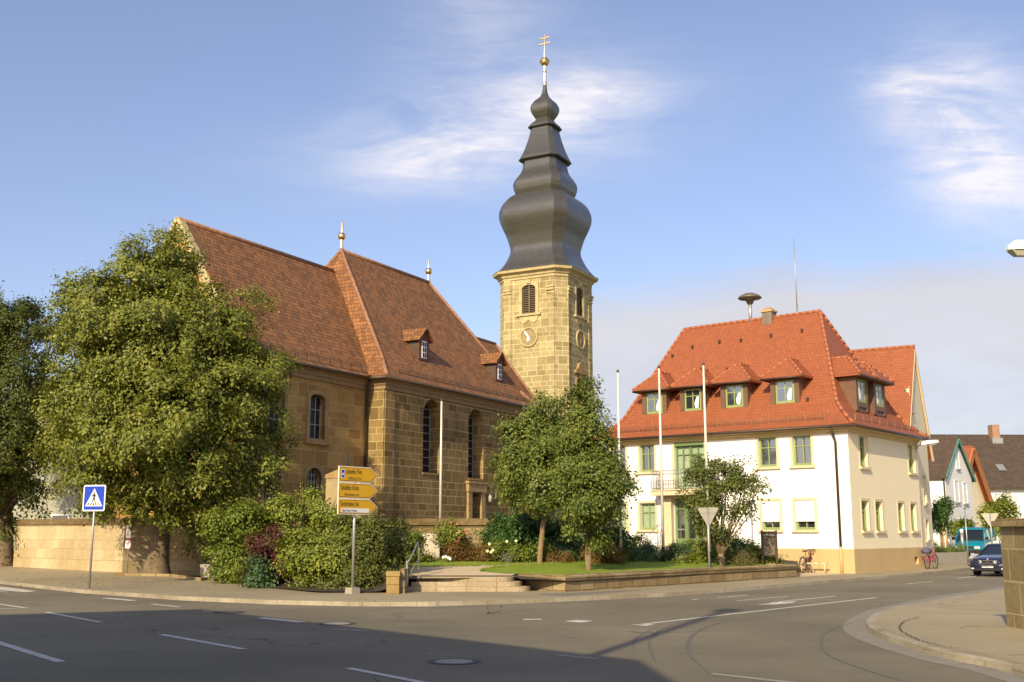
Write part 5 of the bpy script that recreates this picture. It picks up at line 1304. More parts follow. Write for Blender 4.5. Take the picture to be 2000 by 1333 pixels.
for k, (t1, t2, zc) in enumerate(ARM):
    fn = fP(zc); m = MB(); L0, L1, LT, hh = -.72, .52, .84, .215
    def arrow(e): return [(L0 - e, -hh - e), (L1 + e * .4, -hh - e), (LT + e * 1.3, 0), (L1 + e * .4, hh + e), (L0 - e, hh + e)]
    m.mi = 0; m.prism(arrow(.02), fn, -.03, .0); m.mi = 1; m.prism(arrow(.0), fn, -.035, -.0301)
    m.mi = 2; m.prism(arrow(-.018), fn, -.037, -.0351); m.mi = 1; m.prism(arrow(-.03), fn, -.039, -.0371)
    x0 = L0 + .06
    if k == 0:
        m.mi = 3; m.prism([(L0 + .06, -.12), (L0 + .2, -.12), (L0 + .2, .14), (L0 + .06, .14)], fn, -.041, -.0391)
        m.mi = 4; m.prism([(L0 + .075, -.105), (L0 + .185, -.105), (L0 + .185, .125), (L0 + .075, .125)], fn, -.043, -.0411)
        m.mi = 3; m.prism([(L0 + .085, -.03), (L0 + .175, -.03), (L0 + .13, .05)], fn, -.045, -.0431); x0 = L0 + .24
    if k == 2: m.mi = 3; m.prism(rect(L0 + .1, L1 - .02, -.175, -.045), fn, -.041, -.0391)
    m.mi = 2
    wid = {0: .86, 1: .95, 2: .96}[k]
    m.text(t1, .21, lambda x, y, d, x0=x0: (x0 + x, d, zc + .015 + y), -.047, sx=(wid / (len(t1) * .21 * .56)))
    m.text(t2, .115 if k < 2 else .12, lambda x, y, d: (L0 + (.34 if k == 0 else .2 if k == 1 else .13) + x, d, zc - .155 + y), -.047, sx=(.78 if k < 2 else 1.0) * .78 / (len(t2) * .12 * .55) if k == 2 else .74 / (len(t2) * .115 * .55))
    m.build('direction_arm', [M['sign_white'], M['sign_yellow'], M['sign_black'], M['sign_white'], M['sign_blue']], t)
def yield_back(px, py, z0, htop, size, label, rz, square=False, grp=None):
    q = ground(px, py, z0); t = thing('yield_sign', label, 'road sign', q, rz, grp)
    m = MB(); m.tube([(0, -.03, 0), (0, -.03, htop)], .036, 8); m.build('post', M['metal'], t)
    r = size / 2; h = size * .87
    m = MB(); m.prism([(-r + .03, htop), (-r, htop - .05), (-.03, htop - h), (.03, htop - h), (r, htop - .05), (r - .03, htop)], lambda u, v, d: (u, d, v), 0, .02); m.bar((-r * .7, -.01, htop - .18), (r * .7, -.01, htop - .18), .02, .04); m.build('sign_plate', M['sign_grey'], t)
    m = MB(); m.prism([(-r + .06, htop - .03), (0, htop - h + .06), (r - .06, htop - .03)], lambda u, v, d: (u, d, v), .0201, .022); m.build('sign_face', M['sign_white'], t)
yield_back(1387, 1138.5, .12, 2.72, .8, 'grey back of a triangular yield sign on a post at the garden wall', R(-30))
yq = at(1936, 1005, 66)
t = None
q = at(1936, 1040, 66.0); yy0 = .75
tt = thing('yield_sign', 'far grey back of a yield sign above the teal van', 'road sign', (q.x, 66.0, .5), R(-20))
m = MB(); m.tube([(0, -.03, 0), (0, -.03, 2.55)], .036, 8); m.build('post', M['metal'], tt)
m = MB(); m.prism([(-.45, 2.58), (-.47, 2.52), (0, 1.72), (.47, 2.52), (.45, 2.58)], lambda u, v, d: (u, d, v), 0, .02); m.build('sign_plate', M['sign_grey'], tt)
q = ground(1892, 1104, .12)
t = thing('signpost', 'thin bare grey post on the kerb left of the dark blue car', 'post', q); m = MB(); m.tube([(0, 0, 0), (0, 0, 3.15)], .038, 8); m.build('post', M['metal'], t); m = MB(); m.lathe([(.05, 3.15), (.05, 3.2), (.02, 3.22)], 8); m.build('cap', M['black_foot'], t)
# flag masts
def flagpole(x, y, z0, z1, label, grp=None, r=.062):
    t = thing('flagpole', label, 'flagpole', (x, y, z0), 0, grp); h = z1 - z0
    m = MB(); m.tube([(0, 0, .55), (0, 0, h * .55), (0, 0, h)], [r, r * .85, r * .62], 10); m.build('mast', M['pole_white'], t)
    m = MB(); m.tube([(0, 0, 0), (0, 0, .6)], r * 1.15, 10); m.build('foot', M['black_foot'], t)
    m = MB(); m.lathe([(r * .8, h - .02), (r * .9, h + .05), (r * .4, h + .09)], 10); m.build('cap', M['gutter'], t)
for (px, pb, pt, lab) in ((1213, 1100, 727, 'white flagpole on the left of three, beside the lime tree'), (1296, 1098, 719, 'white flagpole in the middle of three, before the entrance pier'), (1386, 1108, 713, 'white flagpole on the right of three, rising behind the yield sign')):
    q = gplane(px, pb); top_ = at(px, pt, q.y); flagpole(q.x, q.y, q.z, top_.z, lab, 'white flagpoles in front of the town hall')
q = at(860, 1000, 55.0); flagpole(q.x, 55.0, GZ, at(864, 783, 55.0).z, 'single white flagpole in front of the church choir wall', None, .07)
# information board
q = at(1504, 1100, 46.4); q.z = zg(46.4, q.x)
t = thing('notice_board', 'dark brown glazed notice board on two posts before the town hall', 'notice board', (q.x, q.y, q.z), R(-32))
m = MB()
m.box(-.3, .3, -.05, .05, .38, 1.4); m.build('case', M['board'], t, bevel=.01)
for sx in (-.31, .31): m = MB(); m.box(sx - .035, sx + .035, -.035, .035, -.2, 1.45); m.build('leg', M['board'], t)
m = MB(); m.box(-.25, .25, -.058, -.051, .44, 1.16); m.build('pane', M['board_glass'], t)
m = MB(); m.box(-.25, .25, -.062, -.051, 1.2, 1.31); m.build('title_strip', M['sign_grey'], t)
# lamps
def lamp_head(m, g, x0, x1, z, w=.16, h=.2):
    m.loft([[(x0, -w * .35, z + .01), (x0, w * .35, z + .01), (x0, w * .3, z + h * .45), (x0, -w * .3, z + h * .45)], [(x0 + .12, -w, z), (x0 + .12, w, z), (x0 + .14, w * .7, z + h), (x0 + .14, -w * .7, z + h)], [(x1 - .25, -w, z), (x1 - .25, w, z), (x1 - .25, w * .6, z + h), (x1 - .25, -w * .6, z + h)], [(x1, -w * .4, z), (x1, w * .4, z), (x1, w * .3, z + h * .5), (x1, -w * .3, z + h * .5)]])
    g.loft([[(x0 + .05, -w * .8, z - .001), (x0 + .05, w * .8, z - .001), (x1 - .3, w * .8, z - .001), (x1 - .3, -w * .8, z - .001)], [(x0 + .16, -w * .5, z - .12), (x0 + .16, w * .5, z - .12), (x1 - .36, w * .5, z - .12), (x1 - .36, -w * .5, z - .12)]])
Lz = at(1985, 490, 22.0); Lh = at(1967, 488, 22.0)
t = thing('street_lamp', 'street lamp head jutting in at the right edge against the sky', 'street lamp', (Lh.x + 2.1, 22.0, .12))
m = MB(); m.tube([(0, 0, 0), (0, 0, Lz.z - .8), (-.05, 0, Lz.z - .3), (-.35, 0, Lz.z), (-1.2, 0, Lz.z + .02)], [.075, .055, .05, .045, .04], 10); m.build('pole', M['metal'], t)
m = MB(); g = MB(); lamp_head(m, g, -2.1, -1.1, Lz.z - .12); m.build('lamp_head', M['lamp_white'], t); g.build('lamp_glass', M['lamp_glass'], t)
q = hallpt(8.95, -.05, 0)
lz = on_wall(1800, 874, (TO.x, TO.y), AZH)[1]
t = thing('street_lamp', 'white street lamp on a bracket fixed to the town hall side wall', 'street lamp', (q.x, q.y, lz), R(0))
m = MB(); m.tube([(0, 0, -.2), (.05, -.15, .0), (.2, -.5, .06)], .03, 8); m.box(-.05, .05, -.04, .04, -.32, .02); m.build('bracket', M['metal'], t)
m = MB(); m.loft([[(.05, -.42, .02), (.05, -.6, .02), (.06, -.56, .16), (.06, -.46, .16)], [(.45, -.36, .06), (.45, -.68, .06), (.45, -.6, .26), (.45, -.44, .26)], [(.95, -.42, .14), (.95, -.62, .14), (.93, -.58, .27), (.93, -.46, .27)]]); m.build('lamp_head', M['lamp_white'], t)
m = MB(); m.loft([[(.4, -.4, .06), (.4, -.64, .06), (.85, -.6, .12), (.85, -.44, .12)], [(.45, -.45, -.03), (.45, -.59, -.03), (.8, -.57, .03), (.8, -.47, .03)]]); m.build('lamp_glass', M['lamp_glass'], t)
# bollards and tree stakes beyond the concrete wall
for (px, lab) in ((1855, 'slim grey bollard on the grass verge left of the other one'), (1881, 'slim grey bollard on the grass verge right in front of the van')):
    q = at(px, 1080, 69.0)
    t = thing('bollard', lab, 'bollard', (q.x, 69.0, .95), 0, 'bollards on the grass verge')
    m = MB(); m.tube([(0, 0, -.2), (0, 0, .95)], .1, 10); m.build('shaft', M['metal'], t); m = MB(); m.tube([(0, 0, .95), (0, 0, 1.2)], .11, 10); m.build('lamp_cap', M['lamp_white'], t)
for k, px in enumerate((1844, 1850)):
    q = at(px, 1070, 68.3); t = thing('stake', ['pale wooden stake under the small tree, on the left', 'pale wooden stake under the small tree, on the right'][k], 'stake', (q.x, 68.3, .8), 0, 'wooden stakes of the small tree')
    m = MB(); m.tube([(0, 0, -.2), (0, 0, 1.5)], .06, 8); m.build('shaft', plain('raw_timber', (0.42, 0.3, 0.16), 0.85), t); m = MB(); m.lathe([(.06, 1.5), (.03, 1.56)], 8); m.build('tip', M['young_bark'], t)

# ------------------------------------------------------------------ bicycles and rack
def bicycle(loc, rz, label, frame_m, basket=None, load=None, grp=None):
    t = thing('bicycle', label, 'bicycle', loc, rz, grp); r = .34; wb = 1.06
    for x in (0, wb):
        m = MB(); n = 26
        pts = [(x + r * math.cos(2 * math.pi * k / n), 0, r + .01 + r * math.sin(2 * math.pi * k / n)) for k in range(n + 1)]
        m.tube(pts, .02, 6, cap=False); w = m.build('wheel', M['rubber'], t)
        m = MB()
        for k in range(14): a = 2 * math.pi * k / 14; m.tube([(x, .012 * (-1) ** k, r + .01), (x + .32 * math.cos(a), 0, r + .01 + .32 * math.sin(a))], .004, 3)
        m.lathe([(.03, -.03), (.03, .03)], 8); m.build('spokes', M['chrome'], w)
        m = MB(); pts = [(x + (r + .035) * math.cos(R(20 + 150 * k / 10)), 0, r + .01 + (r + .035) * math.sin(R(20 + 150 * k / 10))) for k in range(11)]; m.tube(pts, .022, 6); m.build('mudguard', frame_m, w)
    bb = (.46, 0, .29); st = (.34, 0, .82); hd = (.86, 0, .84)
    m = MB()
    for a, c, q in ((bb, st, .018), (bb, hd, .022), ((.42, 0, .48), (.88, 0, .76), .018), (bb, (0, .03, .35), .014), (bb, (0, -.03, .35), .014), ((.37, 0, .68), (0, .03, .35), .01), ((.37, 0, .68), (0, -.03, .35), .01), (hd, (.9, 0, .72), .02), ((.9, .03, .72), (wb, .04, .35), .014), ((.9, -.03, .72), (wb, -.04, .35), .014), (st, (.32, 0, .95), .014), (hd, (.84, 0, 1.02), .016)): m.tube([a, c], q, 6)
    m.build('frame', frame_m, t)
    m = MB(); m.loft([[(.18, -.09, .95), (.18, .09, .95), (.18, .07, 1.01), (.18, -.07, 1.01)], [(.34, -.06, .95), (.34, .06, .95), (.34, .05, 1.0), (.34, -.05, 1.0)], [(.48, -.02, .96), (.48, .02, .96), (.48, .015, .99), (.48, -.015, .99)]]); m.build('saddle', M['rubber'], t)
    m = MB(); m.tube([(.62, -.3, 1.08), (.78, -.27, 1.1), (.85, -.1, 1.04), (.85, .1, 1.04), (.78, .27, 1.1), (.62, .3, 1.08)], .013, 6); m.build('handlebar', M['chrome'], t)
    m = MB(); m.tube([(-.28, -.07, .74), (.28, -.07, .76)], .008, 4); m.tube([(-.28, .07, .74), (.28, .07, .76)], .008, 4); m.tube([(-.2, -.07, .74), (0, -.05, .36)], .008, 4); m.tube([(-.2, .07, .74), (0, .05, .36)], .008, 4)
    for x in (-.28, -.1, .1, .28): m.tube([(x, -.07, .75), (x, .07, .75)], .008, 4)
    m.build('carrier', M['metal'], t)
    m = MB(); m.tube([(.46, -.1, .29), (.46, .1, .29)], .015, 6); m.tube([(.46, -.1, .29), (.56, -.1, .15)], .012, 5); m.tube([(.46, .1, .29), (.36, .1, .43)], .012, 5); m.lathe([(.0, .0), (.09, .01), (.0, .02)], 10); m.box(.52, .6, -.17, -.08, .14, .16); m.box(.32, .4, .08, .17, .42, .44); m.build('crank', M['metal'], t)
    if basket: m = MB(); m.loft([[(.9, -.13, .82), (1.14, -.13, .82), (1.14, .13, .82), (.9, .13, .82)], [(.87, -.18, 1.06), (1.2, -.18, 1.06), (1.2, .18, 1.06), (.87, .18, 1.06)]]); m.build('basket', basket, t)
    if load: m = MB(); m.loft([[(-.24, -.15, .77), (.2, -.15, .77), (.2, .15, .77), (-.24, .15, .77)], [(-.28, -.2, .9), (.24, -.2, .9), (.24, .2, .9), (-.28, .2, .9)], [(-.2, -.13, 1.02), (.16, -.13, 1.02), (.16, .13, 1.02), (-.2, .13, 1.02)]], smooth=True); m.build('bag', load, t)
    return t
wick = plain('wicker', (0.30, 0.19, 0.09), 0.9, var=.3, scale=20)
q = ground(1569, 1120, .125)
bicycle((q.x, q.y, .125), R(51), 'dark bicycle with wicker basket standing at the rack by the town hall', plain('dark_red_frame', (0.09, 0.02, 0.02), 0.35), wick)
q = ground(1808, 1112, .12)
bicycle((q.x + .1, q.y - .0, .12), R(48), 'pink bicycle with a bag leaning at the corner of the town hall', plain('pink_frame', (0.42, 0.05, 0.11), 0.35), None, plain('violet_bag', (0.10, 0.09, 0.15), 0.8))
rk0 = hallpt(-.55, 3.0, .125); rk1 = hallpt(-.55, 1.0, .125)
t = thing('bicycle_rack', 'cream painted rail bicycle rack along the ochre plinth', 'bicycle rack', (0, 0, 0))
m = MB(); m.tube([rk0 + Vector((0, 0, .42)), rk1 + Vector((0, 0, .42))], .04, 8); m.build('rail', M['hall_trim'], t)
for k in range(4):
    p_ = rk0.lerp(rk1, (k + .3) / 3.6); m = MB(); m.tube([p_, p_ + Vector((0, 0, .42))], .03, 6); m.build('leg', M['hall_trim'], t)
m = MB()
for k in range(7):
    p_ = rk0.lerp(rk1, k / 6); o_ = s_h * -.25; m.tube([p_ + Vector((0, 0, .42)), p_ + o_ + Vector((0, 0, .5)), p_ + o_ + Vector((0, 0, .22)), p_ + Vector((0, 0, .25))], .01, 5)
m.build('wheel_hoop', M['metal'], t)

# ------------------------------------------------------------------ cars
def car_paint(name, c):
    m = MT(name); m.col(m.ramp(m.noise(1.5, 2), [(.3, c), (.7, tuple(x * 1.12 for x in c))])); m.set(.28, .15, .5); m.b.inputs['Coat Weight'].default_value = .9; m.b.inputs['Coat Roughness'].default_value = .04; return m.m
M['blue_paint'] = car_paint('dark_blue_paint', (0.012, 0.016, 0.055)); M['teal_paint'] = car_paint('teal_paint', (0.0, 0.20, 0.27))
M['car_glass'] = glassmat('car_glass', (0.014, 0.018, 0.022), .05, .8)
M['headlight'] = glassmat('headlight_glass', (0.62, 0.62, 0.60), .12, .8); M['amber'] = plain('amber_lens', (0.55, 0.12, 0.01), .25); M['black_plastic'] = plain('black_plastic', (0.018, 0.018, 0.02), .55)
def body_loft(m, stations, n=7):
    """stations: (x, half width, z bottom, z shoulder, z top, crown) -> smooth closed section"""
    rings = []
    for (x, w, zb, zs, zt_, tw) in stations:
        rings.append([(x, -w * .92, zb), (x, -w, zb + (zs - zb) * .45), (x, -w * .985, zs - .03), (x, -w * .93, zs + .03), (x, -tw, zt_), (x, -tw * .5, zt_ + .025), (x, tw * .5, zt_ + .025), (x, tw, zt_), (x, w * .93, zs + .03), (x, w * .985, zs - .03), (x, w, zb + (zs - zb) * .45), (x, w * .92, zb)])
    m.loft(rings, smooth=True); return m
def wheel_set(t, xs_, w, r, label=None):
    for x in xs_:
        for sg in (-1, 1):
            m = MB(); y0, y1 = sg * (w - .21), sg * (w + .01); n = 22
            ring = lambda rad, y: [(x + rad * math.cos(2 * math.pi * k / n), y, r + rad * math.sin(2 * math.pi * k / n)) for k in range(n)]
            m.loft([ring(r * .6, y0), ring(r * .95, y0), ring(r, y0 + sg * .03), ring(r, y1 - sg * .03), ring(r * .95, y1), ring(r * .66, y1)], smooth=True); tw_ = m.build('wheel', M['rubber'], t)
            m = MB(); m.loft([ring(r * .65, y1 - sg * .05), ring(r * .62, y1 - sg * .012), ring(r * .2, y1 + sg * .004)], smooth=False); m.build('rim', M['metal'], tw_)
C1 = (22.75, 51.15)
t = thing('car', 'dark blue saloon car driving towards the camera beside the stone pillar', 'car', (C1[0], C1[1], .006), R(90 - 221))
m = MB()
body_loft(m, [(-2.39, .70, .42, .72, .86, .62), (-2.3, .84, .26, .80, .97, .74), (-1.6, .895, .20, .86, 1.02, .78), (-.9, .90, .19, .87, 1.0, .79), (0, .90, .19, .87, .98, .79), (.75, .90, .19, .86, .965, .78), (1.3, .89, .19, .82, .92, .74), (1.9, .87, .2, .75, .84, .70), (2.25, .82, .24, .66, .755, .64), (2.36, .76, .3, .6, .70, .58)])
bd = m.build('body', M['blue_paint'], t)
def cab(name, z0, z1, xb, xt, wb_, wt_, mat, parent):
    m = MB(); m.loft([[(xb[0], -wb_, z0), (xb[1], -wb_, z0), (xb[1], wb_, z0), (xb[0], wb_, z0)], [(xt[0], -wt_, z1), (xt[1], -wt_, z1), (xt[1], wt_, z1), (xt[0], wt_, z1)]]); return m.build(name, mat, parent, bevel=.03)
cab('window_glass', .93, 1.35, (-1.75, 1.0), (-1.05, .15), .76, .60, M['car_glass'], t)
m = MB(); m.loft([[(-1.12, -.62, 1.34), (.2, -.62, 1.34), (.2, .62, 1.34), (-1.12, .62, 1.34)], [(-1.0, -.57, 1.41), (.05, -.57, 1.41), (.05, .57, 1.41), (-1.0, .57, 1.41)], [(-.8, -.4, 1.435), (-.1, -.4, 1.435), (-.1, .4, 1.435), (-.8, .4, 1.435)]]); m.build('roof', M['blue_paint'], t)
for sg in (-1, 1):
    for p_, q_, w_, h_ in (((1.02, .77, .94), (.16, .61, 1.37), .05, .05), ((-.3, .775, .94), (-.3, .61, 1.37), .06, .04), ((-1.77, .765, .94), (-1.06, .61, 1.37), .09, .06)):
        m = MB(); m.bar((p_[0], sg * p_[1], p_[2]), (q_[0], sg * q_[1], q_[2]), w_, h_); m.build('roof_pillar', M['blue_paint'], t)
m = MB()
for sg in (-1, 1): m.loft([[(2.3, sg * .3, .56), (2.12, sg * .66, .58), (1.98, sg * .78, .60), (1.98, sg * .78, .69), (2.1, sg * .66, .72), (2.28, sg * .3, .70)], [(2.41, sg * .3, .565), (2.34, sg * .6, .575), (2.2, sg * .7, .59), (2.17, sg * .7, .685), (2.3, sg * .6, .705), (2.37, sg * .3, .69)]])
lampw = MB()
for sg in (-1, 1):
    m = MB(); m.prism(rr(.40, .125, .04), lambda u, v, d, sg=sg: (2.372 - abs(u + .05) * .12 + d - max(0, (u + .2)) * .18, sg * (.47 + u), .635 + v), -.06, .03); hl = m.build('headlight', M['headlight'], t)
    m = MB(); m.prism(rr(.13, .115, .03), lambda u, v, d, sg=sg: (2.22 - u * .6 + d, sg * (.735 + u * .8), .63 + v), -.06, .03); m.build('indicator', M['amber'], hl)
    m = MB()
    for u in (-.09, .08): m.lathe([(.001, 0)], 3) if False else None
    for u in (-.1, .07): m.prism([(u + .052 * math.cos(2 * math.pi * k / 14), .052 * math.sin(2 * math.pi * k / 14)) for k in range(14)], lambda u_, v, d, sg=sg: (2.405 - abs(u_ + .05) * .1 - max(0, u_ + .2) * .18, sg * (.47 + u_), .635 + v) if d == 0 else (2.41 - abs(u_ + .05) * .1 - max(0, u_ + .2) * .18, sg * (.47 + u_), .635 + v), 0, 1)
    m.build('lens', M['chrome'], hl)
m = MB()
for sg in (-1, 1): m.prism(rr(.24, .15, .05), lambda u, v, d, sg=sg: (2.385 + d, sg * .135 + u, .635 + v), -.02, .02)
gr = m.build('grille', M['chrome'], t)
m = MB()
for sg in (-1, 1): m.prism(rr(.205, .115, .04), lambda u, v, d, sg=sg: (2.39 + d, sg * .135 + u, .635 + v), .0, .022)
m.build('grille_opening', M['black_plastic'], gr)
m = MB(); m.mi = 0; m.prism([(.055 * math.cos(2 * math.pi * k / 20), .055 * math.sin(2 * math.pi * k / 20)) for k in range(20)], lambda u, v, d: (2.3 - v * .5 + d, u, .755 + v * .8), -.02, .02)
for qd in (0, 1, 2, 3):
    m.mi = 1 if qd % 2 else 2; m.prism([(0, 0)] + [(.04 * math.cos(math.pi / 2 * (qd + k / 5)), .04 * math.sin(math.pi / 2 * (qd + k / 5))) for k in range(6)], lambda u, v, d: (2.3 - v * .5 + d, u, .755 + v * .8), .0201, .024)
m.build('bonnet_badge', [M['black_plastic'], M['sign_white'], M['sign_blue']], t)
m = MB(); m.loft([[(2.0, -.88, .24), (2.0, -.88, .54), (2.0, .88, .54), (2.0, .88, .24)], [(2.36, -.76, .24), (2.38, -.76, .54), (2.38, .76, .54), (2.36, .76, .24)], [(2.44, -.5, .27), (2.46, -.5, .52), (2.46, .5, .52), (2.44, .5, .27)]]); bp = m.build('bumper', M['blue_paint'], t, bevel=.02)
m = MB(); m.box(2.3, 2.464, -.5, .5, .26, .35); m.bar((2.395, -.84, .47), (2.47, -.45, .47), .04, .04); m.bar((2.47, -.45, .47), (2.47, .45, .47), .04, .04); m.bar((2.47, .45, .47), (2.395, .84, .47), .04, .04); m.build('air_intake', M['black_plastic'], bp)
m = MB(); m.mi = 0; m.box(2.462, 2.475, -.26, .26, .385, .495); m.mi = 1; m.box(2.475, 2.478, -.258, -.215, .388, .492); m.mi = 2
m.text('BA AK 77', .1, lambda x, y, d: (d, -.2 + x, .405 + y), 2.4785, sx=.85); m.build('number_plate', [M['sign_white'], M['sign_blue'], M['sign_black']], bp)
m = MB()
for sg in (-1, 1): m.box(2.33, 2.42, sg * .62 - .09, sg * .62 + .09, .31, .37)
m.build('fog_light', M['headlight'], bp)
for sg in (-1, 1): m = MB(); m.loft([[(.78, sg * .82, .96), (.9, sg * .82, .96), (.9, sg * .82, 1.04), (.78, sg * .82, 1.04)], [(.72, sg * .95, .95), (.9, sg * .93, .95), (.9, sg * .93, 1.09), (.72, sg * .95, 1.09)], [(.74, sg * 1.05, .97), (.86, sg * 1.04, .97), (.86, sg * 1.04, 1.07), (.74, sg * 1.05, 1.07)]]); m.build('wing_mirror', M['black_plastic'], t)
wheel_set(t, (-1.41, 1.42), .88, .315)
m = MB()
for x in (-1.41, 1.42):
    for sg in (-1, 1): m.prism([(x + .36 * math.cos(math.pi * k / 10), .3 + .37 * math.sin(math.pi * k / 10)) for k in range(11)], lambda u, v, d, sg=sg: (u, sg * (.885 + d * .001) , v), 0, 18)
m.build('wheel_arch', M['black_plastic'], t)

q = at(1896, 1060, 71.5)
t = thing('van', 'teal passenger van parked behind the grass verge', 'van', (q.x + 1.0, 73.2, .35), R(90 - 215))
m = MB()
body_loft(m, [(-2.35, .86, .4, 1.05, 1.12, .84), (-2.2, .92, .3, 1.08, 1.14, .86), (0, .93, .28, 1.08, 1.14, .86), (1.2, .93, .28, 1.06, 1.13, .86), (1.75, .92, .28, .92, 1.04, .82), (2.15, .88, .3, .74, .86, .76), (2.32, .82, .34, .62, .74, .7)]); m.build('body', M['teal_paint'], t)
cab('window_glass', 1.1, 1.8, (-2.3, 1.5), (-2.2, .72), .85, .74, M['car_glass'], t)
m = MB(); m.loft([[(-2.3, -.78, 1.77), (.82, -.78, 1.77), (.82, .78, 1.77), (-2.3, .78, 1.77)], [(-2.25, -.74, 1.88), (.6, -.74, 1.88), (.6, .74, 1.88), (-2.25, .74, 1.88)], [(-2.1, -.5, 1.95), (.35, -.5, 1.95), (.35, .5, 1.95), (-2.1, .5, 1.95)]]); m.build('roof', M['teal_paint'], t)
for sg in (-1, 1):
    for xa, xb_ in ((1.52, .74), (.35, .3), (-.9, -.9), (-2.3, -2.22)): m = MB(); m.bar((xa, sg * .865, 1.1), (xb_, sg * .755, 1.8), .08, .09); m.build('roof_pillar', M['teal_paint'], t)
m = MB(); m.bar((1.5, -.7, 1.16), (1.5, .7, 1.16), .05, .06); m.build('cowl', M['black_plastic'], t)
for sg in (-1, 1): m = MB(); m.box(2.2, 2.36, sg * .6 - .17, sg * .6 + .17, .56, .72); m.build('headlight', M['headlight'], t)
m = MB(); m.box(2.2, 2.345, -.42, .42, .57, .71); m.build('grille', M['black_plastic'], t)
m = MB(); m.loft([[(2.1, -.9, .3), (2.1, -.9, .52), (2.1, .9, .52), (2.1, .9, .3)], [(2.42, -.8, .3), (2.42, -.8, .5), (2.42, .8, .5), (2.42, .8, .3)]]); m.build('bumper', M['black_plastic'], t)
for sg in (-1, 1): m = MB(); m.box(1.3, 1.45, sg * 1.03 - .1, sg * 1.03 + .1, 1.12, 1.32); m.build('wing_mirror', M['black_plastic'], t)
m = MB()
for sg in (-1, 1):
    m.box(.3, .42, sg * .35 - .13, sg * .35 + .13, 1.35, 1.6)
m.build('headrest', M['black_plastic'], t)
wheel_set(t, (-1.35, 1.4), .9, .32)
q = at(1834, 1060, 66)
t = thing('car', 'small teal hatchback half hidden behind the town hall corner', 'car', (q.x - .2, 75.0, .35), R(180 - 35))
m = MB(); body_loft(m, [(-1.85, .72, .4, .8, .92, .66), (-1.7, .8, .25, .84, .98, .72), (0, .82, .2, .85, .98, .72), (.9, .82, .2, .82, .93, .7), (1.6, .78, .24, .7, .78, .62), (1.8, .7, .3, .6, .7, .55)]); m.build('body', M['teal_paint'], t)
cab('window_glass', .92, 1.36, (-1.75, .95), (-1.4, .25), .72, .58, M['car_glass'], t); m = MB(); m.box(-1.42, .3, -.58, .58, 1.35, 1.41); m.build('roof', M['teal_paint'], t, bevel=.03)
m = MB()
for sg in (-1, 1): m.box(-1.86, -1.7, sg * .6 - .12, sg * .6 + .12, .6, .85)
m.build('tail_light', M['sign_red'], t)
m = MB(); m.box(-1.9, -1.75, -.7, .7, .3, .5); m.build('bumper', M['black_plastic'], t)
wheel_set(t, (-1.15, 1.2), .8, .28)

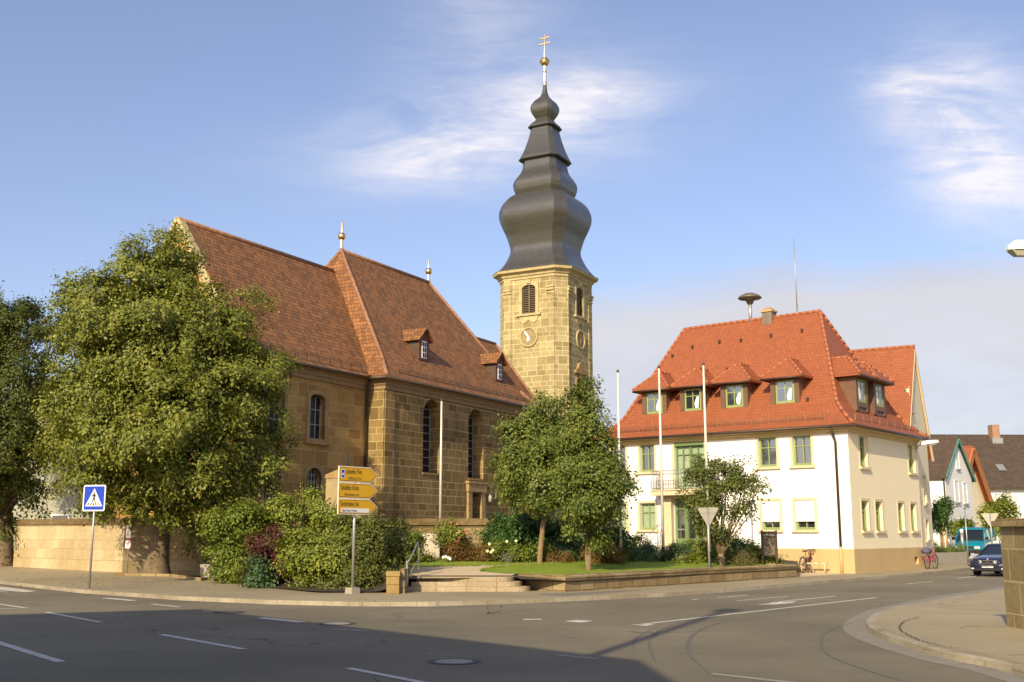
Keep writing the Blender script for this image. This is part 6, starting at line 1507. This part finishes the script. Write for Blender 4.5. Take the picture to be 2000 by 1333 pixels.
# ------------------------------------------------------------------ plants
NR = np.random.default_rng(11)
def unit(a): return a / np.maximum(np.linalg.norm(a, axis=1, keepdims=True), 1e-9)
def leaf_mesh(name, mat, lobes, n_sprig, per, leaf, sprig_len, parent=None, rmin=.55, droop=.25, up=.5, wide=.55, jitter=.5, ragged=.12, carve=-.6, hollow=1.5, tuft=(.26, .46), div=34, shoots=.025):
    """leaves set along short twigs that fill the outer part of a set of lobes; lobes = [(centre, (rx, ry, rz))...] in world metres"""
    C = np.array([l[0] for l in lobes], float); Rr = np.array([l[1] for l in lobes], float)
    wgt = (Rr[:, 0] * Rr[:, 2] + Rr[:, 0] * Rr[:, 1] + Rr[:, 1] * Rr[:, 2]); wgt /= wgt.sum()
    # leaf clumps sit over the outside of every lobe; twigs fill each clump
    ncl = max(len(C) * 4, n_sprig // div); kc = NR.choice(len(C), ncl, p=wgt); dc = unit(NR.normal(size=(ncl, 3)) + np.array([0, 0, .12]))
    ph = NR.uniform(0, 6.28, (len(C), 3)); fq = NR.uniform(2.5, 4.5, (len(C), 3))
    lump = 1 + ragged * (np.sin(fq[kc, 0] * dc[:, 0] * 2 + ph[kc, 0]) + np.sin(fq[kc, 1] * dc[:, 1] * 2 + ph[kc, 1]) + np.sin(fq[kc, 2] * dc[:, 2] * 2 + ph[kc, 2])) / 2.2
    rc_ = (.60 + .34 * NR.random(ncl)) * lump; inner = NR.random(ncl) < .22; rc_ = np.where(inner, NR.uniform(.2, .6, ncl), rc_)
    cc = C[kc] + dc * Rr[kc] * rc_[:, None]; cs = Rr[kc].min(1) * NR.uniform(tuft[0], tuft[1], ncl)
    keep = np.ones(ncl, bool)
    for j in range(len(C)):
        q = np.linalg.norm((cc - C[j]) / Rr[j], axis=1); keep &= ~((q < .55) & (kc != j) & ~inner)
    cc, cs, dc, kc = cc[keep], cs[keep], dc[keep], kc[keep]; inner_s = inner[keep]
    pk = cs ** 2; pk = pk / pk.sum(); k2 = NR.choice(len(cc), n_sprig, p=pk); d2 = unit(NR.normal(size=(n_sprig, 3)) + dc[k2] * .7 + np.array([0, 0, .25]))
    pos = cc[k2] + d2 * (cs[k2] * NR.random(n_sprig) ** .4)[:, None] * np.array([1.2, 1.2, .68])
    # carve hollows so the crown breaks into boughs with shade between them
    wl_ = hollow; fv = np.zeros(n_sprig)
    for _ in range(7):
        kv = unit(NR.normal(size=(1, 3)))[0] * 2 * math.pi / (wl_ * NR.uniform(.75, 1.4)); kv[2] *= 1.35; fv += np.sin(pos @ kv + NR.uniform(0, 6.28))
    ok = (fv > carve) | inner_s[k2] if carve > -9 else np.ones(n_sprig, bool)
    pos, k2, d2 = pos[ok], k2[ok], d2[ok]; n_sprig = len(pos)
    far_ = NR.random(n_sprig) < shoots; pos = pos + dc[k2] * (far_ * cs[k2] * NR.uniform(.3, 1.0, n_sprig))[:, None]
    d = unit(d2 + dc[k2] * .5); n = len(pos)
    ax = unit(d * .8 + NR.normal(size=(n, 3)) * jitter + np.array([0, 0, -droop]))
    t = (np.arange(per) / per)[None, :, None] + NR.uniform(-.04, .04, (n, per, 1))
    L = sprig_len * NR.uniform(.6, 1.25, (n, 1, 1))
    P = pos[:, None, :] + ax[:, None, :] * t * L + NR.normal(size=(n, per, 3)) * (leaf * .8)
    P[:, :, 2] -= (t[:, :, 0] ** 2) * droop * L[:, :, 0] * .6
    P = P.reshape(-1, 3); m = len(P)
    out = np.repeat(d, per, 0)
    nrm = unit(out * .95 + np.array([0, 0, up * .45]) + NR.normal(size=(m, 3)) * .36)
    ld = np.repeat(ax, per, 0) + NR.normal(size=(m, 3)) * .8 + np.array([0, 0, -.35])
    ld = unit(ld - nrm * (ld * nrm).sum(1, keepdims=True)); sd_ = np.cross(nrm, ld)
    s = leaf * NR.uniform(.65, 1.3, (m, 1))
    V4 = np.stack([P, P + ld * s * .5 + sd_ * s * wide * .5 + nrm * s * .08, P + ld * s, P + ld * s * .5 - sd_ * s * wide * .5 + nrm * s * .08], 1).reshape(-1, 3)
    me = bpy.data.meshes.new(name); nv = len(V4)
    me.vertices.add(nv); me.vertices.foreach_set('co', V4.astype(np.float32).ravel())
    me.loops.add(nv); me.loops.foreach_set('vertex_index', np.arange(nv, dtype=np.int32))
    me.polygons.add(m); me.polygons.foreach_set('loop_start', np.arange(0, nv, 4, dtype=np.int32)); me.polygons.foreach_set('loop_total', np.full(m, 4, np.int32))
    me.update(calc_edges=True); me.materials.append(mat)
    o = bpy.data.objects.new(name, me); COL.objects.link(o)
    if parent: o.parent = parent; 
    return o
def px_lobes(lst, Y):
    out = []
    for l in lst:
        px, py, rx, ry = l[:4]; dy = l[4] if len(l) > 4 else 0.0
        c = at(px, py, Y + dy); sc_ = (Y + dy) / 2153
        out.append((tuple(c), (rx * sc_, (rx + ry) * .5 * sc_ * .95, ry * sc_)))
    return out
def rebase(lobes, base): return [((c[0] - base[0], c[1] - base[1], c[2] - base[2]), r) for c, r in lobes]
def limbs(m, base_z, base_r, fork, lobes, rng, top_r=.06, flare=1.5):
    f = Vector(fork)
    m.tube([(0, 0, -.15), (0, 0, .12), (f.x * .12, f.y * .12, f.z * .25), (f.x * .5, f.y * .5, f.z * .6), f], [base_r * flare, base_r * flare * .8, base_r, base_r * .88, base_r * .8], 14)
    for c, r in lobes:
        c = Vector(c); mid = f.lerp(c, .5) + Vector((rng.uniform(-.2, .2), rng.uniform(-.2, .2), rng.uniform(.0, .4)))
        m.tube([f - Vector((0, 0, .1)), mid, c], [base_r * .5, base_r * .28, top_r * .6], 7)
        for _ in range(3):
            e = c + Vector((rng.uniform(-1, 1) * r[0], rng.uniform(-1, 1) * r[1], rng.uniform(-.6, 1) * r[2])) * .8; s = mid.lerp(c, rng.uniform(.2, .9)); m.tube([s, s.lerp(e, .5) + Vector((0, 0, .1)), e], [base_r * .16, base_r * .1, .012], 5)
def tree(name, label, cat, base, lobes, Y, n, per, leaf, mat, trunk_r, fork, bark='bark', sprig=.5, grp=None, seed=1, **kw):
    t = thing(name, label, cat, base, 0, grp)
    lb = rebase(px_lobes(lobes, Y), base)
    m = MB(); limbs(m, 0, trunk_r, fork, lb, random.Random(seed), flare=kw.pop('flare', 1.5)); m.build('trunk', M[bark], t)
    leaf_mesh('crown', mat, lb, n, per, leaf, sprig, t, **kw); return t
LF = {}
LF['linden'] = leafmat('linden_leaves', [(0.07, 0.10, 0.014), (0.155, 0.18, 0.024), (0.245, 0.25, 0.038), (0.36, 0.335, 0.065)], .22)
LF['dark'] = leafmat('dark_maple_leaves', [(0.045, 0.065, 0.011), (0.07, 0.095, 0.015), (0.105, 0.125, 0.02), (0.19, 0.13, 0.03)], .22)
LF['lime'] = leafmat('young_lime_leaves', [(0.057, 0.092, 0.016), (0.121, 0.161, 0.025), (0.190, 0.218, 0.039), (0.287, 0.287, 0.069)], .25)
LF['olive'] = leafmat('olive_shrub_leaves', [(0.112, 0.146, 0.020), (0.225, 0.258, 0.034), (0.319, 0.328, 0.055)], .24)
LF['bright'] = leafmat('bright_green_leaves', [(0.098, 0.144, 0.018), (0.169, 0.216, 0.024), (0.260, 0.288, 0.040)], .3)
LF['yew'] = leafmat('dense_shrub_leaves', [(0.072, 0.090, 0.017), (0.124, 0.138, 0.024), (0.208, 0.198, 0.040)], .22)
LF['red'] = leafmat('red_brown_leaves', [(0.062, 0.022, 0.018), (0.112, 0.037, 0.025), (0.138, 0.075, 0.031)], .25)
LF['deep'] = leafmat('deep_green_leaves', [(0.031, 0.078, 0.017), (0.057, 0.120, 0.023), (0.096, 0.174, 0.034)], .25)
LF['rust'] = leafmat('rust_perennials', [(0.16, 0.09, 0.025), (0.22, 0.12, 0.035), (0.15, 0.14, 0.03)], .3)
LF['hedge'] = leafmat('dry_brown_hedge', [(0.18, 0.11, 0.025), (0.25, 0.15, 0.035), (0.20, 0.16, 0.04)], .3)
LF['silver'] = leafmat('silvery_leaves', [(0.20, 0.21, 0.14), (0.30, 0.30, 0.21)], .25)
LF['blue'] = leafmat('blue_green_leaves', [(0.047, 0.094, 0.034), (0.086, 0.148, 0.055), (0.125, 0.187, 0.070)], .25)
LF['yellow'] = leafmat('yellow_green_leaves', [(0.13, 0.17, 0.022), (0.21, 0.24, 0.035), (0.30, 0.29, 0.05)], .35)
LF['vgrass'] = leafmat('bank_grass', [(0.10, 0.15, 0.02), (0.17, 0.22, 0.03), (0.26, 0.26, 0.05)], .3)
LF['grass'] = leafmat('tufted_grass', [(0.14, 0.13, 0.04), (0.22, 0.19, 0.07)], .3)

tb = ground(305, 1120, .28); tb = Vector((tb.x, tb.y, .26)); TYY = tb.y - .2
tree('linden_tree', 'big old linden tree with yellow green crown in front of the church', 'tree', tb,
     [(300, 545, 95, 95, .4), (345, 500, 45, 50, .8), (262, 500, 45, 42, .5), (190, 615, 95, 85, .2), (140, 560, 40, 38, .3), (400, 630, 95, 85, -.6), (462, 640, 56, 60, .2), (300, 690, 160, 120, -2.2), (185, 775, 92, 105, -1.0), (445, 745, 95, 100, -1.8), (300, 820, 165, 115, -3.2), (140, 850, 68, 78, .2), (500, 735, 66, 64, .2), (492, 850, 74, 88, -.4), (200, 930, 105, 68, -2.2), (360, 940, 120, 80, -2.4), (490, 925, 60, 60, -.8), (155, 930, 45, 45, -.6), (300, 985, 80, 40, -1.4), (405, 1015, 52, 42, -1.2), (215, 985, 75, 42, -1.4), (345, 1020, 50, 28, -1.0), (385, 1050, 50, 40, .9), (430, 985, 50, 45, -.5), (260, 1015, 50, 24, -1.0)],
     TYY, 29000, 12, .155, LF['linden'], .44, (.2, -.1, 2.6), sprig=.42, seed=2, carve=.1, hollow=1.6, ragged=.26, tuft=(.13, .27), div=15, droop=.3, flare=1.6)
tb2 = ground(8, 1106, .33)
tree('maple_tree', 'dark green broad tree at the left edge beside the stone wall', 'tree', (tb2.x, tb2.y, .3),
     [(0, 640, 90, 85), (55, 650, 62, 60, -.5), (-70, 700, 100, 110), (30, 760, 95, 100, -1.5), (85, 690, 40, 45), (-20, 880, 120, 110, -1.5), (60, 860, 55, 80, -.6), (-60, 1000, 90, 60), (40, 975, 62, 62, -1.0), (15, 1045, 40, 30, -1.4)],
     tb2.y, 11000, 12, .16, LF['dark'], .4, (-.1, 0, 2.6), sprig=.45, seed=3, ragged=.2, tuft=(.13, .27), div=15)
q1 = at(1054, 1082, 41.4); q1.z = zg(41.4, q1.x) - .05
tree('lime_tree', 'young lime tree with leaning trunk, the left one of two on the lawn', 'tree', q1,
     [(1062, 810, 42, 50, .2), (1040, 870, 62, 58), (1095, 860, 50, 62, .5), (1018, 915, 42, 46), (1065, 930, 70, 62, -.7), (1008, 970, 30, 30, -.3), (1100, 945, 46, 44, -.2), (1045, 968, 46, 30, -.4), (1065, 775, 20, 25)],
     q1.y, 5200, 12, .125, LF['lime'], .105, (.25, 0, 2.3), 'young_bark', sprig=.45, carve=-.2, hollow=1.0, tuft=(.18, .34), div=20, grp='young lime trees on the lawn', seed=4, ragged=.2, flare=1.15)
q2 = gplane(1149, 1114)
tree('lime_tree', 'young lime tree nearest the flagpoles, the right one of two on the lawn', 'tree', q2,
     [(1136, 800, 30, 42), (1158, 762, 16, 32), (1138, 852, 42, 52), (1170, 908, 34, 36, .2), (1132, 920, 44, 50, -.4), (1155, 960, 60, 54, -.8), (1203, 945, 30, 28), (1132, 1000, 32, 32, -.4), (1178, 1005, 40, 34, -.2), (1150, 1035, 40, 25, -.3)],
     q2.y, 5600, 12, .12, LF['lime'], .12, (.05, 0, 1.6), 'young_bark', sprig=.42, carve=-.2, hollow=1.0, tuft=(.18, .34), div=20, grp='young lime trees on the lawn', seed=5, ragged=.2, flare=1.1)
# many stemmed small tree before the entrance
q3 = gplane(1413, 1107)
t = thing('small_tree', 'small open crowned tree with several thin stems before the town hall entrance', 'tree', q3)
lb = rebase(px_lobes([(1375, 925, 34, 38), (1420, 935, 42, 36), (1462, 930, 28, 28), (1450, 970, 36, 32, -.3), (1385, 980, 34, 36, -.3), (1375, 1020, 28, 26), (1440, 1005, 28, 20), (1482, 958, 14, 16), (1410, 905, 18, 18), (1470, 1000, 14, 12), (1358, 960, 22, 40), (1362, 1010, 22, 34), (1400, 1035, 28, 22), (1370, 900, 22, 22)], q3.y), q3)
m = MB(); rng = random.Random(8)
m.tube([(0, 0, -.1), (-.1, 0, .5)], [.13, .1], 9)
for c, r in lb:
    c = Vector(c); s = Vector((-.1 + rng.uniform(-.08, .08), 0, .4)); mid = Vector((c.x * .45, c.y * .5, s.z + (c.z - s.z) * .55)); m.tube([s, mid, c], [.045, .03, .012], 6)
    for _ in range(4):
        e = c + Vector((rng.uniform(-1, 1) * r[0], rng.uniform(-1, 1) * r[1], rng.uniform(-.6, 1) * r[2])); m.tube([mid.lerp(c, rng.uniform(.3, 1)), e], [.016, .006], 4)
m.build('trunk', M['young_bark'], t)
leaf_mesh('crown', leafmat('sparse_leaves', [(0.07, 0.10, 0.018), (0.13, 0.155, 0.03), (0.20, 0.18, 0.045)], .3), lb, 1600, 10, .125, .4, t, rmin=.2, ragged=.2, tuft=(.2, .4), div=20, carve=-.8, hollow=.9)

def shrub(name, label, lobes, Y, n, leaf, mat, per=10, sprig=.3, base_z=None, stems=True, grp=None, **kw):
    L = px_lobes(lobes, Y); cx_ = sum(c[0] for c, r in L) / len(L); zb = min(c[2] - r[2] for c, r in L)
    base = Vector((cx_, Y, zg(Y, cx_) - .03 if base_z == 'g' else base_z if base_z is not None else zb)); t = thing(name, label, 'shrub' if kw.get('cat') is None else kw.pop('cat'), base, 0, grp)
    lb = rebase(L, base)
    leaf_mesh('foliage', mat, lb, n, per, leaf, sprig, t, carve=-1.2, hollow=.8, shoots=.07, rmin=kw.get('rmin', .5), ragged=kw.get('ragged', .2), droop=kw.get('droop', .1), up=kw.get('up', .5), wide=kw.get('wide', .55))
    if stems:
        m = MB(); rng = random.Random(int(abs(cx_ * 100)))
        for c, r in lb:
            for _ in range(3): m.tube([(rng.uniform(-.15, .15), rng.uniform(-.1, .1), -.1), (c[0] * .5, c[1] * .5, c[2] * .5), (c[0] + rng.uniform(-.5, .5) * r[0], c[1], c[2] + rng.uniform(0, .7) * r[2])], [.03, .02, .008], 5)
        m.build('stems', M['bark'], t)
    return t
shrub('shrub', 'bright green bush left of the red one, hanging over the bench', [(455, 1040, 48, 50), (430, 1020, 28, 28), (490, 1030, 45, 55, .6), (440, 1090, 38, 36, -.4), (480, 1090, 40, 40), (440, 1112, 34, 24, -.9), (410, 1100, 22, 30)], 39.6, 1900, .12, LF['bright'], base_z=.18)
shrub('shrub', 'wide olive green bush behind the others, just below the memorial', [(520, 1010, 55, 45), (580, 1000, 55, 55), (640, 1010, 55, 40), (560, 1050, 70, 50), (590, 970, 22, 26), (650, 985, 20, 22)], 40.6, 1700, .12, LF['olive'], base_z=.3)
shrub('shrub', 'red brown leaved bush among the green ones by the pavement', [(520, 1065, 34, 36), (505, 1105, 30, 34, -.3), (540, 1100, 34, 42), (530, 1140, 28, 14, -.5)], 37.6, 1100, .10, LF['red'], base_z=.15)
shrub('shrub', 'knee high blue green plant at the foot of the red brown bush', [(510, 1125, 20, 24), (520, 1140, 18, 12)], 36.4, 260, .12, LF['blue'], base_z=.13)
shrub('shrub', 'fresh green bush between the red brown bush and the signpost', [(610, 1085, 45, 52), (650, 1060, 45, 45, .3), (600, 1125, 46, 30, -.3), (645, 1115, 50, 42, -.3), (690, 1035, 32, 34, .6), (575, 1138, 28, 20), (590, 1148, 24, 14, -.6), (555, 1142, 20, 14)], 36.2, 2400, .11, LF['olive'], base_z=.13)
shrub('shrub', 'large dense dark bush directly behind the yellow direction signpost', [(700, 1085, 60, 62, .4), (745, 1080, 48, 56, .5), (670, 1128, 45, 34, -.4), (725, 1132, 52, 34, -.5), (765, 1050, 34, 32, .8), (768, 1110, 26, 46, -.2), (752, 1138, 26, 24, -.6), (620, 1145, 36, 20, -.4), (650, 1150, 30, 14, -1.2), (690, 1153, 30, 14, -1.2), (725, 1153, 28, 14, -1.3), (755, 1151, 20, 16, -1.3), (612, 1149, 26, 14, -.8)], 35.9, 5000, .10, LF['yew'], base_z=.13)
shrub('shrub', 'light green rounded bush left of the pale granite slab', [(800, 1060, 20, 26), (795, 1082, 18, 14)], 41.5, 420, .10, LF['bright'], base_z='g')
t = shrub('rose_bush', 'climbing rose with pink blossoms on the churchyard wall', [(890, 1050, 26, 26), (862, 1045, 12, 22), (915, 1055, 18, 18), (880, 1022, 22, 8)], 43.4, 330, .10, LF['olive'], base_z='g', rmin=.2, cat='rose bush')
fl = MB()
def blossoms(parent, base, pts, Y, r, mat, name='blossom'):
    m = MB()
    for (px, py) in pts:
        c = at(px, py, Y) - Vector(base)
        for k in range(7):
            a = 2 * math.pi * k / 7; m.loft([[tuple(c + Vector((0, 0, -.3 * r)))] * 1 + [tuple(c + Vector((r * .9 * math.cos(a), -r * .3, r * .9 * math.sin(a))))] + [tuple(c + Vector((r * .9 * math.cos(a + .95), -r * .3, r * .9 * math.sin(a + .95))))], [tuple(c + Vector((0, -r * .2, 0)))] + [tuple(c + Vector((r * .6 * math.cos(a), -r * .7, r * .6 * math.sin(a))))] + [tuple(c + Vector((r * .6 * math.cos(a + .95), -r * .7, r * .6 * math.sin(a + .95))))]])
    m.build(name, mat, parent)
blossoms(t, t.location, [(894, 1041), (898, 1040), (909, 1037), (897, 1052), (895, 1057), (902, 1048), (881, 1021), (893, 1024), (890, 1059), (912, 1043), (886, 1044)], 42.9, .055, plain('pink_blossom', (0.70, 0.16, 0.16), .7))
shrub('rose_bush', 'small red leaved rose at the left end of the wall coping', [(772, 1021, 14, 9), (760, 1030, 14, 12)], 43.4, 160, .10, LF['red'], base_z=1.7, rmin=.2, cat='rose bush')
shrub('shrub', 'dark ivy covered rounded bush right of the church side door', [(985, 1045, 38, 38), (1030, 1045, 50, 36, .3), (1085, 1050, 48, 34, .4), (960, 1060, 20, 26)], 43.2, 2000, .12, LF['deep'], base_z='g')
shrub('shrub', 'dark green shrub in shade beneath the right lime tree', [(1140, 1062, 44, 28), (1190, 1065, 38, 28), (1215, 1050, 16, 24)], 44.0, 900, .12, LF['deep'], base_z='g')
shrub('perennials', 'rust brown perennials below the pink climbing rose', [(900, 1080, 26, 13), (930, 1080, 24, 13), (952, 1083, 14, 11), (880, 1086, 14, 8)], 42.3, 700, .08, LF['rust'], stems=False, base_z='g', cat='flower bed plant')
shrub('perennials', 'rounded silver leaved cushion plant at the lawn edge', [(983, 1086, 14, 9)], 41.6, 200, .06, LF['silver'], stems=False, base_z='g', cat='flower bed plant')
t = shrub('hydrangea', 'leafy green hydrangea with pale cream flower heads before the ivy bush', [(1010, 1078, 26, 16), (1045, 1080, 26, 16), (968, 1072, 14, 12)], 42.0, 700, .10, LF['bright'], stems=False, base_z='g', cat='flower bed plant')
blossoms(t, t.location, [(952, 1077), (963, 1075), (959, 1079), (956, 1063), (990, 1058), (1008, 1057)], 41.3, .065, plain('cream_blossom', (0.80, 0.74, 0.45), .7))
t = shrub('perennials', 'low bedding plants with white flowers before the pale slab', [(825, 1093, 30, 5), (868, 1092, 12, 6), (850, 1094, 20, 4), (795, 1093, 12, 5)], 42.0, 420, .07, LF['yellow'], stems=False, base_z='g', cat='flower bed plant')
blossoms(t, t.location, [(866, 1089), (871, 1088), (876, 1090), (879, 1092)], 41.5, .07, M['white_paint'])
shrub('perennials', 'greyish lavender clump under the left lime tree', [(1105, 1075, 26, 14), (1075, 1078, 18, 12), (1135, 1072, 18, 14)], 42.8, 600, .08, LF['blue'], stems=False, base_z='g', cat='flower bed plant')
shrub('perennials', 'brown and green border plants between the lime trunks', [(1070, 1090, 14, 8), (1100, 1091, 22, 7)], 42.0, 350, .07, LF['rust'], stems=False, base_z='g', cat='flower bed plant')
shrub('hedge', 'low clipped dry brown hedge beside the left flagpole', [(1145, 1086, 18, 11), (1170, 1086, 18, 11), (1195, 1086, 18, 11), (1212, 1086, 10, 10)], 42.6, 900, .07, LF['hedge'], stems=False, base_z='g', cat='hedge', ragged=.05)
shrub('shrub', 'blue green bushy shrub between the left and middle flagpoles', [(1245, 1085, 24, 17), (1275, 1088, 24, 16), (1225, 1092, 12, 9)], 45.5, 900, .09, LF['blue'], stems=False, base_z='g')
shrub('shrub', 'yellow green leaved shrub behind the blue green one at the entrance path', [(1250, 1070, 20, 14), (1235, 1075, 12, 10)], 47.6, 360, .10, LF['yellow'], stems=False, base_z='g')
shrub('shrub', 'low blue green shrub right of the middle flagpole', [(1320, 1085, 20, 15), (1345, 1082, 14, 12)], 46.6, 480, .09, LF['blue'], stems=False, base_z='g')
shrub('perennials', 'yellow green hosta clump right of the middle flagpole', [(1330, 1098, 14, 7), (1352, 1099, 12, 6)], 45.0, 240, .10, LF['yellow'], stems=False, base_z='g', cat='flower bed plant')
shrub('shrub', 'green shrub with yellowish leaves behind the right flagpole', [(1370, 1080, 16, 20), (1395, 1085, 16, 16), (1360, 1065, 12, 12)], 46.6, 560, .10, LF['olive'], stems=False, base_z='g')
shrub('shrub', 'dark green shrub behind the small many stemmed tree', [(1440, 1070, 28, 18), (1420, 1080, 20, 16), (1462, 1080, 22, 18)], 48.0, 800, .10, LF['deep'], stems=False, base_z='g')
shrub('shrub', 'fresh green shrub left of the brown notice board', [(1475, 1090, 22, 16), (1495, 1098, 14, 12), (1512, 1095, 12, 12)], 47.2, 620, .09, LF['bright'], stems=False, base_z='g')
shrub('ornamental_grass', 'straw coloured tuft of ornamental grass before the small tree', [(1440, 1102, 18, 9), (1455, 1100, 14, 8)], 45.2, 420, .16, LF['grass'], stems=False, base_z='g', cat='grass tuft', wide=.12, droop=-.5)
shrub('perennials', 'sparse low plants at the right end of the garden wall', [(1530, 1112, 20, 6), (1500, 1110, 16, 6)], 47.4, 260, .07, LF['rust'], stems=False, base_z='g', cat='flower bed plant')
# far right
q = at(1841, 1075, 68.5); q.z = .8
tree('small_tree', 'small dense round tree staked in the grass verge by the van', 'tree', q, [(1838, 1000, 16, 16), (1846, 1015, 16, 14), (1832, 1020, 12, 14), (1845, 1030, 14, 12), (1842, 988, 10, 9)], 68.5, 900, 10, .16, LF['deep'], .1, (0, 0, 1.4), 'young_bark', sprig=.35, seed=9)
shrub('shrub', 'tall bush with yellowish flowering tips behind the van by the white wall', [(1945, 1000, 24, 22), (1965, 995, 22, 24), (1930, 1018, 18, 22), (1955, 1030, 30, 18)], 79, 900, .2, LF['olive'], base_z=.2)
shrub('shrub', 'low bush before the white gabled house, left of its neighbour', [(1871, 1027, 8, 14), (1866, 1034, 7, 8)], 77.5, 260, .16, LF['olive'], base_z=.2, grp='bushes before the white gabled house')
shrub('shrub', 'low bush with red tips before the white gabled house, right of its neighbour', [(1885, 1026, 7, 11), (1888, 1034, 6, 7)], 77.5, 220, .16, LF['bright'], base_z=.2, grp='bushes before the white gabled house')
vt = [va + vd * (vl * (k + .5) / 12) + vn * o for k in range(12) for o in (.6, 1.5, 2.4)]
tag(leaf_mesh('verge_grass', LF['vgrass'], [((p.x, p.y, .8 + .14 * (k % 3)), (.4, .5, .14)) for k, p in enumerate(vt)], 900, 8, .16, .2, rmin=.1, droop=-.7, wide=.16, carve=-10), 'long flowering grass on the bank above the concrete wall', 'grass', kind='stuff')
# grass blades along lawn edges and on the verge
def blades(name, polys, n, h, mat):
    V4 = []
    pts = []
    for (px0, py0, px1, py1) in polys:
        for _ in range(n):
            t = NR.random(); pts.append((px0 + (px1 - px0) * t, py0 + (py1 - py0) * t + NR.normal() * .7))
    m = MB()
    for (px, py) in pts:
        p = gplane(px, py, .0); a = NR.uniform(0, 6.28); w = .012; hh = h * NR.uniform(.5, 1.3); d = Vector((math.cos(a), math.sin(a), 0)); l = Vector((NR.normal() * .3, NR.normal() * .3, 1)) * hh
        m.face([p - d * w, p + d * w, p + l])
    return tag(m.build(name, mat, recalc=False), kind='stuff', label='longer grass blades along the edges of the mown lawn', cat='grass')
edges = []
for poly, k in ((LOW, 1), (UP, 1)):
    for a, c in zip(poly, poly[1:]): edges.append((a[0], a[1] + .4, c[0], c[1] + .4))
edges += [(1108, 1126.6, 1390, 1110), (1390, 1110, 1540, 1104.5), (1030, 1122.5, 1100, 1126.5)]
M['blade'] = leafmat('grass_blades', [(0.15, 0.21, 0.02), (0.22, 0.28, 0.035), (0.30, 0.30, 0.06)], .3)
blades('grass', edges, 60, .09, M['blade'])
# ivy like leaf litter and a lost sprig on the road
q = ground(962, 1200, .004)
t = thing('leaf_sprig', 'small broken leafy sprig lying on the sunlit asphalt', 'twig', q)
m = MB(); m.tube([(-.3, 0, .012), (0, .03, .03), (.2, .1, .06)], [.012, .01, .006], 5); m.build('stem', M['bark'], t)
leaf_mesh('foliage', LF['deep'], [((.05, .05, .05), (.16, .07, .04))], 7, 4, .07, .1, t, rmin=.2)
def litter(name, area, n, label):
    m = MB(); 
    for _ in range(n):
        px = NR.uniform(area[0], area[2]); py = area[1] + (area[3] - area[1]) * NR.random() ** .8
        q = ground(px, py, area[4]); a = NR.uniform(0, 6.28); s = NR.uniform(.03, .06); d = Vector((math.cos(a), math.sin(a), NR.uniform(-.1, .3))) * s; e = Vector((-math.sin(a), math.cos(a), NR.uniform(-.1, .3))) * s * .6
        q = q + Vector((0, 0, .012)); m.face([q - d, q + e, q + d, q - e])
    return tag(m.build(name, LF['rust'], recalc=False), label, 'leaves', kind='stuff')
litter('fallen_leaves', (30, 1112, 620, 1150, .24), 340, 'scattered fallen leaves on the pavement near the linden and bushes')
